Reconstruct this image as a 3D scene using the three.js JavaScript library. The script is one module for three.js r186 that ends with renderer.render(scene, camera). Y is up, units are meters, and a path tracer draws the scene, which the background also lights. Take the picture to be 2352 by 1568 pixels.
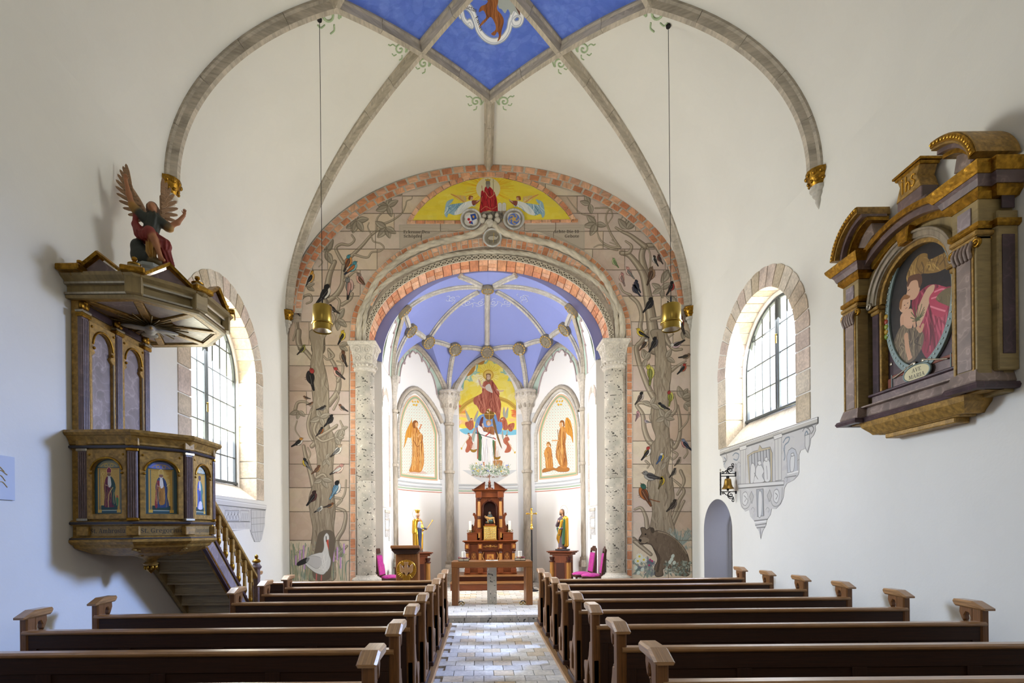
import * as THREE from 'three';
import { mergeGeometries, toCreasedNormals } from 'three/addons/utils/BufferGeometryUtils.js';
import { RectAreaLightUniformsLib } from 'three/addons/lights/RectAreaLightUniformsLib.js';

// ---------- camera, sky, daylight, exposure ----------
const scene = new THREE.Scene();
const CAM = { x: -0.2, y: 1.77, f: 1200, px: 1108, py: 1216, roll: 0.0095 };
const camera = new THREE.PerspectiveCamera(2 * Math.atan(784 / CAM.f) * 180 / Math.PI, 2352 / 1568, 0.05, 200);
camera.position.set(CAM.x, CAM.y, 0);
camera.rotation.z = -CAM.roll;
camera.setViewOffset(2352, 1568, 1176 - CAM.px, 784 - CAM.py, 2352, 1568);
const renderer = new THREE.WebGLRenderer({ antialias: true });
renderer.toneMapping = THREE.LinearToneMapping;
renderer.toneMappingExposure = 0.84;
renderer.shadowMap.enabled = true;
scene.background = new THREE.Color(0.95, 0.98, 1.05);   // bright overcast sky seen through every window
scene.backgroundIntensity = 1.6;
RectAreaLightUniformsLib.init();
const HW = 4.87, ZC = -12.63;                            // half width of the nave, plane of the chancel wall
function daylight(name, x, y, z, w, h, tx, ty, tz, power, color = 0xdfeaff) {
  const l = new THREE.RectAreaLight(color, power, w, h);
  l.name = name; l.position.set(x, y, z); l.lookAt(tx, ty, tz); scene.add(l);
}
// each tall window: the high sky as a broad soft beam that slants down across the nave, the low sky as an area light, and a warm weaker glow from the sunlit ground
function skyBeam(x, y, z, tx, ty, tz, power, color, angle) {
  const l = new THREE.SpotLight(color, power, 0, angle, 1, 2); l.name = 'window_sky'; l.position.set(x, y, z); l.target.position.set(tx, ty, tz); l.castShadow = true; l.shadow.radius = 36; l.shadow.mapSize.set(1024, 1024); scene.add(l, l.target);
}
const DAY = 34, EARTH = 0xf4f0cf;
for (const s of [-1, 1]) {
  const lo = s < 0 ? 2.75 : 3.9, h = 5.95 - lo;
  skyBeam(s * 5.95, s < 0 ? 4.6 : 5.0, -9.6, s * -4.87, -2.3, s < 0 ? -6.6 : -5.4, s < 0 ? 230 : 560, s < 0 ? 0xa6c8ff : 0x78a6ff, 0.62);
  daylight('window_daylight', s * 5.75, (lo + 5.95) / 2 + 0.1, -9.6, 2.2, h, s * 1.5, 1.2, -8.8, DAY * (s < 0 ? 0.72 : 0.85), 0xf0f6ff);
  daylight('ground_daylight', s * 5.75, (lo + 5.95) / 2 - 0.2, -9.6, 2.2, h, -s * 1.5, 9.5, -9.2, DAY * 0.42, EARTH);
  daylight('window_daylight', s * 5.75, 4.7, 1.6, 2.1, 2.4, s * 0.8, 0.6, 1.3, DAY * 0.05, 0xeaf2ff);   // the same windows of the bay behind the camera, in the shade of trees
  daylight('window_daylight', s * 3.4, 4.25, -13.62, 0.8, 2.9, 0, 2.4, -14.8, DAY * 2.9, 0xf6f8ff);
}
daylight('window_daylight', 0, 6.2, 6.6, 3.2, 3.2, 0, 5.5, -4, DAY * 0.05, 0xffe9cf);   // round window above the west door
daylight('passage_daylight', HW + 1.15, 1.9, -10.08, 0.7, 1.2, HW + 0.9, 1.1, -12.3, 9, 0xdfe6ff);              // a small window of the passage behind the doorway
// ---------- small tools ----------
const PI = Math.PI, sin = Math.sin, cos = Math.cos, V3 = (x, y, z) => new THREE.Vector3(x, y, z);
let seed_ = 7;
const rnd = () => { seed_ = (seed_ * 1664525 + 1013904223) >>> 0; return seed_ / 4294967296; };
const rr = (a, b) => a + (b - a) * rnd();
const clamp = (x, a = 0, b = 1) => Math.min(b, Math.max(a, x)), mix = (a, b, t) => a + (b - a) * t, sm = (a, b, x) => { const t = clamp((x - a) / (b - a)); return t * t * (3 - 2 * t); };
// a pixel measured in the photograph -> a direction, a point at a depth, a point on a side wall
function ray(px, py) { const dx = px - CAM.px, dy = py - CAM.py, c = cos(CAM.roll), s = sin(CAM.roll); return [(c * dx - s * dy) / CAM.f, -(s * dx + c * dy) / CAM.f]; }
const atD = (px, py, d) => { const [a, b] = ray(px, py); return [CAM.x + a * d, CAM.y + b * d]; };
const atX = (px, py, X) => { const [a, b] = ray(px, py), d = (X - CAM.x) / a; return [-d, CAM.y + b * d]; };   // -> z, y
const hash = (x, y, s) => { let h = (x * 374761393 + y * 668265263 + s * 974634777) | 0; h = Math.imul(h ^ (h >>> 13), 1274126177); return ((h ^ (h >>> 16)) >>> 0) / 4294967296; };
function vn(x, y, px, py, s) {
  const ix = Math.floor(x), iy = Math.floor(y), fx = x - ix, fy = y - iy, u = fx * fx * (3 - 2 * fx), v = fy * fy * (3 - 2 * fy), m = (a, p) => ((a % p) + p) % p;
  const a = hash(m(ix, px), m(iy, py), s), b = hash(m(ix + 1, px), m(iy, py), s), c = hash(m(ix, px), m(iy + 1, py), s), d = hash(m(ix + 1, px), m(iy + 1, py), s);
  return mix(mix(a, b, u), mix(c, d, u), v);
}
function fbm(u, v, px, py, oct, s = 1) { let t = 0, a = 0.5, n = 0; for (let i = 0; i < oct; i++) { t += a * vn(u * px, v * py, px, py, s + i * 17); n += a; px *= 2; py *= 2; a *= 0.5; } return t / n; }
function dtex(w, h, fn, srgb, repU, repV) {
  const d = new Uint8Array(w * h * 4);
  for (let y = 0; y < h; y++) for (let x = 0; x < w; x++) { const c = fn(x / w, y / h), o = (y * w + x) * 4; for (let k = 0; k < 3; k++) d[o + k] = clamp(Array.isArray(c) ? c[k] : c) * 255; d[o + 3] = 255; }
  const t = new THREE.DataTexture(d, w, h); t.wrapS = t.wrapT = THREE.RepeatWrapping; t.magFilter = THREE.LinearFilter; t.minFilter = THREE.LinearMipmapLinearFilter; t.generateMipmaps = true;
  if (srgb) t.colorSpace = THREE.SRGBColorSpace;
  t.repeat.set(repU, repV); t.needsUpdate = true; return t;
}
const woodFn = (u, v) => { const w = fbm(u, v, 3, 5, 3, 3), g = fbm(u, v, 6, 96, 3, 5), ring = 0.5 + 0.5 * sin((v * 10 + w * 5) * 2 * PI), p = vn(u * 40, v * 256, 40, 256, 9); return 0.74 + 0.13 * (g - 0.5) * 2 + 0.05 * ring - (p > 0.84 ? 0.08 : 0) + 0.1 * (w - 0.5); };
const TX = {
  wood: dtex(512, 512, woodFn, true, 1 / 1.4, 1 / 0.5),
  woodB: dtex(512, 512, woodFn, false, 1 / 1.4, 1 / 0.5),
  marble: dtex(512, 512, (u, v) => { const w = fbm(u, v, 4, 4, 4, 21), d = fbm(u, v, 3, 3, 3, 43), x = Math.abs(sin((u + v + w * 1.3) * 2 * PI * 1)), y = Math.abs(sin((u * 2 - v + d * 1.6) * 2 * PI)); return 0.68 + 0.3 * (w - 0.3) + 0.16 * Math.pow(1 - x, 4) + 0.1 * Math.pow(1 - y, 6); }, true, 1 / 0.7, 1 / 0.7),
  stone: dtex(512, 512, (u, v) => { const a = fbm(u, v, 4, 4, 5, 31), b = fbm(u, v, 40, 40, 2, 33); return 0.9 + 0.24 * (a - 0.5) + 0.18 * (b - 0.5); }, true, 1 / 1.1, 1 / 1.1),
  streak: dtex(512, 512, (u, v) => { const a = fbm(u, v, 8, 3, 5, 61), b = fbm(u, v, 60, 12, 3, 67); return 0.9 + 0.3 * (a - 0.5) + 0.22 * (b - 0.5); }, true, 1 / 1.3, 1 / 1.3),
  fine: dtex(256, 256, (u, v) => 0.5 + 0.5 * (fbm(u, v, 24, 24, 4, 51) - 0.5) + 0.3 * (fbm(u, v, 5, 5, 2, 57) - 0.5), false, 1 / 0.5, 1 / 0.5),
  gold: dtex(256, 256, (u, v) => 0.82 + 0.5 * (fbm(u, v, 12, 12, 4, 71) - 0.5), true, 1 / 0.35, 1 / 0.35),
  plaster: dtex(512, 512, (u, v) => 0.94 + 0.06 * (fbm(u, v, 3, 3, 5, 81) - 0.5), true, 1 / 4, 1 / 4),
  tuff: dtex(512, 512, (u, v) => { const a = fbm(u, v, 5, 5, 4, 91), b = vn(u * 34, v * 22, 34, 22, 93), c = vn(u * 22, v * 22, 22, 22, 95), k = b > 0.86 ? 0.45 : 1, l = c > 0.9 ? 1.22 : 1; return [0.8 + 0.25 * (a - 0.5), 0.78 + 0.22 * (a - 0.5), 0.74 + 0.2 * (a - 0.5)].map((x) => x * k * l); }, true, 1 / 0.9, 1 / 0.9),
};
function mat(color, o = {}) { const m = new (o.clearcoat || o.transmission || o.sheen ? THREE.MeshPhysicalMaterial : THREE.MeshStandardMaterial)({ roughness: 0.8, ...o }); m.color.set(color); return m; }
const wood = (c, rough = 0.5, o = {}) => mat(c, { map: TX.wood, bumpMap: TX.woodB, bumpScale: 0.0006, roughness: rough, ...o });
const MT = {
  plaster: mat('#efede4', { map: TX.plaster, bumpMap: TX.fine, bumpScale: 0.0012, roughness: 0.95 }),
  plasterGrey: mat('#cfcfd6', { map: TX.plaster, bumpMap: TX.fine, bumpScale: 0.001, roughness: 0.95 }),
  white: mat('#f2efe9', { roughness: 0.9 }),
  rib: mat('#c6bba9', { map: TX.streak, bumpMap: TX.fine, bumpScale: 0.0015, roughness: 0.9 }),
  ribPale: mat('#d5cfc2', { map: TX.streak, roughness: 0.9 }),
  stoneWarm: [['#e2cfc0'], ['#dccab2'], ['#d5c3b8'], ['#e4d8c6'], ['#d2c2a8']].map(([c]) => mat(c, { map: TX.stone, bumpMap: TX.fine, bumpScale: 0.0015, roughness: 0.9 })),
  joint: mat('#b9b2a8', { roughness: 0.95 }),
  stoneGrey: mat('#dcd3c4', { map: TX.stone, bumpMap: TX.fine, bumpScale: 0.004, roughness: 0.9 }),
  reliefGrey: mat('#d8d6d2', { map: TX.streak, bumpMap: TX.fine, bumpScale: 0.004, roughness: 0.9 }),
  tuff: mat('#e4e0d8', { map: TX.tuff, bumpMap: TX.tuff, bumpScale: 0.004, roughness: 0.85 }),
  brick: ['#efb48c', '#e6a478', '#f2c09c', '#dd9670', '#ebb797', '#d48e66'].map((c) => mat(c, { map: TX.streak, bumpMap: TX.fine, bumpScale: 0.003, roughness: 0.9 })),
  tile: ['#ece6da', '#e6dfd2', '#f0eadc', '#e0dacf', '#ebe2d0', '#d8d0c2', '#f3ecdd', '#e8d3b2'].map((c) => mat(c, { map: TX.stone, roughness: 0.42, bumpMap: TX.fine, bumpScale: 0.0008 })),
  oak: wood('#9c6733', 0.42), oakDark: wood('#4a260c', 0.6), oakPale: wood('#d6a066', 0.34, { clearcoat: 0.8, clearcoatRoughness: 0.22 }), walnut: wood('#944a1d', 0.38), walnutDark: wood('#5a2610', 0.36), honey: wood('#dd9a48', 0.38), desk: wood('#a9692f', 0.42),
  boss: mat('#9b917c', { map: TX.stone, bumpMap: TX.fine, bumpScale: 0.004, roughness: 0.85 }), mortar: mat('#d8cfc1', { map: TX.stone, roughness: 0.95 }),
  ochreLight: mat('#cbb486', { map: TX.wood, roughness: 0.55 }),
  ochre: mat('#bd9344', { map: TX.gold, bumpMap: TX.fine, bumpScale: 0.002, roughness: 0.5, metalness: 0.15 }),
  gilt: mat('#b98a2e', { map: TX.gold, bumpMap: TX.gold, bumpScale: 0.004, roughness: 0.34, metalness: 0.9 }),
  giltBright: mat('#edbb4c', { bumpMap: TX.gold, bumpScale: 0.003, roughness: 0.28, metalness: 0.95 }),
  brass: mat('#a98f45', { roughness: 0.3, metalness: 1 }), bronze: mat('#6b5a35', { roughness: 0.4, metalness: 0.8 }),
  bellBrass: mat('#9c7a38', { roughness: 0.35, metalness: 0.9 }),
  iron: mat('#17151a', { roughness: 0.6, metalness: 0.4 }), lead: mat('#4c5152', { roughness: 0.6, metalness: 0.3 }),
  purple: mat('#8c7470', { map: TX.marble, roughness: 0.4 }), purpleDark: mat('#5a434a', { map: TX.marble, roughness: 0.42 }), lilac: mat('#b3a4a6', { map: TX.marble, roughness: 0.4 }), rose: mat('#b29b8d', { map: TX.marble, roughness: 0.45 }), taupe: mat('#a18b5a', { map: TX.streak, roughness: 0.55 }), silver: mat('#b9b09c', { map: TX.streak, roughness: 0.32, metalness: 0.75 }),
  slate: mat('#3c3a40', { roughness: 0.3 }), greyBlue: mat('#8f9490', { roughness: 0.6 }),
  wax: mat('#efe8d6', { roughness: 0.6 }), magenta: mat('#c4259a', { roughness: 0.75, sheen: 0.6, sheenColor: new THREE.Color(1, 0.5, 0.85), map: null }),
  blue: mat('#5f7ad6', { map: TX.streak, roughness: 0.92 }), blueApse: mat('#9aa6e6', { map: TX.plaster, roughness: 0.92 }),
  green: mat('#a9bd98', { roughness: 0.9 }), sage: mat('#b7c9b8', { roughness: 0.9 }), mauve: mat('#bba7a6', { roughness: 0.9 }), paleScroll: mat('#c9cfe8', { roughness: 0.9 }),
  black: mat('#111', { roughness: 0.8 }), glass: new THREE.MeshPhysicalMaterial({ color: '#ffffff', transmission: 1, thickness: 0, roughness: 0, ior: 1.45 }),
  vcol: mat('#ffffff', { vertexColors: true, roughness: 0.55 }), vgold: mat('#ffffff', { vertexColors: true, roughness: 0.32, metalness: 0.85 }),
};
// ---------- geometry ----------
class Soup {
  constructor() { this.p = []; }
  tri(a, b, c) { this.p.push(...a, ...b, ...c); }
  quad(a, b, c, d) { this.tri(a, b, c); this.tri(a, c, d); }
  done() { const g = new THREE.BufferGeometry(); g.setAttribute('position', new THREE.Float32BufferAttribute(this.p, 3)); g.computeVertexNormals(); return g; }
}
function box(w, h, d, x = 0, y = 0, z = 0, b = 0.004) {      // chamfered box, centred
  const S = new Soup(), H = [w / 2, h / 2, d / 2]; b = Math.min(b, H[0] * 0.9, H[1] * 0.9, H[2] * 0.9);
  const vt = (s, a) => [0, 1, 2].map((k) => s[k] * (k === a ? H[k] : H[k] - b) + [x, y, z][k]);
  const put = (...q) => { const n = V3().crossVectors(V3(...q[1]).sub(V3(...q[0])), V3(...q[2]).sub(V3(...q[0]))), m = V3(); q.forEach((v) => m.add(V3(...v))); m.multiplyScalar(1 / q.length).sub(V3(x, y, z)); if (n.dot(m) < 0) q.reverse(); q.length > 3 ? S.quad(...q) : S.tri(...q); };
  for (let a = 0; a < 3; a++) { const i = (a + 1) % 3, j = (a + 2) % 3;
    for (const s of [-1, 1]) { const f = (u, v) => { const t = []; t[a] = s; t[i] = u; t[j] = v; return vt(t, a); }; put(f(-1, -1), f(1, -1), f(1, 1), f(-1, 1));
      for (const r of [-1, 1]) { const e = (ax, w2) => { const t = []; t[a] = s; t[i] = r; t[j] = w2; return vt(t, ax); }; put(e(a, -1), e(a, 1), e(i, 1), e(i, -1)); } } }
  for (const p of [-1, 1]) for (const q of [-1, 1]) for (const r of [-1, 1]) put(vt([p, q, r], 0), vt([p, q, r], 1), vt([p, q, r], 2));
  return S.done();
}
// a flat piece with a bevelled face: polygon in a plane (o + u*U + v*V), raised along N from n0 to n1
function slab(poly, n0, n1, bev, map3) {
  const S = new Soup(), n = poly.length; let ar = 0;
  for (let i = 0; i < n; i++) { const a = poly[i], b = poly[(i + 1) % n]; ar += a[0] * b[1] - b[0] * a[1]; }
  if (ar < 0) poly = poly.slice().reverse();
  const inn = poly.map((p, i) => { const a = poly[(i + n - 1) % n], c = poly[(i + 1) % n], d1 = [p[0] - a[0], p[1] - a[1]], d2 = [c[0] - p[0], c[1] - p[1]], l1 = Math.hypot(...d1) || 1, l2 = Math.hypot(...d2) || 1, nx = -(d1[1] / l1 + d2[1] / l2), ny = d1[0] / l1 + d2[0] / l2, q = Math.max(0.6, (nx * nx + ny * ny) / 2) ; return [p[0] + nx * bev / q, p[1] + ny * bev / q]; });
  const A = poly.map((p) => map3(p[0], p[1], n0)), B = poly.map((p) => map3(p[0], p[1], n1 - bev)), C = inn.map((p) => map3(p[0], p[1], n1));
  for (let i = 0; i < n; i++) { const j = (i + 1) % n; S.quad(A[i], A[j], B[j], B[i]); S.quad(B[i], B[j], C[j], C[i]); }
  const T = THREE.ShapeUtils.triangulateShape(inn.map((p) => new THREE.Vector2(...p)), []);
  for (const t of T) S.tri(C[t[0]], C[t[1]], C[t[2]]);
  return S.done();
}
function surf(nu, nv, fn, flip) {   // smooth grid; fn(u, v) -> [x, y, z] (or with uv: [x,y,z,s,t])
  const p = [], uv = [], ix = []; let has = false;
  for (let j = 0; j <= nv; j++) for (let i = 0; i <= nu; i++) { const q = fn(i / nu, j / nv); p.push(q[0], q[1], q[2]); if (q.length > 3) has = true; uv.push(q[3] ?? 0, q[4] ?? 0); }
  for (let j = 0; j < nv; j++) for (let i = 0; i < nu; i++) { const a = j * (nu + 1) + i, b = a + 1, c = a + nu + 1, d = c + 1; flip ? ix.push(a, c, b, b, c, d) : ix.push(a, b, c, b, d, c); }
  const g = new THREE.BufferGeometry(); g.setAttribute('position', new THREE.Float32BufferAttribute(p, 3)); g.setAttribute('uv', new THREE.Float32BufferAttribute(uv, 2)); g.setIndex(ix); g.computeVertexNormals(); g.userData.uv = has; return g;
}
const lathe = (pts, n = 24, x = 0, y = 0, z = 0, ph = 0, len = 2 * PI) => { const g = new THREE.LatheGeometry(pts.map((p) => new THREE.Vector2(Math.max(p[0], 1e-4), p[1])), n, ph, len); g.translate(x, y, z); return toCreasedNormals(g, 0.7); };
const poly = (pts, n = 4, seg = 6) => lathe(pts, n);
function tube(pts, r, seg = 40, rad = 8, closed = false) { const c = new THREE.CatmullRomCurve3(pts.map((p) => V3(...p)), closed, 'centripetal'); const g = new THREE.TubeGeometry(c, seg, r, rad, closed); if (closed) return g; const a = new THREE.SphereGeometry(r, rad, 6), e = a.clone(); a.translate(...c.getPoint(0).toArray()); e.translate(...c.getPoint(1).toArray()); return join([g, a, e]); }
const cyl = (r0, r1, h, x, y, z, n = 20) => { const g = new THREE.CylinderGeometry(r1, r0, h, n); g.translate(x, y + h / 2, z); return toCreasedNormals(g, 0.7); };
const ball = (r, x, y, z, sx = 1, sy = 1, sz = 1, n = 14) => { const g = new THREE.SphereGeometry(r, n, Math.ceil(n * 0.7)); g.scale(sx, sy, sz); g.translate(x, y, z); return g; };
function extr(pts, depth, bev = 0.004, holes = [], smooth) {   // outline in x,y pushed along z, bevelled
  const s = pts instanceof THREE.Shape ? pts : new THREE.Shape(pts.map((p) => new THREE.Vector2(...p)));
  for (const h of holes) s.holes.push(h instanceof THREE.Path ? h : new THREE.Path(h.map((p) => new THREE.Vector2(...p))));
  const g = new THREE.ExtrudeGeometry(s, { depth: depth - 2 * bev, bevelEnabled: bev > 0, bevelThickness: bev, bevelSize: bev, bevelOffset: -bev, bevelSegments: 1, curveSegments: 8 }); g.translate(0, 0, bev);
  return smooth ? toCreasedNormals(g, 0.6) : g;
}
// profile (a: across, b: out) swept along points with given side and out directions
function sweep(frames, prof, caps = true, closedProf = true) {
  const S = new Soup(), R = frames.map(([p, s, o]) => prof.map(([a, b]) => [p[0] + s[0] * a + o[0] * b, p[1] + s[1] * a + o[1] * b, p[2] + s[2] * a + o[2] * b])), n = prof.length;
  for (let i = 0; i < R.length - 1; i++) for (let j = 0; j < (closedProf ? n : n - 1); j++) { const k = (j + 1) % n; S.quad(R[i][j], R[i][k], R[i + 1][k], R[i + 1][j]); }
  if (caps) { const T = THREE.ShapeUtils.triangulateShape(prof.map((p) => new THREE.Vector2(...p)), []); for (const t of T) { S.tri(R[0][t[2]], R[0][t[1]], R[0][t[0]]); const L = R[R.length - 1]; S.tri(L[t[0]], L[t[1]], L[t[2]]); } }
  return S.done();
}
const creased = (g, a = 0.6) => toCreasedNormals(g, a);
const move = (g, x, y, z, ry = 0, rx = 0, rz = 0) => { if (rx) g.rotateX(rx); if (rz) g.rotateZ(rz); if (ry) g.rotateY(ry); g.translate(x, y, z); return g; };
const AX = { x: 0, y: 1, z: 2 };
function boxUV(g, grain = 'x') {
  const p = g.attributes.position, n = p.count, uv = new Float32Array(n * 2), a = V3(), b = V3(), c = V3(), gi = AX[grain], off = hash(n, Math.round((p.getX(0) + 50) * 977), Math.round((p.getY(0) + p.getZ(0) + 90) * 977)) * 3;
  for (let i = 0; i < n; i += 3) {
    a.fromBufferAttribute(p, i); b.fromBufferAttribute(p, i + 1).sub(a); c.fromBufferAttribute(p, i + 2).sub(a); b.cross(c);
    const v = [Math.abs(b.x), Math.abs(b.y), Math.abs(b.z)], d = v[0] > v[1] && v[0] > v[2] ? 0 : v[1] > v[2] ? 1 : 2, o = [0, 1, 2].filter((k) => k !== d), u = o.includes(gi) ? gi : o[0], w = o.find((k) => k !== u);
    for (let k = 0; k < 3; k++) { uv[(i + k) * 2] = p.getComponent(i + k, u) + off; uv[(i + k) * 2 + 1] = p.getComponent(i + k, w) + off * 0.7; }
  }
  g.setAttribute('uv', new THREE.BufferAttribute(uv, 2)); return g;
}
function join(list, grain) {
  const out = [].concat(list).map((g) => {
    const keep = g.userData.uv, col = g.attributes.color, h = g.index ? g.toNonIndexed() : g;
    for (const k of Object.keys(h.attributes)) if (!['position', 'normal', 'uv', 'color'].includes(k)) h.deleteAttribute(k);
    if (!h.attributes.normal) h.computeVertexNormals();
    if (!keep) boxUV(h, grain);
    h.morphAttributes = {}; h.clearGroups?.(); h.userData.uv = keep; return h;
  });
  if (out.length === 1) return out[0];
  const anyCol = out.some((g) => g.attributes.color);
  if (anyCol) for (const g of out) if (!g.attributes.color) g.setAttribute('color', new THREE.BufferAttribute(new Float32Array(g.attributes.position.count * 3).fill(1), 3));
  const m = mergeGeometries(out); m.userData.uv = out.some((g) => g.userData.uv); return m;
}
// ---------- naming ----------
const used = {};
function numbered(n) { const k = used[n] = (used[n] ?? -1) + 1; return k ? `${n}_${String(k).padStart(3, '0')}` : n; }
function mk(name, geo, m, parent, grain) {
  const o = new THREE.Mesh(join(geo, grain), m); o.castShadow = o.receiveShadow = true;
  o.name = parent && parent !== scene ? name : numbered(name); (parent ?? scene).add(o); return o;
}
function tag(o, label, category, group) { if (label) o.userData.label = label; if (category) o.userData.category = category; if (group) o.userData.group = group; return o; }
function thing(name, label, category, pos = [0, 0, 0], turn = 0, group) { const o = new THREE.Group(); o.name = numbered(name); o.position.set(...pos); o.rotation.y = turn; scene.add(o); return tag(o, label, category, group); }
function struct(name, geo, m, parent, grain) { const o = mk(name, geo, m, parent, grain); if (!parent) o.userData.kind = 'structure'; return o; }
function structGroup(name) { const o = new THREE.Group(); o.name = numbered(name); o.userData.kind = 'structure'; scene.add(o); return o; }
function dup(o, label, pos, turn) { const c = o.clone(); c.name = numbered(o.name.replace(/_\d{3}$/, '')); c.userData = { ...o.userData }; if (label) c.userData.label = label; if (pos) c.position.set(...pos); if (turn !== undefined) c.rotation.y = turn; scene.add(c); return c; }
// ---------- painting on canvas ----------
const P = (s) => s.trim().split(/\s+/).map((q) => q.split(',').map(Number));
function cvs(w, h, fill) { const c = document.createElement('canvas'); c.width = w; c.height = h; const x = c.getContext('2d'); if (fill) { x.fillStyle = fill; x.fillRect(0, 0, w, h); } return x; }
function ctex(x) { const t = new THREE.CanvasTexture(x.canvas); t.colorSpace = THREE.SRGBColorSpace; t.anisotropy = 8; return t; }
function smoothPath(x, pts, closed) {
  const n = pts.length, g = (i) => closed ? pts[(i + n) % n] : pts[clamp(i, 0, n - 1)];
  x.beginPath(); x.moveTo(...pts[0]);
  for (let i = 0; i < (closed ? n : n - 1); i++) { const a = g(i - 1), b = g(i), c = g(i + 1), d = g(i + 2); x.bezierCurveTo(b[0] + (c[0] - a[0]) / 6, b[1] + (c[1] - a[1]) / 6, c[0] - (d[0] - b[0]) / 6, c[1] - (d[1] - b[1]) / 6, c[0], c[1]); }
  if (closed) x.closePath();
}
function blob(x, s, fill, line, lw = 1) { const pts = typeof s === 'string' ? P(s) : s; smoothPath(x, pts, true); if (fill) { x.fillStyle = fill; x.fill(); } if (line) { x.strokeStyle = line; x.lineWidth = lw; x.stroke(); } return pts; }
function line(x, s, c, lw) { smoothPath(x, typeof s === 'string' ? P(s) : s, false); x.strokeStyle = c; x.lineWidth = lw; x.lineCap = 'round'; x.lineJoin = 'round'; x.stroke(); }
function hardPoly(x, pts, fill, stroke, lw) { x.beginPath(); pts.forEach((p, i) => i ? x.lineTo(...p) : x.moveTo(...p)); x.closePath(); if (fill) { x.fillStyle = fill; x.fill(); } if (stroke) { x.strokeStyle = stroke; x.lineWidth = lw; x.stroke(); } }
// drapery: painted cloth with light and dark brush strokes that run down the cloth
function cloth(x, s, fill, dark, lite, n = 14, lean = 0, lw = 2) {
  const pts = typeof s === 'string' ? P(s) : s, xs = pts.map((p) => p[0]), ys = pts.map((p) => p[1]), x0 = Math.min(...xs), x1 = Math.max(...xs), y0 = Math.min(...ys), y1 = Math.max(...ys);
  x.save(); smoothPath(x, pts, true); x.fillStyle = fill; x.fill(); x.clip();
  for (let i = 0; i < n; i++) { const a = x0 + (x1 - x0) * rnd(), b = mix(y0, y1, rnd() * 0.55), e = mix(b, y1, rr(0.35, 1)), w = (x1 - x0) * 0.12; x.globalAlpha = rr(0.25, 0.7); line(x, [[a, b], [a + rr(-w, w) + lean * 0.4 * (e - b), mix(b, e, 0.4)], [a + rr(-w, w) + lean * (e - b), e]], i % 2 ? dark : lite, lw * rr(0.5, 1.4)); }
  x.restore(); x.globalAlpha = 1;
}
function mottle(x, x0, y0, w, h, n, cols, a0, a1, rmin, rmax, ang) { for (let i = 0; i < n; i++) { x.globalAlpha = rr(a0, a1); x.fillStyle = cols[Math.floor(rnd() * cols.length)]; x.beginPath(); x.ellipse(x0 + rnd() * w, y0 + rnd() * h, rr(rmin, rmax), rr(rmin, rmax) * 0.45, ang ?? rr(0, PI), 0, 7); x.fill(); } x.globalAlpha = 1; }
const zoomed = (x, ox, oy, s, fn) => { x.save(); x.translate(ox, oy); x.scale(1 / s, 1 / s); fn(x); x.restore(); };
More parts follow.
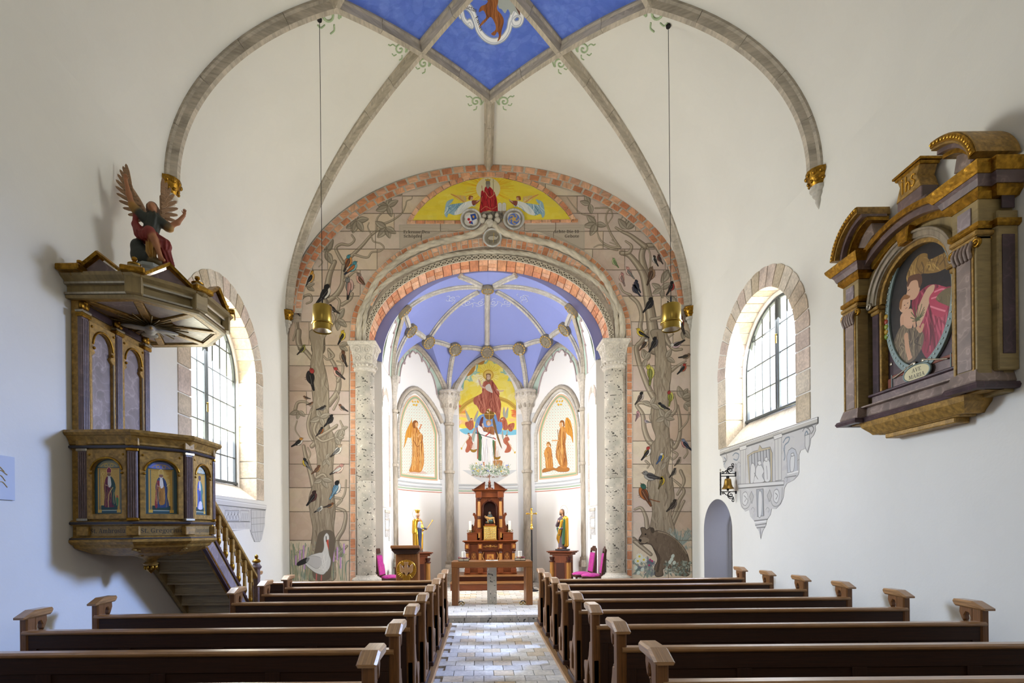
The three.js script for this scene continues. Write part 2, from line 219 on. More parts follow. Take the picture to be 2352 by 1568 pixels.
// ---------- carved figures: blended capsules and ellipsoids, meshed by surface nets ----------
function carve(prims, cell, k0 = 0.02) {
  const lo = [9e9, 9e9, 9e9], hi = [-9e9, -9e9, -9e9];
  for (const q of prims) {
    q.k ??= k0; const m = q.e ? Math.max(...q.d) : Math.max(q.r, q.s ?? q.r), pts = q.e ? [q.e] : [q.p, q.q]; q.lo = [0, 1, 2].map((i) => Math.min(...pts.map((p) => p[i])) - (q.e && !q.u ? q.d[i] : m)); q.hi = [0, 1, 2].map((i) => Math.max(...pts.map((p) => p[i])) + (q.e && !q.u ? q.d[i] : m));
    if (!q.neg) for (let i = 0; i < 3; i++) { lo[i] = Math.min(lo[i], q.lo[i]); hi[i] = Math.max(hi[i], q.hi[i]); }
    q.col = new THREE.Color(q.c ?? '#888'); if (q.u) { q.qi = new THREE.Quaternion().setFromEuler(new THREE.Euler(...q.u)).invert(); }
  }
  const mg = cell * 3 + k0, t = V3(), D = (q, x, y, z) => {
    let d;
    if (q.e) { let a = x - q.e[0], b = y - q.e[1], c = z - q.e[2]; if (q.qi) { t.set(a, b, c).applyQuaternion(q.qi); a = t.x; b = t.y; c = t.z; } const r = q.d, k = Math.hypot(a / r[0], b / r[1], c / r[2]), k1 = Math.hypot(a / (r[0] * r[0]), b / (r[1] * r[1]), c / (r[2] * r[2])); d = k1 > 0 ? k * (k - 1) / k1 : -Math.min(...r); if (q.f) d -= q.f[1] * sin(q.f[0] * Math.atan2(a, c) + (q.f[2] ?? 0) * b); }
    else { const ax = q.q[0] - q.p[0], ay = q.q[1] - q.p[1], az = q.q[2] - q.p[2], bx = x - q.p[0], by = y - q.p[1], bz = z - q.p[2], h = clamp((ax * bx + ay * by + az * bz) / (ax * ax + ay * ay + az * az || 1)); d = Math.hypot(bx - ax * h, by - ay * h, bz - az * h) - mix(q.r, q.s ?? q.r, h); if (q.f) d -= q.f[1] * h * sin(q.f[0] * Math.atan2(bx - ax * h, bz - az * h) + (q.f[2] ?? 0) * by); }
    return d;
  };
  for (let i = 0; i < 3; i++) { lo[i] -= mg; hi[i] += mg; }
  const N = [0, 1, 2].map((i) => Math.ceil((hi[i] - lo[i]) / cell) + 1), F = new Float32Array(N[0] * N[1] * N[2]).fill(0.1), id = (i, j, k) => (k * N[1] + j) * N[0] + i;
  for (const q of prims) {
    const a = q.lo.map((v, i) => clamp(Math.floor((v - mg - q.k - lo[i]) / cell), 0, N[i] - 1)), b = q.hi.map((v, i) => clamp(Math.ceil((v + mg + q.k - lo[i]) / cell), 0, N[i] - 1));
    for (let k = a[2]; k <= b[2]; k++) for (let j = a[1]; j <= b[1]; j++) for (let i = a[0]; i <= b[0]; i++) {
      const d = D(q, lo[0] + i * cell, lo[1] + j * cell, lo[2] + k * cell), n = id(i, j, k), e = F[n];
      if (q.neg) { F[n] = Math.max(e, -d); continue; }
      const h = Math.max(q.k - Math.abs(d - e), 0) / q.k; F[n] = Math.min(d, e) - h * h * q.k * 0.25;
    }
  }
  const vid = new Int32Array(F.length).fill(-1), pos = [], col = [], ix = [];
  for (let k = 0; k < N[2] - 1; k++) for (let j = 0; j < N[1] - 1; j++) for (let i = 0; i < N[0] - 1; i++) {
    let sx = 0, sy = 0, sz = 0, n = 0; const c = []; let m = 0;
    for (let b = 0; b < 8; b++) { const v = F[id(i + (b & 1), j + (b >> 1 & 1), k + (b >> 2))]; c.push(v); if (v < 0) m |= 1 << b; }
    if (m === 0 || m === 255) continue;
    for (let b = 0; b < 8; b++) for (const e of [1, 2, 4]) { if (b & e) continue; const g = b | e; if ((c[b] < 0) === (c[g] < 0)) continue; const u = c[b] / (c[b] - c[g]); sx += (b & 1) + (e === 1 ? u : 0); sy += (b >> 1 & 1) + (e === 2 ? u : 0); sz += (b >> 2) + (e === 4 ? u : 0); n++; }
    vid[id(i, j, k)] = pos.length / 3; const x = lo[0] + (i + sx / n) * cell, y = lo[1] + (j + sy / n) * cell, z = lo[2] + (k + sz / n) * cell; pos.push(x, y, z);
    let R = 0, G = 0, B = 0, W = 0, dm = 9; const ds = prims.map((q) => { if (q.neg) return 9; for (let a = 0; a < 3; a++) { const w = [x, y, z][a]; if (w < q.lo[a] - 0.05 || w > q.hi[a] + 0.05) return 9; } const d = D(q, x, y, z); if (d < dm) dm = d; return d; });
    prims.forEach((q, w) => { if (ds[w] > 8) return; const g = Math.exp(-(ds[w] - dm) / (cell * 0.5)) * (q.w ?? 1); R += q.col.r * g; G += q.col.g * g; B += q.col.b * g; W += g; });
    W ? col.push(R / W, G / W, B / W) : col.push(0.5, 0.5, 0.5);
  }
  const face = (a, b, c, d, f) => { if (a < 0 || b < 0 || c < 0 || d < 0) return; f ? ix.push(a, b, c, a, c, d) : ix.push(a, c, b, a, d, c); };
  for (let k = 1; k < N[2] - 1; k++) for (let j = 1; j < N[1] - 1; j++) for (let i = 1; i < N[0] - 1; i++) {
    const s = F[id(i, j, k)] < 0;
    if (s !== F[id(i + 1, j, k)] < 0) face(vid[id(i, j - 1, k - 1)], vid[id(i, j, k - 1)], vid[id(i, j, k)], vid[id(i, j - 1, k)], s);
    if (s !== F[id(i, j + 1, k)] < 0) face(vid[id(i - 1, j, k - 1)], vid[id(i - 1, j, k)], vid[id(i, j, k)], vid[id(i, j, k - 1)], s);
    if (s !== F[id(i, j, k + 1)] < 0) face(vid[id(i - 1, j - 1, k)], vid[id(i, j - 1, k)], vid[id(i, j, k)], vid[id(i - 1, j, k)], s);
  }
  const g = new THREE.BufferGeometry(); g.setAttribute('position', new THREE.Float32BufferAttribute(pos, 3)); g.setAttribute('color', new THREE.Float32BufferAttribute(col, 3)); g.setIndex(ix); g.computeVertexNormals(); return g;
}
// ---------- the nave: walls, floor, vault, ribs, windows ----------
function basis(g, ex, ey, ez, o) {          // local axes -> world axes; mirrored frames keep their winding
  const m = new THREE.Matrix4().makeBasis(V3(...ex), V3(...ey), V3(...ez)).setPosition(...o), h = g.index ? g.toNonIndexed() : g; h.userData.uv = g.userData.uv; h.applyMatrix4(m);
  if (m.determinant() < 0) for (const k of Object.keys(h.attributes)) { const a = h.attributes[k], n = a.itemSize; for (let i = 0; i < a.count; i += 3) for (let c = 0; c < n; c++) { const t = a.array[(i + 1) * n + c]; a.array[(i + 1) * n + c] = a.array[(i + 2) * n + c]; a.array[(i + 2) * n + c] = t; } }
  return h;
}
const onWall = (g, s, off = 0) => basis(g, [0, 0, -1], [0, 1, 0], [s, 0, 0], [s * (HW + off), 0, 0]);   // local x = distance from the camera, y = height, z = into the wall
function clipPoly(pts, clip) {              // both convex, clip anticlockwise
  for (let i = 0; i < clip.length && pts.length; i++) {
    const a = clip[i], b = clip[(i + 1) % clip.length], side = (p) => (b[0] - a[0]) * (p[1] - a[1]) - (b[1] - a[1]) * (p[0] - a[0]), out = [];
    pts.forEach((p, j) => { const q = pts[(j + 1) % pts.length], sp = side(p), sq = side(q); if (sp >= 0) out.push(p); if ((sp >= 0) !== (sq >= 0)) { const t = sp / (sp - sq); out.push([mix(p[0], q[0], t), mix(p[1], q[1], t)]); } });
    pts = out;
  }
  return pts;
}
const archPts = (cx, half, bottom, spring, n = 24) => { const o = [[cx - half, bottom], [cx + half, bottom]]; for (let i = 0; i <= n; i++) { const a = PI * i / n; o.push([cx + half * cos(a), spring + half * sin(a)]); } return o; };
const WD = 9.6, WSPR = 4.85, WIN = 1.23, WOUT = 1.56, SILL = { '-1': 2.42, 1: 3.42 }, GLOW = { '-1': 2.76, 1: 3.92 };
for (const s of [-1, 1]) {
  const sh = new THREE.Shape([[-8, 0], [13.2, 0], [13.2, 7.3], [-8, 7.3]].map((p) => new THREE.Vector2(...p)));
  const hole = (pts) => sh.holes.push(new THREE.Path(pts.slice().reverse().map((p) => new THREE.Vector2(...p))));
  hole(archPts(WD, WIN, SILL[s], WSPR)); hole(archPts(-1.6, 1.2, 3.4, 4.8));
  if (s > 0) hole(archPts(11.28, 0.68, 0, 1.7));
  const g = new THREE.ExtrudeGeometry(sh, { depth: 0.62, bevelEnabled: false, curveSegments: 8 });
  struct(s < 0 ? 'wall_left' : 'wall_right', onWall(g, s), MT.plaster);
}
// west wall with its round window, out of the photograph's view behind the camera
{
  const sh = new THREE.Shape([[-5.5, 0], [5.5, 0], [5.5, 11.2], [-5.5, 11.2]].map((p) => new THREE.Vector2(...p))), h = new THREE.Path(); h.absellipse(0, 6.2, 1.5, 1.5, 0, 2 * PI, true); sh.holes.push(h);
  struct('wall_back', move(new THREE.ExtrudeGeometry(sh, { depth: 0.5, bevelEnabled: false, curveSegments: 24 }), 0, 0, 6), MT.plaster);
  struct('floor', box(11, 0.3, 21.6, 0, -0.16, -3.2), MT.joint);
}
const vaultY = (x) => 7.04 + 3.55 * Math.sqrt(Math.max(0, 1 - (x / HW) ** 2));
const vaultN = (x) => { const y = (vaultY(x) - 7.04) / 3.55; const n = V3(-x / (HW * HW), -y / 3.55, 0).normalize(); return n; };   // points down into the nave
const ceiling = struct('ceiling', [surf(64, 2, (u, v) => { const a = PI * u; return [HW * cos(a), 7.04 + 3.55 * sin(a), mix(6.3, -12.9, v), u * 13, v * 19]; }), surf(40, 2, (u, v) => { const a = PI * u; return [5.5 * cos(a), 7.04 + 4.1 * sin(a), mix(6.5, -13.2, v), u * 13, v * 19]; }, true),
  box(0.62, 0.4, 21, 5.2, 7.2, -3.3), box(0.62, 0.4, 21, -5.2, 7.2, -3.3)], MT.plaster);
function onVault(px, py) { let best; for (let d = 4; d < 12.6; d += 0.01) { const [x, y] = atD(px, py, d); if (Math.abs(x) < HW) { const e = Math.abs(y - vaultY(x)); if (!best || e < best[0]) best = [e, x, d]; } } return [best[1], best[2]]; }
const onV = (x, d, off = 0) => { const n = vaultN(x); return [x + n.x * off, vaultY(x) + n.y * off, -d]; };
// ribs: plan lines (x, distance) lifted to the vault, cut into voussoirs
const RP = [[-0.11, -0.02], [0.11, -0.02], [0.105, 0.035], [0.075, 0.06], [0.055, 0.12], [0.04, 0.155], [-0.04, 0.155], [-0.055, 0.12], [-0.075, 0.06], [-0.105, 0.035]];
function ribFrames(pts) { return pts.map((p, i) => { const a = V3(...pts[Math.max(0, i - 1)]), b = V3(...pts[Math.min(pts.length - 1, i + 1)]), t = b.sub(a).normalize(), o = vaultN(p[0]), s = V3().crossVectors(t, o).normalize(), q = V3().crossVectors(s, t).normalize(); if (q.dot(o) < 0) q.negate(); s.crossVectors(q, t).normalize(); return [p, s.toArray(), q.toArray()]; }); }
function rib(x0, d0, x1, d1, parent, name = 'rib_stone') {
  const L = []; let len = 0; for (let i = 0; i <= 60; i++) { const t = Math.pow(i / 60, Math.abs(x0) > 4.5 ? 2 : 1), p = onV(mix(x0, x1, t), mix(d0, d1, t)); if (i) len += V3(...p).distanceTo(V3(...L[i - 1].p)); L.push({ p, len }); }
  const n = Math.max(1, Math.round(len / 0.8)), at = (l) => { let i = 1; while (i < 60 && L[i].len < l) i++; const a = L[i - 1], b = L[i], t = (l - a.len) / (b.len - a.len || 1); return [0, 1, 2].map((k) => mix(a.p[k], b.p[k], t)); };
  for (let k = 0; k < n; k++) {
    const a = len * k / n + (k ? 0.004 : 0), b = len * (k + 1) / n - (k < n - 1 ? 0.004 : 0), pts = []; for (let i = 0; i <= 6; i++) pts.push(at(mix(a, b, i / 6)));
    mk(name, sweep(ribFrames(pts), RP), MT.rib, parent, 'y');
  }
}
for (const q of [[-4.87, 7.85, -2.48, 8.22], [-2.48, 8.22, 0.03, 10.63], [4.87, 7.8, 2.56, 8.22], [2.56, 8.22, 0.03, 10.63], [-4.869, 12.6, -1.24, 9.42], [4.869, 12.6, 1.29, 9.42], [-1.24, 9.42, 0.03, 8.2], [1.29, 9.42, 0.03, 8.2], [0.03, 8.2, 2.56, 5.8], [0.03, 8.2, -2.48, 5.8], [-2.48, 8.22, 0.03, 5.8], [2.56, 8.22, 0.03, 5.8], [0.03, 10.63, 0.03, 12.63]]) rib(...q, ceiling);
for (const [x, d] of [[0.03, 10.63], [-1.24, 9.42], [1.29, 9.42], [-2.48, 8.22], [2.56, 8.22]]) { const n = vaultN(x); mk('rib_knot', basis(lathe([[0.001, 0.165], [0.05, 0.16], [0.075, 0.13], [0.1, 0.07], [0.13, 0.04], [0.13, -0.02]], 8), V3(0, 0, 1).cross(n).normalize().toArray(), n.toArray(), [0, 0, 1], onV(x, d)), MT.rib, ceiling); }
// blue painted cells between the ribs
function fresco(draw, back) {
  const x = cvs(768, 768, '#5a76d2'); mottle(x, 0, 0, 768, 768, 900, ['#6f8be2', '#4a66c4', '#7f98e8', '#5270cc'], 0.1, 0.3, 12, 60); if (draw) draw(x); return mat('#ffffff', { map: ctex(x), roughness: 0.92 });
}
function scrollBand(x, pts, w) { line(x, pts, '#9aa3b8', w + 4); line(x, pts, '#eef0f4', w); line(x, pts.map(([a, b]) => [a, b + w * 0.3]), 'rgba(150,160,180,.5)', w * 0.25); }
const bullCell = fresco((x) => {           // photo pixels 1000..1250 x 0..216 -> canvas
  x.save(); x.setTransform(768 / 330, 0, 0, 768 / 216, -961 * 768 / 330, 0);
  scrollBand(x, P('1060,66 1058,54 1072,52 1084,60 1092,75 1100,92 1116,105 1136,110 1156,104 1168,90 1172,74 1184,64 1195,68 1192,78 1180,80 1174,72 1178,60 1186,52'), 9);
  scrollBand(x, P('1062,60 1066,72 1076,80 1084,84 1080,76 1074,78'), 6);
  x.fillStyle = '#35343c'; x.font = '700 9px serif'; const tw = (s, a0, x0, y0) => { x.save(); x.translate(x0, y0); x.rotate(a0); x.fillText(s, 0, 0); x.restore(); }; tw('Sanctus', 0.28, 1060, 53); tw('Lucas', 1.1, 1091, 70);
  blob(x, '1140,44 1150,30 1160,26 1172,36 1184,52 1190,66 1178,60 1172,66 1164,58 1158,64 1150,58 1144,56', '#a8b0ae'); blob(x, '1160,28 1174,34 1186,50 1192,66 1182,56 1172,44', '#5c3a33'); blob(x, '1122,46 1112,40 1104,38 1094,42 1096,34 1106,26 1118,24 1128,28', '#7b4a3c'); blob(x, '1118,44 1106,44 1100,40 1110,36', '#9fb09e');
  x.fillStyle = '#d8b14a'; x.beginPath(); x.ellipse(1133, 31, 13.5, 13, 0, 0, 7); x.fill(); x.fillStyle = '#b8b49a'; x.beginPath(); x.ellipse(1133, 32, 10.5, 10, 0, 0, 7); x.fill();
  cloth(x, '1126,30 1134,26 1140,32 1142,46 1140,58 1150,66 1156,76 1152,92 1150,104 1143,110 1146,100 1142,94 1136,100 1128,97 1138,90 1136,80 1126,70 1114,78 1100,86 1106,78 1116,70 1110,60 1100,62 1104,54 1116,50 1122,42', '#8a5126', '#5d3114', '#b2723c', 40, 0, 1.4); line(x, '1124,32 1120,26', '#cfc7b0', 1.6); line(x, '1138,30 1143,24', '#cfc7b0', 1.6); x.restore();
});
const tailCell = fresco((x) => { x.save(); x.scale(3, 3); scrollBand(x, P('196,236 206,226 214,232 208,244 200,238'), 6); scrollBand(x, P('180,212 190,222 204,218'), 6); x.restore(); });
const plainBlue = fresco();
function cell(A, B, C, D, m) {              // corners in plan: far, left, near, right
  const g = surf(20, 20, (u, v) => { const x = mix(mix(A[0], B[0], u), mix(D[0], C[0], u), v), d = mix(mix(A[1], B[1], u), mix(D[1], C[1], u), v), p = onV(x, d, 0.006); const s = (x - B[0]) / (D[0] - B[0]), t = (d - C[1]) / (A[1] - C[1]); return [...p, s, 1 - t]; });
  for (let i = 0; i < g.attributes.uv.count; i++) g.attributes.uv.setY(i, 1 - g.attributes.uv.getY(i));
  for (let i = 0; i < g.attributes.uv.count; i++) g.attributes.uv.setY(i, 1 - g.attributes.uv.getY(i));
  return mk('blue_panel', g, m, ceiling);
}
const NC = [0.03, 10.63], NB = [-1.24, 9.42], ND = [1.29, 9.42], NT = [0.03, 8.2], NA = [-2.48, 8.22], NE = [2.56, 8.22];
cell(NC, NB, NT, ND, bullCell); cell(NB, NA, [-1.24, 7], NT, tailCell); cell(ND, NT, [1.29, 7], NE, plainBlue); cell(NT, [-1.24, 7], [0.03, 5.8], [1.29, 7], plainBlue);
// painted green scrolls beside the crossings
for (const [px, py, sz, fl] of [[757, 34, 0.21, 1], [1506, 30, 0.21, -1], [919, 113, 0.15, 1], [973, 146, 0.15, 1], [1340, 113, 0.15, -1], [1287, 147, 0.15, -1], [1093, 233, 0.16, 1], [1158, 233, 0.16, -1]]) {
  const [x, d] = onVault(px, py), gs = [], tg = (pts, r) => gs.push(tube(pts.map(([a, b]) => onV(x + a * fl * sz, d - b * sz * 1.15, 0.003)), r, 26, 6));
  const sp = []; for (let i = 0; i < 26; i++) { const t = i / 25, a = -0.6 + t * 8.5, r = mix(0.72, 0.1, t); sp.push([r * cos(a), r * sin(a)]); }
  tg(sp, 0.018 * sz / 0.18); tg([[0.72, -0.4], [0.95, 0], [1.0, 0.4], [0.8, 0.75], [1.0, 0.9]], 0.014 * sz / 0.18); tg([[-0.5, 0.5], [-0.75, 0.75], [-1.05, 0.7], [-1.2, 0.85]], 0.013 * sz / 0.18); tg([[-0.55, -0.45], [-0.85, -0.5], [-1.0, -0.25]], 0.012 * sz / 0.18); tg([[0.1, -0.72], [0.0, -1.05], [-0.3, -1.15]], 0.013 * sz / 0.18); tg([[0.3, 0.66], [0.35, 1.0], [0.1, 1.15]], 0.011 * sz / 0.18);
  mk('painted_scroll', gs, MT.green, ceiling);
}
// corbels under the ribs
function corbel(x, d, s, label, corner) {      // half-round on the flat wall, quarter-round in the corner
  const X = s * HW, w = corner ? PI / 2 : PI, p0 = s < 0 ? (corner ? 0 : 0) : (corner ? -PI / 2 : PI), t = thing('rib_corbel', label, 'corbel', [X - s * 0.001, 6.56, corner ? ZC + 0.031 : -d]);
  const L = (pts) => { const g = new THREE.LatheGeometry(pts.map((p) => new THREE.Vector2(...p)), 6, p0, w); return creased(g, 0.7); };
  mk('capital', L([[0.001, 0.27], [0.1, 0.28], [0.13, 0.34], [0.16, 0.42], [0.17, 0.5], [0.001, 0.5]]), MT.gilt, t);
  const leaves = []; for (let i = 0; i < (corner ? 3 : 5); i++) { const a = p0 + w * (i + 0.5) / (corner ? 3 : 5); leaves.push(ball(0.035, 0.15 * sin(a), 0.44, 0.15 * cos(a)), ball(0.026, 0.13 * sin(a + 0.2), 0.34, 0.13 * cos(a + 0.2))); }
  mk('leaf_ornament', leaves, MT.gilt, t);
  mk('tail', L([[0.001, -0.06], [0.03, 0], [0.05, 0.06], [0.045, 0.1], [0.085, 0.15], [0.085, 0.19], [0.12, 0.22], [0.12, 0.27], [0.001, 0.27]]), MT.ribPale, t);
}
corbel(-4.79, 7.86, -1, 'gilded corbel with pale tapering tail under the arch rib behind the wooden angel'); corbel(4.79, 7.8, 1, 'gilded corbel with pale tail under the arch rib between window and oval altar picture');
corbel(-4.78, 12.5, -1, 'small gilded corbel in the corner left of the mural, level with the brass lamp', true); corbel(4.78, 12.5, 1, 'small gilded corbel in the corner right of the mural, level with the brass lamp', true);
// windows
for (const s of [-1, 1]) {
  const w = structGroup(s < 0 ? 'window_1' : 'window_2'), lo = SILL[s], gl = GLOW[s], R = 0.37;
  const M = (x, y, z) => { const k = s; return [k * (HW + z), y, -x]; };
  const face = (pts, m) => { const g = slab(pts, 0.004, -0.014, 0.0, (x, y, n) => M(x, y, n)); return g; };
  const stone = (a0, a1, straight) => {
    const g = []; const e = 0.011;
    if (straight) { const [side, y0, y1] = straight, x0 = WD + side * WIN, x1 = WD + side * WOUT; g.push(box(0.022, y1 - y0 - 2 * e, WOUT - WIN, s * (HW - 0.005), (y0 + y1) / 2, -(x0 + x1) / 2, 0.006), box(R, y1 - y0 - 2 * e, 0.03, s * (HW + R / 2 - 0.016), (y0 + y1) / 2, -(x0 - side * 0.014), 0.006)); }
    else {
      const da = e / WIN, pf = [], ro = (a) => WOUT + 0.012 * sin((a - a0) / (a1 - a0) * PI);
      for (let i = 0; i <= 4; i++) { const a = mix(a0 + da, a1 - da, i / 4); pf.push([a, WIN]); } for (let i = 4; i >= 0; i--) { const a = mix(a0 + da, a1 - da, i / 4); pf.push([a, ro(a)]); }
      const Sp = new Soup(), pt = (a, r, z) => M(WD + r * cos(a), WSPR + r * sin(a), z);
      for (let i = 0; i < 4; i++) { const b0 = pf[i][0], b1 = pf[i + 1][0], r0 = ro(b0), r1 = ro(b1); Sp.quad(pt(b0, WIN - 0.02, -0.016), pt(b1, WIN - 0.02, -0.016), pt(b1, r1, -0.016), pt(b0, r0, -0.016)); Sp.quad(pt(b0, r0, -0.016), pt(b1, r1, -0.016), pt(b1, r1, 0.005), pt(b0, r0, 0.005)); Sp.quad(pt(b0, WIN - 0.02, -0.016), pt(b0, WIN - 0.02, R), pt(b1, WIN - 0.02, R), pt(b1, WIN - 0.02, -0.016)); }
      for (const [q, f] of [[0, 1], [4, 0]]) { const b = pf[q][0]; Sp.quad(pt(b, WIN - 0.02, -0.016), pt(b, ro(b), -0.016), pt(b, ro(b), 0.005), pt(b, WIN + 0.01, 0.005)); Sp.quad(pt(b, WIN - 0.02, -0.016), pt(b, WIN - 0.02, R), pt(b, WIN + 0.01, R), pt(b, WIN + 0.01, -0.016)); }
      g.push(Sp.done());
    }
    mk('stone', g, MT.stoneWarm[Math.floor(rnd() * 5)], w, 'y');
  };
  const NV = 17; for (let i = 0; i < NV; i++) stone(PI * i / NV, PI * (i + 1) / NV);
  for (const side of [-1, 1]) { let y = lo; while (y < WSPR - 0.2) { let h = rr(0.3, 0.46); if (WSPR - y - h < 0.25) h = WSPR - y; if (y === lo) h += 0.12; stone(0, 0, [side, y, Math.min(WSPR, y + h)]); y += h; } }
  // white lit rebate strip, sloping sill, iron frame, glazing bars, panes
  const strip = (r0, r1, z0, z1) => { const a = [], Sp = new Soup(), n = 24; for (let i = 0; i <= n; i++) { const t = PI * i / n; a.push([cos(t), sin(t)]); } const pt = (i, r, z) => i < 0 ? M(WD + r, lo, z) : i > n ? M(WD - r, lo, z) : M(WD + r * a[i][0], WSPR + r * a[i][1], z); for (let i = -1; i <= n; i++) { Sp.quad(pt(i, r1, z0), pt(i + 1, r1, z0), pt(i + 1, r0, z0), pt(i, r0, z0)); Sp.quad(pt(i, r0, z0), pt(i + 1, r0, z0), pt(i + 1, r0, z1), pt(i, r0, z1)); Sp.quad(pt(i, r1, z1), pt(i, r1, z0), pt(i + 1, r1, z0), pt(i + 1, r1, z1)); } return creased(Sp.done(), 0.4); };
  mk('rebate', strip(1.15, 1.24, 0.34, 0.6), MT.white, w);
  mk('window_sill', (() => { const Sp = new Soup(), a = M(WD - WIN, lo, -0.01), b = M(WD + WIN, lo, -0.01), c = M(WD + WIN, gl - 0.03, 0.4), d = M(WD - WIN, gl - 0.03, 0.4), e = M(WD + WIN, lo, 0.62), f = M(WD - WIN, lo, 0.62), h = M(WD + WIN, gl - 0.03, 0.62), k = M(WD - WIN, gl - 0.03, 0.62); Sp.quad(a, b, c, d); Sp.quad(d, c, h, k); Sp.quad(a, f, e, b); return Sp.done(); })(), MT.stoneWarm[3], w, 'y');
  mk('window_frame', [strip(1.1, 1.15, 0.38, 0.43), box(0.07, 0.05, 2.3, s * (HW + 0.385), gl, -WD, 0.008)], MT.lead, w);
  const G = 0.405, topAt = (x) => WSPR + Math.sqrt(Math.max(0, 1.13 ** 2 - (x - WD) ** 2)), bars = [], H = [];
  for (let k = 1; k < 8; k++) if (k !== 4) { const x = WD - 1.1 + 2.2 * k / 8, t = topAt(x); bars.push(box(0.022, t - gl, 0.014, s * (HW + G), (t + gl) / 2, -x, 0.003)); }
  for (let y = gl + 0.52; y < WSPR + 1; y += 0.52) { H.push(y); const hw = y < WSPR ? 1.1 : Math.sqrt(Math.max(0.01, 1.1 ** 2 - (y - WSPR) ** 2)); bars.push(box(0.026, 0.022, hw * 2, s * (HW + G), y, -WD, 0.003)); }
  mk('glazing_bars', bars, MT.lead, w);
  for (const o of [-0.035, 0.035]) mk('mullion', box(0.05, WSPR + 1.12 - gl, 0.05, s * (HW + G - 0.01), (WSPR + 1.12 + gl) / 2, -WD - o, 0.006), MT.lead, w);
  mk('handle', [box(0.03, 0.16, 0.02, s * (HW + G - 0.05), gl + 1.3, -WD, 0.006), box(0.05, 0.03, 0.03, s * (HW + G - 0.04), gl + 1.38, -WD, 0.006)], MT.brass, w);
  const circ = []; for (let i = 0; i < 32; i++) { const a = 2 * PI * i / 32; circ.push([WD + 1.12 * cos(a), WSPR + 1.12 * sin(a)]); }
  const ys = [gl, ...H, WSPR + 1.14];
  for (let k = 0; k < 8; k++) for (let r = 0; r < ys.length - 1; r++) {
    const x0 = WD - 1.1 + 0.275 * k, x1 = x0 + 0.275; let pg = [[x0, ys[r]], [x1, ys[r]], [x1, ys[r + 1]], [x0, ys[r + 1]]]; if (ys[r + 1] > WSPR) { const up = clipPoly(pg, [[x0 - 1, -9], [x1 + 1, -9], [x1 + 1, WSPR], [x0 - 1, WSPR]]), dn = clipPoly(clipPoly(pg, [[x0 - 1, WSPR], [x1 + 1, WSPR], [x1 + 1, 99], [x0 - 1, 99]]), circ); pg = up.length > 2 && dn.length > 2 ? [...dn.filter((p) => p[1] > WSPR + 1e-4).length ? [[x0, ys[r]], [x1, ys[r]]] : [], ...dn.filter((p) => p[1] > WSPR + 1e-4).sort((a, b) => b[0] - a[0])] : up.length > 2 ? up : dn; }
    if (pg.length < 3) continue;
    const g = new THREE.ShapeGeometry(new THREE.Shape(pg.map((p) => new THREE.Vector2(...p)))); mk('pane', basis(g, [0, 0, -1], [0, 1, 0], [s, 0, 0], [s * (HW + G + 0.004), 0, 0]), MT.glass, w);
  }
}
// arched doorway on the right, leading to a small lit passage
{
  const w = structGroup('door_1');
  const arch = (h, sp) => { const S = new Soup(), n = 16, q = (i, z) => i < 0 ? [HW + z, 0, -(11.28 + h)] : i > n ? [HW + z, 0, -(11.28 - h)] : [HW + z, sp + h * sin(PI * i / n), -(11.28 + h * cos(PI * i / n))]; for (let i = -1; i <= n; i++) S.quad(q(i, -0.002), q(i, 0.7), q(i + 1, 0.7), q(i + 1, -0.002)); return creased(S.done(), 0.5); };
  mk('reveal', arch(0.675, 1.7), MT.plasterGrey, w); mk('passage_wall', [box(0.1, 3.4, 2.4, HW + 1.7, 1.6, -11.3), box(1.2, 3.4, 0.1, HW + 1.2, 1.6, -12.4), box(1.2, 3.4, 0.1, HW + 1.2, 1.6, -10.0), box(1.3, 0.1, 2.6, HW + 1.2, 3.2, -11.3), box(1.3, 0.1, 2.6, HW + 1.2, -0.06, -11.3)], MT.plasterGrey, w);
  mk('door_frame', [box(0.06, 2.1, 0.07, HW + 0.66, 1.05, -11.9, 0.01), box(0.05, 2.1, 0.05, HW + 0.6, 1.05, -11.82, 0.01)], MT.silver, w);
}
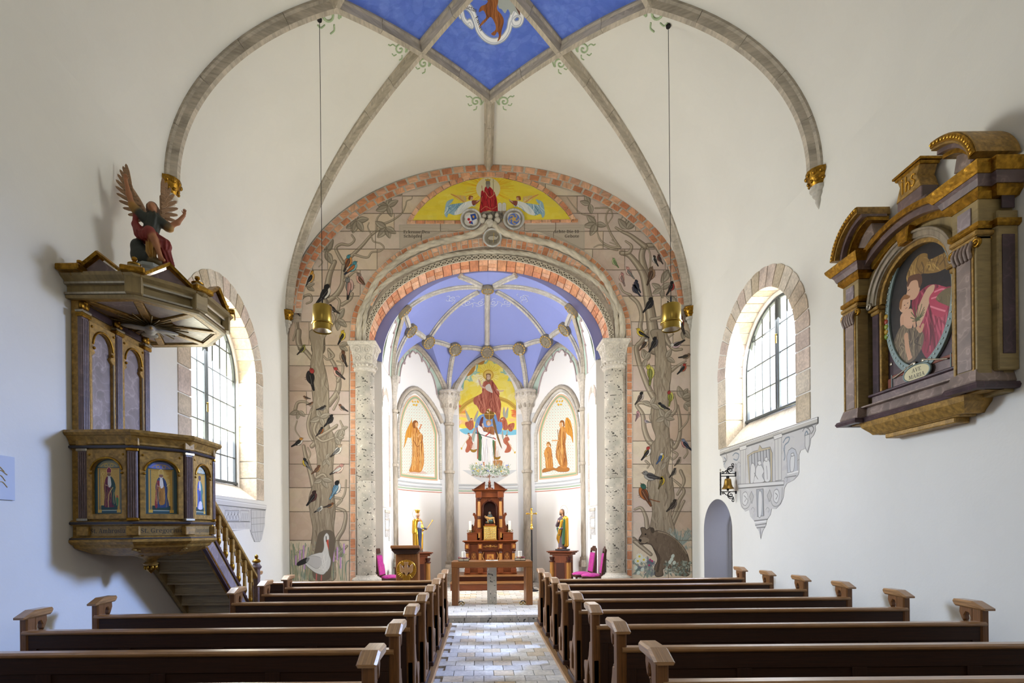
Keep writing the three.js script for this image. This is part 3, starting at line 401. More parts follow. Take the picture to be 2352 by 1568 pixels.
// aisle paving, step and chancel paving: one mesh for each tile
{
  const fl = scene.getObjectByName('floor'), tg = box(0.238, 0.03, 0.232, 0, 0, 0, 0.003); let n = 0;
  join(tg);
  for (let r = 0; r < 21; r++) for (let c = 0; c < 7; c++) { const x = -0.82 + 0.245 * (c + (r % 2) / 2), z = -9.84 + 0.119 + r * 0.238; if (x > 0.95) continue; const o = new THREE.Mesh(boxUV(tg.clone().translate(0, 0, rnd() * 5).translate(0, 0, 0), 'x'), MT.tile[(n * 5 + Math.floor(rnd() * 8)) % 8]); o.geometry.computeBoundingBox(); const zc = (o.geometry.boundingBox.min.z + o.geometry.boundingBox.max.z) / 2; o.geometry.translate(0, 0, -zc); o.position.set(x + 0.13, 0.003 + rr(-0.0012, 0.0012), z); o.name = 'tile'; o.castShadow = o.receiveShadow = true; fl.add(o); n++; }
  fl.children.forEach((o) => { o.position.y -= 0; });
  const sf = struct('floor_chancel', [box(9.74, 0.14, 3.2, 0, 0.05, -11.5), box(6, 0.14, 4.2, 0, 0.05, -15.0)], MT.joint), tg2 = box(0.27, 0.04, 0.235, 0, 0, 0, 0.003);
  for (let r = 0; r < 26; r++) for (let c = 0; c < 9; c++) { const x = -1.2 + 0.278 * (c + (r % 2) / 2), z = -10.32 - r * 0.242; const o = new THREE.Mesh(boxUV(tg2.clone(), 'x'), MT.tile[Math.floor(rnd() * 8)]); o.position.set(x, 0.142 + rr(-0.001, 0.001), z); o.name = 'tile'; o.castShadow = o.receiveShadow = true; sf.add(o); }
  for (let i = 0; i < 20; i++) { const x = -4.6 + i * 0.48; mk('step_stone', box(0.474, 0.05, 0.34, x, 0.137, -10.03, 0.008), MT.stoneWarm[3], sf); }
  for (let i = 0; i < 32; i++) { const x = -4.6 + i * 0.3; mk('riser_stone', box(0.295, 0.118, 0.06, x, 0.054, -9.91, 0.004), MT.tuff, sf); }
}
// ---------- apse: curved wall, ribbed half dome, painted columns in relief, frescoes ----------
const AR = 2.7, AD = 14.0, AEND = 13.165, DEG = PI / 180;
// angle along the apse wall (0 = middle, 90 = where the straight sides begin); radius; height -> world
function aP(phi, r, y) { const s = phi < 0 ? -1 : 1, a = Math.abs(phi); if (a <= 90) return [s * r * sin(a * DEG), y, -(AD + r * cos(a * DEG))]; return [s * r, y, -(AD - AR * (a - 90) * DEG)]; }
function onApse(px, py) { const [a, b] = ray(px, py); let lo = 14, hi = 17; for (let i = 0; i < 40; i++) { const d = (lo + hi) / 2, x = CAM.x + a * d; (Math.abs(x) < AR && d < AD + Math.sqrt(AR * AR - x * x)) ? lo = d : hi = d; } const d = lo, x = CAM.x + a * d; return [Math.atan2(x, d - AD) / DEG, CAM.y + b * d]; }
const AMAX = 90 + (AD - AEND) / AR / DEG, COLS = [-131, -79, -27, 27, 79, 131], PAN = [-105, -53, 0, 53, 105];
const domeY = (r) => 6.0 + 2.26 * Math.sqrt(Math.max(0, 1 - (r / AR) ** 2)), domeR = (y) => AR * Math.sqrt(Math.max(0, 1 - ((y - 6.0) / 2.26) ** 2));
const lunA = (phi) => { const c = PAN.reduce((m, q) => Math.abs(q - phi) < Math.abs(m - phi) ? q : m), t = Math.min(1, Math.abs(phi - c) / 24.4); return 6.02 + 1.33 * Math.pow(Math.max(0, 1 - Math.pow(t, 1.55)), 0.66); };
const lun = (phi) => Math.abs(phi) > 79 ? 6.02 : lunA(phi);
{
  const wa = structGroup('wall_apse'), dm = structGroup('ceiling_apse');
  const AWC = 13.65, AWH = 0.42, AWS = 4.9, winAt = (phi) => 0;
  // wall between the columns up to the pointed lunettes; the straight sides are built around their windows
  mk('plaster', [surf(140, 12, (u, v) => { const p = mix(-90, 90, u), h = Math.max(6.02, lun(p)); const q = aP(p, AR, mix(0.1, h, v)); return [...q, u * 8.5, v * 7]; }, true), surf(60, 1, (u, v) => aP(mix(-90, 90, u), AR + 0.4, mix(0, 7.6, v)))], MT.white, wa);
  for (const s of [-1, 1]) {
    const sh = new THREE.Shape([[AEND - 0.001, 0.1], [AD + 0.001, 0.1]].map((p) => new THREE.Vector2(...p))); for (let i = 0; i <= 20; i++) { const d = mix(AD + 0.001, AEND - 0.001, i / 20); sh.lineTo(d, Math.max(6.02, lun(90 + (AD - d) / AR / DEG))); }
    const win = archPts(AWC, AWH, 2.4, AWS, 12).slice().reverse().map((p) => new THREE.Vector2(clamp(p[0], AEND + 0.02, AD - 0.001), p[1])); sh.holes.push(new THREE.Path(win));
    mk('plaster', basis(new THREE.ExtrudeGeometry(sh, { depth: 0.4, bevelEnabled: false }), [0, 0, -1], [0, 1, 0], [s, 0, 0], [s * AR, 0, 0]), MT.white, wa);
    const w = structGroup(s < 0 ? 'window_3' : 'window_4'), M = (x, y, z) => [s * (AR + z), y, -x], cl = (x) => clamp(x, AEND + 0.01, AD + 0.06);
    const ang = []; for (let i = 0; i <= 10; i++) ang.push(PI * i / 10);
    for (let i = 0; i < 10; i++) { const S = new Soup(), q = (a, z, e) => M(AWC + (AWH - e) * cos(a), AWS + (AWH - e) * sin(a), z), a0 = ang[i] + 0.01, a1 = ang[i + 1] - 0.01; S.quad(q(a0, -0.012, 0.02), q(a0, 0.36, 0.02), q(a1, 0.36, 0.02), q(a1, -0.012, 0.02)); const R = (a) => M(cl(AWC + (AWH + 0.2) * cos(a)), AWS + (AWH + 0.2) * sin(a), -0.012); S.quad(q(a0, -0.012, 0.02), q(a1, -0.012, 0.02), R(a1), R(a0)); mk('stone', S.done(), MT.stoneWarm[i % 5 === 2 ? 0 : 3], w, 'y'); }
    for (let y = 2.4; y < AWS - 0.05; y += 0.36) { const h = Math.min(0.354, AWS - y); mk('stone', [box(0.37, h, 0.03, s * (AR + 0.175), y + h / 2, -(AWC + AWH - 0.014), 0.005), box(0.02, h, 0.18, s * (AR - 0.004), y + h / 2, -(AWC + AWH + 0.09), 0.005)], MT.stoneWarm[Math.floor(rnd() * 2) * 3], w, 'y'); mk('stone', box(0.37, h, 0.03, s * (AR + 0.175), y + h / 2, -(AWC - AWH + 0.014), 0.005), MT.stoneWarm[3], w, 'y'); }
    mk('window_frame', [box(0.05, 2.3, 0.04, s * (AR + 0.36), 3.95, -(AWC + AWH - 0.04)), box(0.05, 0.05, 0.84, s * (AR + 0.34), 2.78, -AWC)], MT.lead, w);
    const bars = []; for (let y = 3.1; y < 5.3; y += 0.42) bars.push(box(0.02, 0.02, 0.8, s * (AR + 0.36), y, -AWC, 0.002)); for (const o of [-0.2, 0, 0.2]) bars.push(box(0.014, 2.5, 0.02, s * (AR + 0.36), 4.0, -AWC - o, 0.002)); mk('glazing_bars', bars, MT.lead, w);
    mk('pane', basis(new THREE.ShapeGeometry(new THREE.Shape(archPts(AWC, AWH - 0.01, 2.78, AWS, 12).map((p) => new THREE.Vector2(...p)))), [0, 0, -1], [0, 1, 0], [s, 0, 0], [s * (AR + 0.37), 0, 0]), MT.glass, w);
    mk('window_sill', (() => { const S = new Soup(), a = M(AEND + 0.01, 2.36, -0.02), b = M(AD + 0.07, 2.36, -0.02), c = M(AD + 0.07, 2.77, 0.36), d = M(AEND + 0.01, 2.77, 0.36); S.quad(a, b, c, d); return S.done(); })(), MT.stoneGrey, w);
  }
  // dome above the lunettes, with the horizontal webs that join its cut edge to the wall
  const dome = (p, t) => { const rc = Math.min(AR - 0.001, domeR(Math.max(6.02, lun(p)))); const r = rc * Math.sin(t * PI / 2) , q = aP(p, r, domeY(r)); return [...q, p / 40 + 4, t * 2.4]; };
  mk('blue_vault', [surf(150, 20, (u, v) => { const p = mix(-90, 90, u); return dome(p, v); }), surf(150, 1, (u, v) => { const p = mix(-90, 90, u), h = Math.max(6.02, lun(p)), r = domeR(h); const q = aP(p, mix(r, AR + 0.01, v), h); return [...q, p / 40, v * 0.3]; })], MT.blueApse, dm);
  for (const s of [-1, 1]) mk('blue_vault', [surf(24, 16, (u, v) => { const p = s * mix(90, AMAX, u), rc = Math.min(AR - 0.001, domeR(Math.max(6.02, lun(p)))), r = rc * Math.sin(v * PI / 2); const q = aP(p, r, domeY(r)); return [...q, u * 0.8, v * 2.4]; }, s < 0), surf(24, 1, (u, v) => { const p = s * mix(90, AMAX, u), h = Math.max(6.02, lun(p)), r = domeR(h), q = aP(p, mix(r, AR + 0.01, v), h); return [...q, u, v * 0.3]; }, s < 0)], MT.blueApse, dm);
  mk('blue_vault', surf(60, 1, (u, v) => { const a = PI * u; return [mix(2.69, 3.1, v) * cos(a), mix(6.0, 6.2, v) + mix(2.255, 2.2, v) * sin(a), -AEND - 0.006]; }, true), MT.blueApse, dm);
  mk('outer_shell', [surf(40, 10, (u, v) => { const p = mix(-90, 90, u), r = 3.15 * Math.sin(v * PI / 2); return aP(p, r, 6 + 2.7 * Math.sqrt(Math.max(0, 1 - (r / 3.16) ** 2))); }, true), surf(10, 20, (u, v) => { const a = PI * v; return [3.15 * cos(a), 6 + 2.7 * sin(a), mix(-13.1, -14.01, u)]; })], MT.plaster, dm);
  // ribs in relief
  const RPr = [[-0.075, -0.03], [0.075, -0.03], [0.075, 0.02], [0.045, 0.035], [0.035, 0.075], [-0.035, 0.075], [-0.045, 0.035], [-0.075, 0.02]];
  const ribOn = (name, pts, inward, prof, m) => { const F = pts.map((p, i) => { const a = V3(...pts[Math.max(0, i - 1)]), b = V3(...pts[Math.min(pts.length - 1, i + 1)]), t = b.sub(a).normalize(), o = inward(p, i), s = V3().crossVectors(t, o).normalize(), q = V3().crossVectors(s, t).normalize(); return [p, s.toArray(), q.toArray()]; }); return mk(name, sweep(F, prof), m, dm, 'y'); };
  const toC = (p) => V3(-p[0], 5.2 - p[1], -AD - p[2]).normalize();
  const dr = (p, r) => aP(p, r, domeY(r));
  for (const p of PAN) { const a = []; for (let i = 1; i <= 14; i++) { const r = mix(0.16, domeR(lunA(p)) - 0.02, i / 14); const q = dr(p, r); if (Math.abs(p) > 90) { const c = [0, domeY(0), -AD], t = i / 14, e = dr(p, domeR(7.33)), x = mix(0, e[0], t), z = mix(-AD, e[2], t), rad = z > -AD ? Math.abs(x) : Math.hypot(x, z + AD); a.push([x, domeY(rad), z]); } else a.push(q); } ribOn('vault_rib', a, toC, RPr, MT.ribPale); }
  for (const s of [-1, 1]) { const a = []; for (let i = 1; i <= 8; i++) { const x = s * mix(0.1, 0.72, i / 8); a.push([x, domeY(Math.abs(x)), mix(-AD + 0.05, -AEND, i / 8)]); } ribOn('vault_rib', a, toC, RPr, MT.ribPale); }
  const ringR = 2.2, knots = [-105, -79, -53, -27, 0, 27, 53, 79, 105], kp = knots.map((p) => { const q = dr(p, p === 0 ? 2.2 : ringR); if (Math.abs(p) > 90) return aP(p, 2.16, 7.36); return q; });
  for (let i = 0; i < kp.length - 1; i++) { const a = []; for (let k = 0; k <= 6; k++) { const p = mix(knots[i], knots[i + 1], k / 6), sag = sin(PI * k / 6); const q = aP(p, mix(2.16, 2.2, Math.abs(p) < 1 ? 1 : 0.8), 0), x = mix(kp[i][0], kp[i + 1][0], k / 6), z = mix(kp[i][2], kp[i + 1][2], k / 6); const rad = z < -AD ? Math.hypot(x, z + AD) : Math.abs(x); a.push([x, domeY(Math.min(rad, 2.69)) , z]); } ribOn('vault_rib', a, toC, RPr, MT.ribPale); }
  for (const p of [-79, -27, 27, 79]) { const a = []; for (let i = 0; i <= 8; i++) { const y = mix(7.2, 6.05, i / 8), r = domeR(y); a.push(aP(p, r - 0.01, y)); } ribOn('springing_rib', a, toC, RPr, MT.ribPale); }
  const bossAt = (q, r, m, name) => { const n = toC(q), u = V3(1, 0, 0).sub(n.clone().multiplyScalar(n.x)).normalize(), w = V3().crossVectors(n, u); const frame = (g) => basis(g, u.toArray(), n.toArray(), w.toArray(), [q[0] + n.x * 0.06, q[1] + n.y * 0.06, q[2] + n.z * 0.06]); const o = mk(name, frame(lathe([[0.001, 0.05], [r * 0.6, 0.05], [r * 0.66, 0.03], [r * 0.8, 0.03], [r, 0.05], [r * 1.04, 0.03], [r, -0.06], [0.001, -0.06]], 28)), m, dm); const bumps = []; for (let i = 0; i < 14; i++) { const a = i * PI / 7; bumps.push(ball(r * 0.1, r * 0.88 * cos(a), 0.05, r * 0.88 * sin(a), 1, 0.6, 1, 8)); } mk('gilded_rim', frame(join(bumps)), MT.giltBright, o); mk('carving', frame(join([ball(r * 0.2, 0, 0.05, -r * 0.1, 1, 0.5, 1.2), ball(r * 0.12, 0, 0.06, -r * 0.38, 1, 0.6, 1), ball(r * 0.16, r * 0.28, 0.05, r * 0.14, 1.4, 0.4, 0.8), ball(r * 0.16, -r * 0.28, 0.05, r * 0.14, 1.4, 0.4, 0.8), ball(r * 0.14, 0, 0.05, r * 0.3, 1.2, 0.4, 1)])), m, o); };
  bossAt([0, domeY(0) - 0.01, -AD], 0.17, MT.boss, 'vault_boss'); kp.forEach((q, i) => bossAt([q[0], q[1], q[2]], 0.2, MT.boss, 'vault_boss'));
  // pointed wall arches with painted tracery
  const AW = [[-0.09, 0], [0.09, 0], [0.09, 0.03], [0.05, 0.05], [0.03, 0.09], [-0.03, 0.09], [-0.05, 0.05], [-0.09, 0.03]];
  const inw = (p) => { const z = Math.min(0, p[2] + AD); const v = V3(-p[0], 0, p[2] < -AD ? -(p[2] + AD) : 0); return v.normalize(); };
  for (const c of PAN) {
    const pts = [], lim = 24.6; for (let i = 0; i <= 40; i++) { const p = c + mix(-lim, lim, i / 40); if (Math.abs(p) > AMAX - 1) continue; const y = lunA(p) - 0.07; pts.push(aP(p, Math.abs(c) > 79 && y > 6 ? domeR(y) - 0.015 : AR - 0.012, y)); } if (pts.length > 4) ribOn('wall_arch', pts, inw, AW, MT.rib);
    if (c === 0) continue;
    if (Math.abs(c) > 79) mk('lunette', surf(24, 8, (u, v) => { const p = c + mix(-24, 24, u), q = clamp(p, -AMAX + 0.2, AMAX - 0.2), y = mix(5.98, Math.max(6, lunA(q) - 0.08), v); return aP(q, y > 6 ? domeR(y) - 0.01 : AR - 0.01, y); }), MT.white, dm);
    const wallR = (y) => Math.abs(c) > 79 && y > 6 ? domeR(y) : AR;
    const yin = (t) => { const a = Math.abs(t); return a > 17 ? 5.98 : 6.0 + (lunA(c + a * 1.4) - 6.0) * 0.8 + 0.075 * Math.abs(sin(a * PI / 5.6)) - 0.03; }, ok = (p) => Math.abs(p) < AMAX - 1;
    for (const s of [-1, 1]) { const q = []; for (let i = 0; i <= 34; i++) { const t = s * mix(17.4, 0, i / 34), p = c + t; if (ok(p)) { const y = yin(t); q.push(aP(p, wallR(y) - 0.018, y)); } } if (q.length > 3) mk('tracery', tube(q, 0.02, 70, 6), MT.mauve, dm); for (const t0 of [5.6, 11.2]) { const p = c + s * t0; if (!ok(p)) continue; const y0 = yin(t0), y1 = lunA(c + t0 * 1.12) - 0.1; mk('tracery', tube([[p, y0], [c + s * t0 * 1.1, mix(y0, y1, 0.5)], [c + s * t0 * 1.02, y1]].filter((k) => ok(k[0])).map(([P2, y]) => aP(P2, wallR(y) - 0.016, y)), 0.014, 12, 6), MT.mauve, dm); mk('tracery', ball(0.035, ...aP(p, wallR(y0) - 0.02, y0 - 0.03), 1, 1.2, 1, 8), MT.mauve, dm); } }
    const web = []; for (const s of [-1, 1]) web.push(surf(40, 1, (u, v) => { const t = s * mix(22, 0.2, u), p = clamp(c + t, -AMAX + 1, AMAX - 1), y = mix(yin(t), Math.max(yin(t), lunA(c + t) - 0.05), v); return aP(p, wallR(y) - (Math.abs(c) > 79 ? 0.016 : 0.008), y); })); mk('tracery_field', web, MT.sage, dm);
  }
  // columns in relief with twisted shafts and flaring capitals
  for (const p of [-79, -27, 27, 79]) {
    const c = structGroup('column_apse'), big = Math.abs(p) < 50, R = big ? 0.125 : 0.085, [X, , Z] = aP(p, AR - 0.03, 0), y0 = big ? 0.75 : 0.95;
    const pl = []; for (let y = y0; y < 5.5; y += 0.05) pl.push([X, y, Z]);
    const cv = [[y0, 3.55], [3.62, 5.02]];
    for (const [a, b] of cv) { const n = 90, m = 20; mk('twisted_shaft', surf(m, n, (u, v) => { const th = u * 2 * PI, y = mix(a, b, v), r = R * (0.9 + 0.11 * Math.abs(cos(3 * th - y * 9))); return [X + r * cos(th), y, Z + r * sin(th), u * 0.7, y]; }), MT.rib, c); }
    const ring = (y, r) => lathe([[R * 0.8, y - 0.06], [r, y - 0.04], [r * 1.08, y], [r, y + 0.04], [R * 0.8, y + 0.06]], 24, X, 0, Z);
    mk('shaft_ring', [ring(3.58, R * 1.25), ring(5.08, R * 1.2), ring(y0, R * 1.3)], MT.rib, c);
    mk('capital', lathe(big ? [[R * 0.9, 5.1], [R, 5.3], [R * 1.5, 5.55], [R * 2.3, 5.78], [R * 2.75, 5.84], [R * 2.9, 5.9], [R * 2.7, 6.02], [R * 2.95, 6.05], [R * 2.8, 6.1], [0.001, 6.12]] : [[R * 0.9, 5.1], [R, 5.5], [R * 1.4, 5.8], [R * 2, 5.95], [R * 2.1, 6.04], [0.001, 6.08]], 8, X, 0, Z), MT.stoneGrey, c);
    if (big) mk('carving', [...Array.from({ length: 16 }, (_, i) => ball(0.035, X + R * 2.6 * cos(i * PI / 8), 5.95, Z + R * 2.6 * sin(i * PI / 8), 1, 1.5, 1, 8)), ...Array.from({ length: 10 }, (_, i) => ball(0.04, X + R * 1.75 * cos(i * PI / 5), 5.62, Z + R * 1.75 * sin(i * PI / 5), 1, 1.8, 1, 8))], MT.rib, c);
    mk('base', big ? [lathe([[0.001, 0.16], [0.25, 0.16], [0.25, 0.42], [0.2, 0.46], [0.2, 0.62], [0.16, 0.68], [0.15, 0.75], [0.001, 0.76]], 8, X, 0, Z)] : lathe([[0.001, 0.72], [0.15, 0.72], [0.15, 0.85], [0.12, 0.9], [0.1, 0.95], [0.001, 0.96]], 8, X, 0, Z), MT.stoneGrey, c);
    mk('painted_strip', surf(2, 2, (u, v) => aP(p + mix(-1, 1, u) * (big ? 6.5 : 4.5), AR - 0.006, mix(0.2, 5.4, v))), mat('#d4d4d2', { roughness: 0.95 }), c);
  }
  // painted cornice band
  const band = (y0, y1, m, o, name) => { for (const c of [-53, 0, 53]) mk(name, surf(30, 1, (u, v) => aP(c + mix(-1, 1, u) * (c ? 20.4 : 20.4), AR - o, mix(y0, y1, v))), m, wa); };
  const G1 = mat('#b9bcbc', { roughness: 0.9 }), G2 = mat('#d8dad9', { roughness: 0.9 }), G3 = mat('#a5b79a', { roughness: 0.9 }), G4 = mat('#c87b62', { roughness: 0.9 });
  band(3.17, 3.21, G1, 0.02, 'painted_band'); band(3.1, 3.155, G2, 0.016, 'painted_band'); band(3.06, 3.1, G1, 0.018, 'painted_band'); band(2.985, 3.025, G3, 0.012, 'painted_band'); band(2.93, 2.95, G4, 0.012, 'painted_band');
  // white scrolls on the blue vault
  for (const [p, r] of [[14, 0.75], [-14, 0.75], [40, 0.85], [-40, 0.85], [74, 1.0], [-74, 1.0]]) { const g = [], tg = (pts, w) => g.push(tube(pts.map(([a, b]) => { const rr2 = r + b * 0.16, q = p + a * 0.16 / r / DEG; return aP(q, rr2, domeY(rr2) - 0.006); }), w, 24, 6)); const sp = []; for (let i = 0; i < 22; i++) { const t = i / 21, a = t * 8.6, R = mix(0.7, 0.1, t); sp.push([R * cos(a), R * sin(a)]); } tg(sp, 0.012); tg([[0.7, -0.2], [1.1, 0.1], [1.3, 0.7]], 0.01); tg([[-0.6, 0.3], [-1.1, 0.2], [-1.4, 0.6]], 0.01); tg([[-0.2, -0.7], [0.2, -1.1], [0.7, -1.0]], 0.009); tg([[0.3, 0.65], [-0.2, 1], [-0.6, 0.9]], 0.009); mk('painted_scroll', g, MT.paleScroll, dm); }
  // twisted pointed frames round the side frescoes
  for (const c of [-53, 53]) {
    const pts = [], y0 = 3.25, ys = 4.7, w = 19.5; for (let y = y0; y < ys; y += 0.15) pts.push([c - w, y]); for (let i = 0; i <= 24; i++) { const t = -1 + i / 12; pts.push([c + w * t, ys + 1.2 * Math.pow(1 - Math.pow(Math.abs(t), 1.7), 0.72)]); } for (let y = ys - 0.15; y > y0; y -= 0.15) pts.push([c + w, y]);
    ribOn('fresco_frame', pts.map(([p, y]) => aP(p, AR - 0.005, y)), inw, [[-0.05, 0], [0.05, 0], [0.045, 0.03], [0.02, 0.045], [-0.02, 0.045], [-0.045, 0.03]], MT.ribPale);
    const up = pts.filter((q) => q[1] > 4.95).map(([p, y]) => aP(c + (p - c) * 1.18, AR - 0.03, y + 0.11)); const n = up.length; mk('twisted_moulding', (() => { const C = new THREE.CatmullRomCurve3(up.map((q) => V3(...q))), N = 120, Q = C.getSpacedPoints(N); return surf(14, N, (u, v) => { const i = Math.round(v * N), a = Q[Math.max(0, i - 1)], b = Q[Math.min(N, i + 1)], t = b.clone().sub(a).normalize(), o = inw(Q[i].toArray()), s = V3().crossVectors(t, o).normalize(), th = u * 2 * PI, R = 0.06 * (0.85 + 0.2 * Math.abs(cos(th * 2 - v * 60))); return [Q[i].x + (s.x * cos(th) + o.x * sin(th)) * R, Q[i].y + (s.y * cos(th) + o.y * sin(th)) * R, Q[i].z + (s.z * cos(th) + o.z * sin(th)) * R, u, v * 4]; }); })(), MT.rib, dm);
  }
}
// frescoes on the curved wall, painted in photograph pixels and hung at their angles
function apseFresco(name, label, c, half, y0, y1, top, W, H, draw, parts) {
  const x = cvs(W, H, '#e7e3da'); const [pa, ya] = [c, (y0 + y1) / 2];
  const px = (phi, y) => { const q = aP(phi, AR, y), d = -q[2]; const ux = (q[0] - CAM.x) / d * CAM.f, uy = (CAM.y - q[1]) / d * CAM.f, co = cos(CAM.roll), si = sin(CAM.roll); return [CAM.px + co * ux + si * uy, CAM.py - si * ux + co * uy]; };
  const ym = (y0 + y1) / 2, l = px(c - half, ym), r = px(c + half, ym), u0 = px(c, y1), d0 = px(c, y0), hx = (d0[0] - u0[0]) / 2, hy = (d0[1] - u0[1]) / 2, A = [l[0] - hx, l[1] - hy], B = [r[0] - hx, r[1] - hy], C = [l[0] + hx, l[1] + hy], a = (B[0] - A[0]) / W, b = (B[1] - A[1]) / W, e = (C[0] - A[0]) / H, f = (C[1] - A[1]) / H, det = a * f - b * e;
  x.setTransform(f / det, -b / det, -e / det, a / det, (e * A[1] - f * A[0]) / det, (b * A[0] - a * A[1]) / det); draw(x); x.setTransform(1, 0, 0, 1, 0, 0);
  const m = mat('#ffffff', { map: ctex(x), roughness: 0.9 }), t = thing(name, label, 'painting', [0, 0, 0]);
  const g = (outline, off) => { const Rr = AR - off, S = 22; if (!outline) return surf(36, 40, (u, v) => { const p = c + half * (2 * u - 1), yt = top(2 * u - 1), y = mix(y0, yt, v); return [...aP(p, Rr, y), u, (y - y0) / (y1 - y0)]; }, true); const sh = new THREE.ShapeGeometry(new THREE.Shape(outline.map((q) => { const X = ((q[0] - A[0]) * f - (q[1] - A[1]) * e) / det / W, Y = (-(q[0] - A[0]) * b + (q[1] - A[1]) * a) / det / H; return new THREE.Vector2(X, 1 - Y); })), 4), p = sh.attributes.position, uv = sh.attributes.uv; for (let i = 0; i < p.count; i++) { const X = p.getX(i), Y = p.getY(i); uv.setXY(i, X, Y); p.setXYZ(i, ...aP(c + half * (2 * X - 1), Rr, y0 + (y1 - y0) * Y)); } sh.computeVertexNormals(); sh.userData.uv = true; return sh; };
  mk('painted_field', g(null, 0.01), m, t); for (const [n, s] of parts) mk(n, g(s, 0.016), m, t);
  if (c) for (const [a, b, col] of [[0, 0.035, '#d9b08c'], [0.035, 0.085, '#93aa84'], [0.085, 0.115, '#e3bd9d']]) { const O = []; const yb = y0 + 0.0; for (let i = 0; i <= 10; i++) O.push([-1 + i / 5, 0]); for (let i = 0; i <= 6; i++) O.push([1, i / 6, 1]); for (let i = 0; i <= 24; i++) O.push([1 - i / 12, 2]); for (let i = 0; i <= 6; i++) O.push([-1, 1 - i / 6, 1]); const pt = (q, ins) => { const k = 1 - ins / (half * DEG * AR), tt = q[0] * k; const y = q.length === 2 && q[1] === 0 ? yb + ins : q.length === 3 ? mix(yb + ins, top(q[0] * 0.985) - ins, q[1]) : top(q[0] * 0.985) - ins * 1.1; return aP(c + half * tt, AR - 0.014, y); }; mk('painted_border', surf(O.length - 1, 1, (u, v) => pt(O[Math.round(u * (O.length - 1))], mix(a, b, v))), mat(col, { roughness: 0.9 }), t); }
  return t;
}
const pointed = (sp, y1, pow = 0.7) => (t) => sp + (y1 - sp) * Math.pow(Math.max(0, 1 - Math.pow(Math.abs(t), 1.7)), pow);
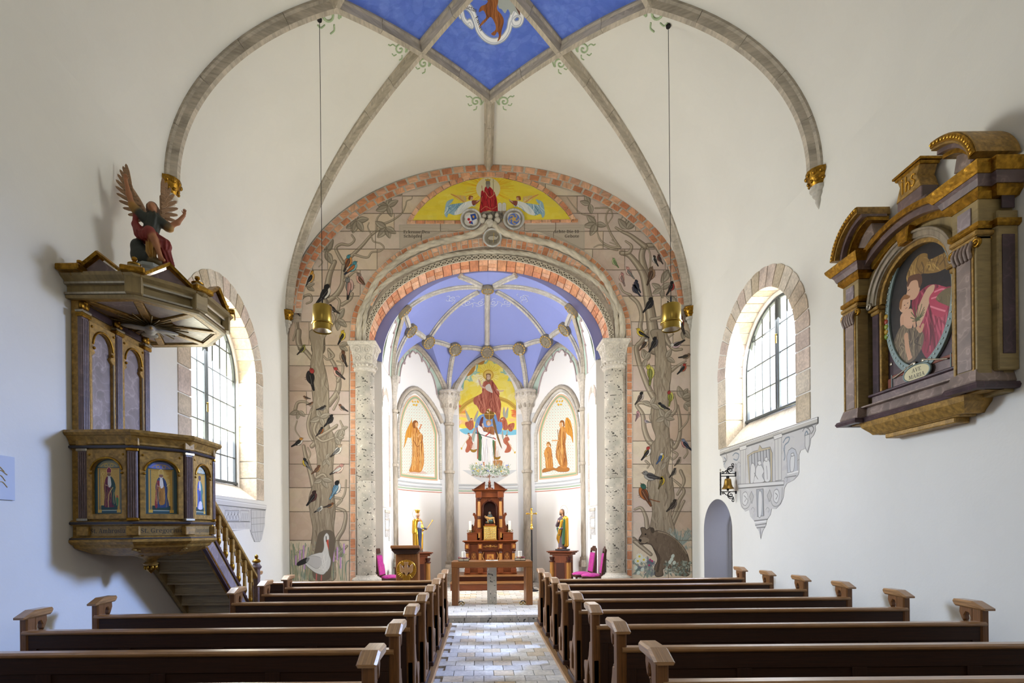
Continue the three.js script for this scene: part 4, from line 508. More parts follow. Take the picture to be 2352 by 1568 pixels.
{
  const bz = (s) => P(s).map(([a, b]) => [1020 + a / 4.752, 800 + b / 4.752]);
  apseFresco('fresco', 'fresco of a figure in red above a white-robed angel with scales, behind the high altar', 0, 19.6, 3.22, 7.26, pointed(6.0, 7.25, 0.75), 1024, 1900, (x) => zoomed(x, 1020, 800, 4.752, () => {
    x.fillStyle = '#ece8e0'; x.fillRect(0, 0, 998, 1568);
    blob(x, '500,80 560,150 650,200 660,280 720,300 730,360 810,380 820,480 880,500 895,600 890,690 860,760 860,820 800,880 700,885 500,890 300,885 200,870 150,850 190,800 130,740 105,700 110,600 110,540 150,480 210,450 210,360 290,330 300,280 370,250 370,180 450,140', '#f0dc5a'); mottle(x, 110, 90, 780, 620, 160, ['#f6eeb8', '#f2e48a', '#eccf2c', '#f5e9a4'], 0.15, 0.4, 20, 90); mottle(x, 300, 260, 200, 150, 30, ['#f7f3e2'], 0.2, 0.4, 20, 60);
    blob(x, '700,330 790,370 860,450 890,560 850,540 780,440', '#efcb1e'); for (const [a, b] of [[110, 690], [160, 650], [820, 660], [860, 700], [800, 690]]) mottle(x, a - 40, b - 20, 110, 70, 14, ['#dd7a4a', '#e59a66', '#d8603a'], 0.4, 0.7, 12, 46, 0); mottle(x, 120, 720, 180, 120, 14, ['#efb890', '#f0cf9c'], 0.5, 0.7, 14, 50, 0); mottle(x, 720, 700, 160, 120, 14, ['#efb890', '#f0d070'], 0.5, 0.7, 14, 50, 0);
    blob(x, '170,885 300,860 450,880 560,880 700,885 840,890 800,935 690,940 560,920 420,925 300,920 230,930', '#7fc3d8'); blob(x, '450,700 380,730 345,800 345,900 460,920 600,920 640,830 610,760 540,700', '#6e93c8'); for (let i = 0; i < 26; i++) { x.fillStyle = '#d8b94a'; x.fillRect(rr(350, 630), rr(720, 870), 7, 7); }
    x.strokeStyle = '#7cae98'; x.lineWidth = 17; x.lineCap = 'round'; for (const f of [1, -1]) { x.save(); if (f < 0) { x.translate(1006, 0); x.scale(-1, 1); } for (const q of ['500,84 455,150 440,120', '440,150 370,165 350,260 330,270', '350,258 385,252', '365,200 350,110', '340,245 290,300 285,350 260,335', '240,300 300,270', '288,300 306,348', '205,440 215,350 240,335']) line(x, q, '#9cc3ac', 15); blob(x, '440,100 360,140 360,165 430,160', '#b9863a'); blob(x, '340,170 270,230 225,300 280,290 330,240', '#b9863a'); blob(x, '170,420 200,330 260,300 220,360 205,420', '#8fb59f'); x.restore(); }
    line(x, '165,690 230,610 330,545', '#c9a548', 42); line(x, '610,540 700,580 800,670', '#c9a548', 42); line(x, '170,680 240,610 330,550', '#ad8830', 6); line(x, '610,545 700,585 795,665', '#ad8830', 6);
    for (let i = 0; i < 26; i++) { const a = i / 26 * 2 * PI; line(x, [[483 + 60 * cos(a), 275 + 60 * sin(a)], [483 + (i % 2 ? 95 : 120) * cos(a), 275 + (i % 2 ? 95 : 120) * sin(a)]], '#d9b648', 4); } x.fillStyle = '#d0a53a'; x.beginPath(); x.arc(483, 278, 58, 0, 7); x.fill(); x.fillStyle = '#e2c266'; x.beginPath(); x.arc(483, 278, 44, 0, 7); x.fill();
    x.fillStyle = '#7d5a22'; x.beginPath(); x.arc(494, 712, 55, 0, 7); x.fill(); line(x, '494,660 494,765', '#caa650', 6); line(x, '440,708 548,712', '#caa650', 6);
    cloth(x, '440,350 420,390 415,440 408,480 330,530 325,590 360,620 400,690 440,700 470,660 500,650 520,680 560,700 590,790 610,740 622,600 600,520 605,480 575,410 540,360 520,335', '#a85e4a', '#6f3023', '#cf8b72', 70, 0.06, 7); blob(x, '450,410 470,385 500,380 520,430 530,475 490,460 460,440', '#cfc4b6'); line(x, '530,360 545,440 600,520', '#7a2f28', 9); line(x, '440,420 405,400 385,345', '#cfae98', 18); line(x, '385,345 378,325', '#cfae98', 7); line(x, '580,440 610,458 645,455', '#cfae98', 14); x.fillStyle = '#cdb29a'; x.beginPath(); x.ellipse(484, 305, 25, 36, 0, 0, 7); x.fill(); blob(x, '460,300 458,270 484,262 510,272 510,320 520,350 505,345 506,300 494,280 470,282 466,330 452,350', '#8c6846'); blob(x, '468,325 484,335 500,325 498,350 484,358 470,350', '#80603f'); line(x, '470,680 480,690', '#d4b8a0', 14); line(x, '495,655 500,670', '#d4b8a0', 12); for (const e of [475, 494]) { x.fillStyle = '#3a2c22'; x.fillRect(e - 3, 297, 6, 4); }
    for (const [s, wg, dx] of [['300,760 320,790 325,850 290,885 260,870 230,830 235,800 270,790', ['230,670 250,690 285,760 270,790 245,740', '375,665 355,690 325,770 345,780 365,720'], 0], ['620,750 660,745 690,800 695,870 660,885 640,860 630,800 605,790', ['655,630 640,690 650,745 665,745', '698,635 670,690 665,745 690,740 697,690'], 0], ['700,830 760,810 768,850 740,900 705,890', [], 0], ['262,920 300,960 305,1000 320,1050 280,1110 250,1130 232,1110 250,1050 240,1010 270,970', ['350,850 320,900 300,960 320,1000 345,900'], 0], ['690,950 715,990 700,1010 735,1060 720,1120 660,1125 685,1060 650,1020 650,980', ['640,890 630,950 650,1000', '690,880 680,930 690,950'], 0]]) { for (const w of wg) { blob(x, w, '#c58f86'); blob(x, P(w).map(([a, b]) => [a + 4, b + 10]), 'rgba(140,190,170,.6)'); } cloth(x, s, '#b3654a', '#7a3524', '#d4906f', 12, 0.1, 5); }
    for (const [a, b] of [[300, 768], [632, 762], [270, 930], [682, 950]]) { x.fillStyle = '#cfa98e'; x.beginPath(); x.arc(a, b, 13, 0, 7); x.fill(); blob(x, [[a - 14, b - 2], [a - 4, b - 16], [a + 12, b - 10], [a + 6, b - 6]], '#7a4f30'); } line(x, '275,950 230,1020 190,1085', '#e0d3b0', 8); hardPoly(x, P('180,1080 200,1075 195,1100 185,1100'), '#c9a240'); line(x, '700,1010 740,1080 770,1130', '#e0d3b0', 8); hardPoly(x, P('762,1125 784,1118 780,1140 768,1142'), '#c9a240');
    blob(x, '430,740 400,760 385,830 410,850', '#6d3a34'); cloth(x, '540,745 560,800 580,900 605,990 632,1082 610,1050 575,960 545,860 530,790', '#7a5c33', '#4b3820', '#b29256', 10, 0.3, 6); cloth(x, '360,850 400,900 420,1000 415,1120 410,1210 370,1200 362,1100 365,950', '#4f7b53', '#2c4f38', '#b37a44', 12, 0, 8); cloth(x, '520,960 550,970 565,1050 560,1180 540,1200', '#4f7b53', '#2c4f38', '#a04a38', 8, 0, 6); line(x, '362,860 372,1000 368,1190', '#a9533e', 12); line(x, '556,985 560,1100 545,1210', '#b0703c', 12);
    cloth(x, '420,960 520,950 530,1050 545,1200 560,1290 580,1320 510,1330 450,1325 415,1270 408,1150 412,1050', '#f0ece6', '#b6b0ae', '#ffffff', 40, 0.02, 7); cloth(x, '375,830 420,860 440,900 540,900 575,950 560,1000 520,980 430,970 400,930 370,880', '#f2eee8', '#c3bdb8', '#fff', 10, 0, 5); cloth(x, '420,840 470,850 520,840 545,860 548,930 500,920 460,900 430,890', '#a06a44', '#6c3d2a', '#c9a05a', 16, 0, 6); x.fillStyle = '#c9553f'; x.fillRect(428, 1228, 13, 60); line(x, '345,910 450,945 560,975', '#2c2a2c', 7); line(x, '452,945 500,905', '#b0382c', 12); line(x, '540,965 560,980', '#b0382c', 10); x.fillStyle = '#d8b79e'; x.beginPath(); x.ellipse(487, 805, 22, 30, 0, 0, 7); x.fill(); blob(x, '462,815 460,785 478,772 500,774 514,790 512,830 504,800 490,785 472,795 470,825', '#b98a4a'); line(x, '420,815 432,850', '#d8b79e', 16); for (const e of [479, 496]) { x.fillStyle = '#463526'; x.fillRect(e - 3, 799, 6, 4); }
    for (const [a, b] of [[322, 1090], [578, 1170]]) { blob(x, [[a - 36, b], [a, b + 8], [a + 36, b], [a + 24, b + 26], [a, b + 34], [a - 24, b + 26]], '#a07a2c', '#6a4d18', 3); blob(x, [[a - 14, b], [a - 12, b - 40], [a + 4, b - 70], [a + 14, b - 30], [a + 16, b]], '#e0cdbd'); line(x, [[a - 30, b], [a - 4, b - 110]], '#9a968c', 2); line(x, [[a + 30, b], [a + 6, b - 110]], '#9a968c', 2); }
    cloth(x, '542,1215 630,1215 630,1270 600,1310 570,1300 545,1260', '#b07b4a', '#7d4a2a', '#d2a566', 14, 0, 6);
    x.fillStyle = 'rgba(170,175,178,.55)'; hardPoly(x, P('200,1320 800,1320 500,1500'), 'rgba(185,190,192,.6)'); blob(x, '440,1300 480,1322 590,1325 560,1335 470,1332', '#2c2e30');
    mottle(x, 300, 1265, 410, 105, 330, ['#8fa286', '#a8b597', '#6f8a6c', '#c5cdb4', '#7b9074'], 0.5, 0.9, 5, 16); for (let i = 0; i < 70; i++) { const a = rr(270, 740), b = 1270 + 40 * Math.pow((a - 505) / 230, 2); line(x, [[505 + (a - 505) * 0.8, 1320], [a, b - rr(0, 60)]], ['#8da384', '#a9b69a', '#c2c9b6'][i % 3], 3); } for (let i = 0; i < 60; i++) { x.fillStyle = ['#e6ddb8', '#d8b94a', '#9aa3d4', '#efeadf'][i % 4]; x.beginPath(); x.arc(rr(300, 710), rr(1240, 1350), rr(4, 9), 0, 7); x.fill(); } for (let i = 0; i < 80; i++) { const a = rr(310, 700); line(x, [[a, 1360 + 24 * (1 - ((a - 505) / 200) ** 2)], [a + rr(-20, 20), 1378 + 24 * (1 - ((a - 505) / 200) ** 2)]], '#8a6a4a', 2); }
  }), [['painted_figure', bz('440,350 330,530 325,590 440,700 560,700 590,790 622,600 600,480 650,450 575,410 520,335 540,260 484,215 430,270')], ['painted_angel', bz('460,770 375,830 360,860 362,1200 415,1270 450,1325 580,1320 630,1270 630,1215 560,1190 632,1082 540,745')], ['painted_wreath', bz('300,1290 340,1350 420,1385 505,1395 600,1380 680,1340 710,1290 690,1250 600,1310 570,1335 450,1325 400,1270')]]);
  const pane = (x, green) => { x.fillStyle = '#dfdcd0'; x.fillRect(860, 840, 540, 320); };
  const side = (s) => {
    const X = (v) => s < 0 ? v : v;
    return (x) => zoomed(x, 860, 820, 4.356, () => {
      const mir = (f) => { x.save(); if (s > 0) { x.translate(2262, -4); x.scale(-1, 1); } f(); x.restore(); };
      mir(() => {
        hardPoly(x, P('240,330 680,330 680,1300 240,1300'), '#e9e6df'); const outer = P('262,1250 262,520 290,420 340,350 420,318 480,330 560,400 620,500 640,560 640,1262');
        smoothPath(x, outer, true); x.fillStyle = '#d8b495'; x.fill(); for (const [k, c] of [[0.975, '#8ea480'], [0.935, '#e0b897'], [0.9, '#d5d8ca']]) { smoothPath(x, outer.map(([a, b]) => [450 + (a - 450) * k, 790 + (b - 790) * (1 - (1 - k) * 0.55)]), true); x.fillStyle = c; x.fill(); }
        for (let a = 285; a < 625; a += 26) for (let b = 400; b < 1190; b += 30) { x.fillStyle = 'rgba(196,128,86,.55)'; x.fillRect(a - 5, b - 1.5, 10, 3); x.fillRect(a - 1.5, b - 5, 3, 10); x.fillStyle = 'rgba(140,160,130,.4)'; x.fillRect(a + 9, b + 12, 7, 5); x.fillRect(a + 5, b - 8, 3, 8); }
        for (const q of ['280,560 282,480 320,410 300,470 290,540', '400,352 350,368 330,400 380,380', '470,352 440,340 420,342 450,372', '480,380 530,420 580,490 600,560 585,560 540,480', '605,520 622,580 628,650 612,600']) blob(x, q, '#c49b86'); for (const q of ['280,640 300,560 350,520 300,540 290,440 350,385 390,400', '500,400 540,400 600,480 585,560 540,560', '390,400 400,360 430,352 466,372 470,410']) line(x, q, '#ced3d0', 9);
        x.fillStyle = '#cfd2ca'; x.beginPath(); x.ellipse(427, 440, 44, 62, 0, 0, 7); x.fill(); for (let i = 0; i < 6; i++) { const a = i * PI / 3; x.fillStyle = '#d3a83a'; x.beginPath(); x.ellipse(427 + 26 * cos(a), 440 + 38 * sin(a), 14, 9, a + 1, 0, 7); x.fill(); } x.fillStyle = '#d3a83a'; x.beginPath(); x.arc(427, 440, 9, 0, 7); x.fill();
        x.fillStyle = '#f0ede6'; x.fillRect(275, 1178, 350, 62); x.fillStyle = '#86a075'; hardPoly(x, P('365,1182 512,1186 512,1238 365,1234'), '#86a075');
      });
      x.fillStyle = '#e3c23c'; x.font = '700 46px serif'; x.save(); if (s < 0) { x.translate(380, 1228); x.rotate(0.03); x.fillText('S. Gabriel', 0, 0, 125); } else { x.translate(1786, 1222); x.rotate(-0.03); x.fillText('S. Rafael', 0, 0, 125); } x.restore();
      const G = '#bb7d38', Dk = '#7c451a', Lt = '#e6b56c';
      if (s < 0) {
        hardPoly(x, P('335,1140 490,1128 550,1168 410,1158'), '#cdb3a4'); cloth(x, '388,600 380,640 330,740 310,850 298,902 325,850 345,800 380,800 400,720 402,690', '#c8892f', '#9a6420', '#e0aa4c', 14, -0.1, 5);
        cloth(x, '400,700 440,690 470,740 500,780 500,830 508,900 512,1000 508,1080 480,1145 420,1140 365,1130 385,1060 395,960 392,860 385,780', G, Dk, Lt, 70, 0.0, 7); line(x, '410,830 450,890 490,830', Dk, 6); line(x, '470,830 478,980 470,1130', Lt, 6); x.fillStyle = '#cf9e6a'; x.beginPath(); x.ellipse(436, 664, 20, 30, 0.1, 0, 7); x.fill(); blob(x, '404,700 400,650 424,626 450,636 456,660 440,645 424,660 428,700', '#8a5423'); line(x, '440,800 462,740 480,676', '#b98a3c', 5); for (const [a, b] of [[478, 690], [484, 672], [470, 706]]) { x.fillStyle = '#c2703c'; x.beginPath(); x.arc(a, b, 8, 0, 7); x.fill(); } line(x, '452,790 478,760', '#cf9e6a', 12);
      } else {
        cloth(x, '1905,602 1950,640 1975,740 1980,850 1955,790 1920,770 1900,740 1890,680', '#c8892f', '#9a6420', '#e0aa4c', 14, 0.1, 5); blob(x, '1675,1160 1690,1125 1750,1100 1800,1110 1840,1086 1930,1098 1920,1130 1830,1140 1780,1128 1720,1150', '#a86d2f', Dk, 4);
        cloth(x, '1850,690 1890,700 1905,780 1895,860 1905,960 1915,1060 1900,1100 1850,1095 1815,1030 1798,980 1805,880 1822,800 1830,740', G, Dk, Lt, 60, 0.02, 7); line(x, '1815,720 1830,900 1845,1080', '#8a5a22', 6); cloth(x, '1715,900 1750,900 1762,960 1770,1040 1772,1100 1740,1115 1708,1112 1702,1020 1692,960', G, Dk, Lt, 26, 0, 5); x.fillStyle = '#cf9e6a'; x.beginPath(); x.ellipse(1848, 672, 18, 28, -0.1, 0, 7); x.fill(); blob(x, '1836,650 1850,626 1880,636 1888,680 1874,690 1866,650', '#8a5423'); x.fillStyle = '#cf9e6a'; x.beginPath(); x.ellipse(1726, 876, 15, 20, 0, 0, 7); x.fill(); blob(x, '1712,866 1730,842 1752,870 1750,900 1738,866', '#a06a2c'); line(x, '1822,828 1765,830', '#cf9e6a', 12);
      }
    });
  };
  const zz = (s) => P(s).map(([a, b]) => [860 + a / 4.356, 820 + b / 4.356]);
  apseFresco('fresco', 'painted fresco panel of a single golden angel with a lily', -53, 17.2, 3.3, 5.82, pointed(4.75, 5.8, 0.72), 768, 1152, side(-1), [['painted_angel', zz('400,700 388,600 340,700 298,902 380,800 395,960 365,1130 480,1145 512,1000 500,780 480,676 456,660 424,626 400,650')]]);
  apseFresco('fresco', 'painted fresco panel of a golden angel with a child', 53, 17.2, 3.3, 5.82, pointed(4.75, 5.8, 0.72), 768, 1152, side(1), [['painted_angel', zz('1830,740 1836,650 1880,636 1905,602 1975,740 1980,850 1905,790 1915,1060 1900,1100 1815,1060 1798,980')], ['painted_child', zz('1712,866 1730,842 1752,870 1770,1040 1772,1100 1708,1112 1692,960')]]);
}
// ---------- chancel wall: painted masonry, brick arches, twisted mouldings, tree murals ----------
const Wp = (px, py) => atD(px, py, -ZC), MW = 9.8, MH = 10.7;
const mx = cvs(2048, 2048, '#b3a594');
{ const [x0, y0] = Wp(0, 0), [x1, y1] = Wp(1000, 0), [x2, y2] = Wp(0, 1000), kx = 2048 / MW, ky = 2048 / MH; mx.setTransform((x1 - x0) / 1000 * kx, -(y1 - y0) / 1000 * ky, (x2 - x0) / 1000 * kx, -(y2 - y0) / 1000 * ky, (x0 + 4.9) * kx, 2048 - y0 * ky); }
function muralUV(g) { const h = g.index ? g.toNonIndexed() : g, p = h.attributes.position, uv = new Float32Array(p.count * 2); for (let i = 0; i < p.count; i++) { uv[i * 2] = (p.getX(i) + 4.9) / MW; uv[i * 2 + 1] = p.getY(i) / MH; } h.setAttribute('uv', new THREE.BufferAttribute(uv, 2)); h.userData.uv = true; return h; }
const muralMat = mat('#ffffff', { roughness: 0.92, bumpMap: null });
const wallC = (() => {
  const sh = new THREE.Shape([[-5.3, 0], [-2.935, 0], [-2.935, 6.286]].map((p) => new THREE.Vector2(...p)));
  for (let i = 1; i <= 40; i++) { const a = PI - PI * i / 40; sh.lineTo(2.935 * cos(a) , 6.286 + 2.03 * sin(a)); }
  for (const p of [[2.935, 0], [5.3, 0], [5.3, 11], [-5.3, 11]]) sh.lineTo(...p);
  return struct('wall_chancel', move(new THREE.ExtrudeGeometry(sh, { depth: 0.525, bevelEnabled: false }), 0, 0, ZC - 0.54), mat('#c3b4a2', { map: TX.stone, roughness: 0.95 }));
})();
// curves of the arch in photograph pixels (left half, mirrored about x = 1127)
const mirrorC = (s) => { const a = P(s); return [...a, ...a.slice(0, -1).reverse().map(([x, y]) => [2254 - x, y - (1127 - x) * 0.009])]; };
function dense(pts, step = 4) { const c = new THREE.CatmullRomCurve3(pts.map(([x, y]) => V3(x, y, 0)), false, 'centripetal'), n = Math.ceil(c.getLength() / step); return c.getSpacedPoints(n).map((v) => [v.x, v.y]); }
const ring1 = mirrorC('810,790 811,755 816,722 833,682 858,638 900,597 923,581 985,554 1040,541 1100,533 1127,531');
const ring2 = mirrorC('846,700 858,676 873,656 923,617 971,591 1027,571 1083,560 1127,556');
const ropeO = P('826,788 826,745 829,722 844,690 867,644 901,610 943,582 993,561 1041,551 1080,541 1108,529 1121,514'), ropeI = mirrorC('837,788 838,740 843,709 867,669 900,640 957,612 1027,588 1080,581 1127,579');
const ropeOR = ropeO.map(([x, y]) => [2254 - x, y - (1127 - x) * 0.009]);
const r1d = dense(ring1, 3), edgeX = (y, side) => { let b = side < 0 ? 803 : 1452; if (y < 740) { const h = r1d.filter((p) => (p[0] - 1127) * side > 0); let m = 1e9; for (const p of h) if (Math.abs(p[1] - y) < m) { m = Math.abs(p[1] - y); b = p[0] + side * 7; } } return b; };
// stones
const rowsY = [1380, 1241, 1175, 1120, 1066, 1013, 952, 898, 840, 793, 739, 680, 620, 572, 531, 490, 450, 412, 372];
const ell = []; for (let i = 0; i < 64; i++) { const a = 2 * PI * i / 64; ell.push([0.03 + 4.56 * cos(a), (i < 32 ? 7.04 + 3.23 * sin(a) : 7.04 + 9 * sin(a))]); }
const stoneTint = ['#cbb6a2', '#c9b8ab', '#d4c1a8', '#c4ad98', '#d0bfb0', '#bfa998', '#d6c8b0', '#cdb9a0', '#c7b2a6'];
const areaOf = (p) => p.reduce((a, q, i) => a + q[0] * p[(i + 1) % p.length][1] - p[(i + 1) % p.length][0] * q[1], 0);
for (let r = 0; r < rowsY.length - 1; r++) {
  const y0 = rowsY[r + 1], y1 = rowsY[r];
  for (const side of [-1, 1]) {
    const whole = y1 <= 531, lim = side < 0 ? 664 : 1592, e0 = whole ? 1127 : edgeX(y0, side), e1 = whole ? 1127 : edgeX(y1, side); let x = lim - side * (whole ? 0 : 0), k = 0;
    const end = side < 0 ? Math.max(e0, e1) : Math.min(e0, e1);
    while ((end - x) * -side > 6) {
      let w = rr(62, 120); if (r < 4) w = rr(55, 95); if (k === 0) w = rr(40, 90); if (Math.abs(end - x) < w + 30) w = Math.abs(end - x);
      let a = x, b = x - side * w; k++; x = b; if (a > b) [a, b] = [b, a];
      let pg = [[a + 0.7, y0 + 0.7], [b - 0.7, y0 + 0.7], [b - 0.7, y1 - 0.7], [a + 0.7, y1 - 0.7]];
      let cl = side < 0 ? [[0, y0 - 9], [e0 - 1, y0], [e1 - 1, y1], [0, y1 + 9]] : [[3000, y1 + 9], [e1 + 1, y1], [e0 + 1, y0], [3000, y0 - 9]]; if (areaOf(cl) < 0) cl.reverse();
      pg = clipPoly(pg, cl); if (pg.length < 3) continue;
      const w0 = pg.map((p) => Wp(...p)), wp = y0 < 705 ? clipPoly(w0, ell) : w0.map(([a, b]) => [clamp(a, -4.86, 4.86), b]); if (areaOf(wp) < 0) wp.reverse(); if (wp.length < 3 || Math.abs(areaOf(wp)) < 0.01) continue;
      hardPoly(mx, pg, stoneTint[Math.floor(rnd() * 9)]);
      mx.save(); hardPoly(mx, pg); mx.clip(); mottle(mx, a, y0, b - a, y1 - y0, 26, ['#e2d5c2', '#b39d8a', '#d9c3b8', '#c2b49c'], 0.05, 0.16, 6, 30); line(mx, [[a, y1 - 1], [b, y1 - 1]], 'rgba(90,75,65,.5)', 0.8); mx.restore();
      mk('stone', muralUV(slab(wp, ZC - 0.03, ZC, 0.003, (X, Y, n) => [X, Y, n])), muralMat, wallC);
    }
  }
}
// ---- trees painted over the stones
function branch(x, s, w0, w1, light = 1) {
  const d = dense(typeof s === 'string' ? P(s) : s, 7);
  const pass = (c, k, ox, oy) => { for (let i = 0; i < d.length - 1; i++) { const w = mix(w0, w1, i / d.length); x.strokeStyle = c; x.lineWidth = w * k; x.lineCap = 'round'; x.beginPath(); x.moveTo(d[i][0] + ox * w, d[i][1] + oy * w); x.lineTo(d[i + 1][0] + ox * w, d[i + 1][1] + oy * w); x.stroke(); } };
  pass('#6b5f51', 1.08, 0, 0); pass('#8d7f6d', 0.88, -0.03, -0.02); pass('#a59782', 0.5, -0.12, -0.06); pass('#bdb09a', 0.2 * light, -0.18, -0.1);
}
function trunk(x, s, n) { const pts = P(s), xs = pts.map((p) => p[0]), ys = pts.map((p) => p[1]), x0 = Math.min(...xs), x1 = Math.max(...xs), y0 = Math.min(...ys), y1 = Math.max(...ys); x.save(); smoothPath(x, pts, true); x.fillStyle = '#9a8c78'; x.fill(); x.strokeStyle = '#6e6252'; x.lineWidth = 4; x.stroke(); x.clip(); for (let i = 0; i < n; i++) { const a = mix(x0, x1, rnd()), b = mix(y0, y1, rnd()), l = rr(60, 200), t = (a - x0) / (x1 - x0); x.globalAlpha = rr(0.15, 0.45); line(x, [[a, b], [a + rr(-16, 16), b + l * 0.5], [a + rr(-22, 22), b + l]], rnd() < 0.35 + 0.4 * Math.abs(t - 0.4) ? '#6a5d4d' : '#b9ac96', rr(2, 9)); } x.restore(); x.globalAlpha = 1; return pts; }
function leaf(x, cx, cy, len, ang, w = 0.34) { x.save(); x.translate(cx, cy); x.rotate(-ang * PI / 180); const q = [[0, 0], [len * 0.3, -len * w * 0.8], [len * 0.65, -len * w * 0.7], [len, 0], [len * 0.65, len * w * 0.6], [len * 0.3, len * w * 0.7]]; smoothPath(x, q, true); x.fillStyle = '#9c9180'; x.fill(); x.strokeStyle = '#6c6152'; x.lineWidth = len * 0.035; x.stroke(); x.save(); x.clip(); x.globalAlpha = 0.6; line(x, [[0, len * 0.1], [len * 0.5, len * 0.22], [len, 0.05 * len]], '#756a5a', len * 0.12); line(x, [[0, -len * 0.06], [len * 0.5, -len * 0.16], [len, 0]], '#bcb19c', len * 0.1); x.restore(); line(x, [[0, 0], [len * 0.5, -len * 0.04], [len, 0]], '#6c6152', len * 0.02); x.restore(); }
const flower = (x, cx, cy, len, angs) => angs.forEach((a) => leaf(x, cx, cy, len * rr(0.9, 1.1), a));
const birdOut = [[-0.52, -0.035], [-0.2, -0.12], [0.05, -0.19], [0.2, -0.2], [0.3, -0.24], [0.42, -0.2], [0.45, -0.14], [0.53, -0.12], [0.45, -0.08], [0.38, 0.02], [0.25, 0.14], [0.0, 0.17], [-0.2, 0.08], [-0.52, 0.04]];
const birds = { '-1': [], 1: [] };
// ox, oy, s: crop frame; then x, y, length, heading in degrees, colours: back, belly, wing, head, tail
function bird(side, fr, bx, by, len, ang, back, belly, wing, head, tail = wing) {
  const [ox, oy, s] = fr, X = ox + bx / s, Y = oy + by / s, L = len / s, flip = Math.cos(ang * PI / 180) < 0, a = (flip ? 180 - ang : ang) * PI / 180; mx.save(); mx.translate(X, Y); if (flip) mx.scale(-1, 1); mx.rotate(-a); mx.scale(L, L);
  hardPoly(mx, [[-0.52, -0.035], [-0.1, -0.09], [-0.1, 0.07], [-0.52, 0.04]], tail, '#2a2420', 0.012);
  blob(mx, [[-0.25, 0], [0, -0.17], [0.22, -0.16], [0.36, 0], [0.2, 0.14], [-0.02, 0.16]], back, '#2a2420', 0.014); blob(mx, [[-0.1, 0.1], [0.15, 0.02], [0.34, -0.06], [0.34, 0.04], [0.2, 0.13], [0, 0.15]], belly);
  blob(mx, [[0.2, -0.18], [0.3, -0.25], [0.42, -0.2], [0.44, -0.1], [0.34, -0.05], [0.24, -0.08]], head, '#2a2420', 0.012);
  blob(mx, [[-0.34, -0.01], [-0.05, -0.1], [0.2, -0.1], [0.22, 0], [0.06, 0.07], [-0.12, 0.05]], wing, '#211b18', 0.012); mx.globalAlpha = 0.6; for (let i = 0; i < 3; i++) line(mx, [[-0.26, 0.0 + i * 0.012], [0.0, -0.05 + i * 0.04], [0.18, -0.06 + i * 0.04]], i % 2 ? '#ded6c6' : '#1d1815', 0.012); mx.globalAlpha = 1;
  hardPoly(mx, [[0.43, -0.17], [0.53, -0.12], [0.43, -0.11]], '#5a4632'); mx.fillStyle = '#0e0c0b'; mx.beginPath(); mx.arc(0.37, -0.165, 0.018, 0, 7); mx.fill(); line(mx, [[0.02, 0.16], [0.05, 0.24]], '#4a3a30', 0.012); line(mx, [[0.1, 0.15], [0.13, 0.23]], '#4a3a30', 0.012); mx.restore();
  const c = Math.cos(a), n = Math.sin(a); birds[side].push(birdOut.map(([u, v]) => { const p = u * c + v * n, q = -u * n + v * c; return Wp(X + (flip ? -p : p) * L, Y + q * L); }));
}
const Z3 = [620, 360, 3.563], Z5 = [640, 760, 2.613], Z4 = [1120, 360, 3.563], Z6 = [1380, 760, 2.613], trunks = { '-1': [], 1: [] };
const keepTrunk = (side, fr, pts) => trunks[side].push(pts.map(([a, b]) => Wp(fr[0] + a / fr[2], fr[1] + b / fr[2])));
zoomed(mx, ...Z3, (x) => {
  for (const b of [['250,1568 230,1450 222,1350 240,1220 270,1150 330,1130 340,1180 300,1200', 40, 14], ['190,1500 215,1400 205,1300 240,1568', 16, 20], ['350,960 345,860 390,830 430,860 400,900', 14, 8], ['440,1200 470,1060 490,960 530,860', 60, 34], ['470,1180 540,1130 590,1050 600,950 612,870 680,800 760,720 830,640 905,585', 44, 18], ['600,870 560,800 540,745 580,715 650,720 692,680 670,640', 30, 14], ['690,800 800,822 832,782 900,772 932,742 905,710 845,690 830,650', 18, 10], ['830,640 800,570 810,540', 12, 8], ['900,560 1000,520 1080,460 1110,400 1120,362 1160,345 1165,325', 20, 6], ['870,600 880,500 955,430', 17, 9], ['560,1250 570,1180 545,1150', 24, 18], ['590,1210 660,1160 675,1120', 30, 22], ['610,1010 700,940 720,950', 26, 10], ['420,1400 500,1380 530,1320 500,1270 460,1300', 30, 16], ['395,1568 400,1450 425,1330 445,1190', 110, 62]]) branch(x, ...b);
  flower(x, 965, 405, 95, [75, 30, 165, 200, 290]); flower(x, 712, 525, 105, [10, 215, 250, 300]); flower(x, 950, 580, 100, [150, 230, 290, 330]); flower(x, 455, 780, 120, [60, 115, 300]); flower(x, 300, 1060, 75, [150, 330, 20]); flower(x, 555, 1330, 95, [60, 270, 320]); x.strokeStyle = '#7c7060'; x.lineWidth = 9; x.beginPath(); x.arc(704, 495, 17, 0, 7); x.stroke();
});
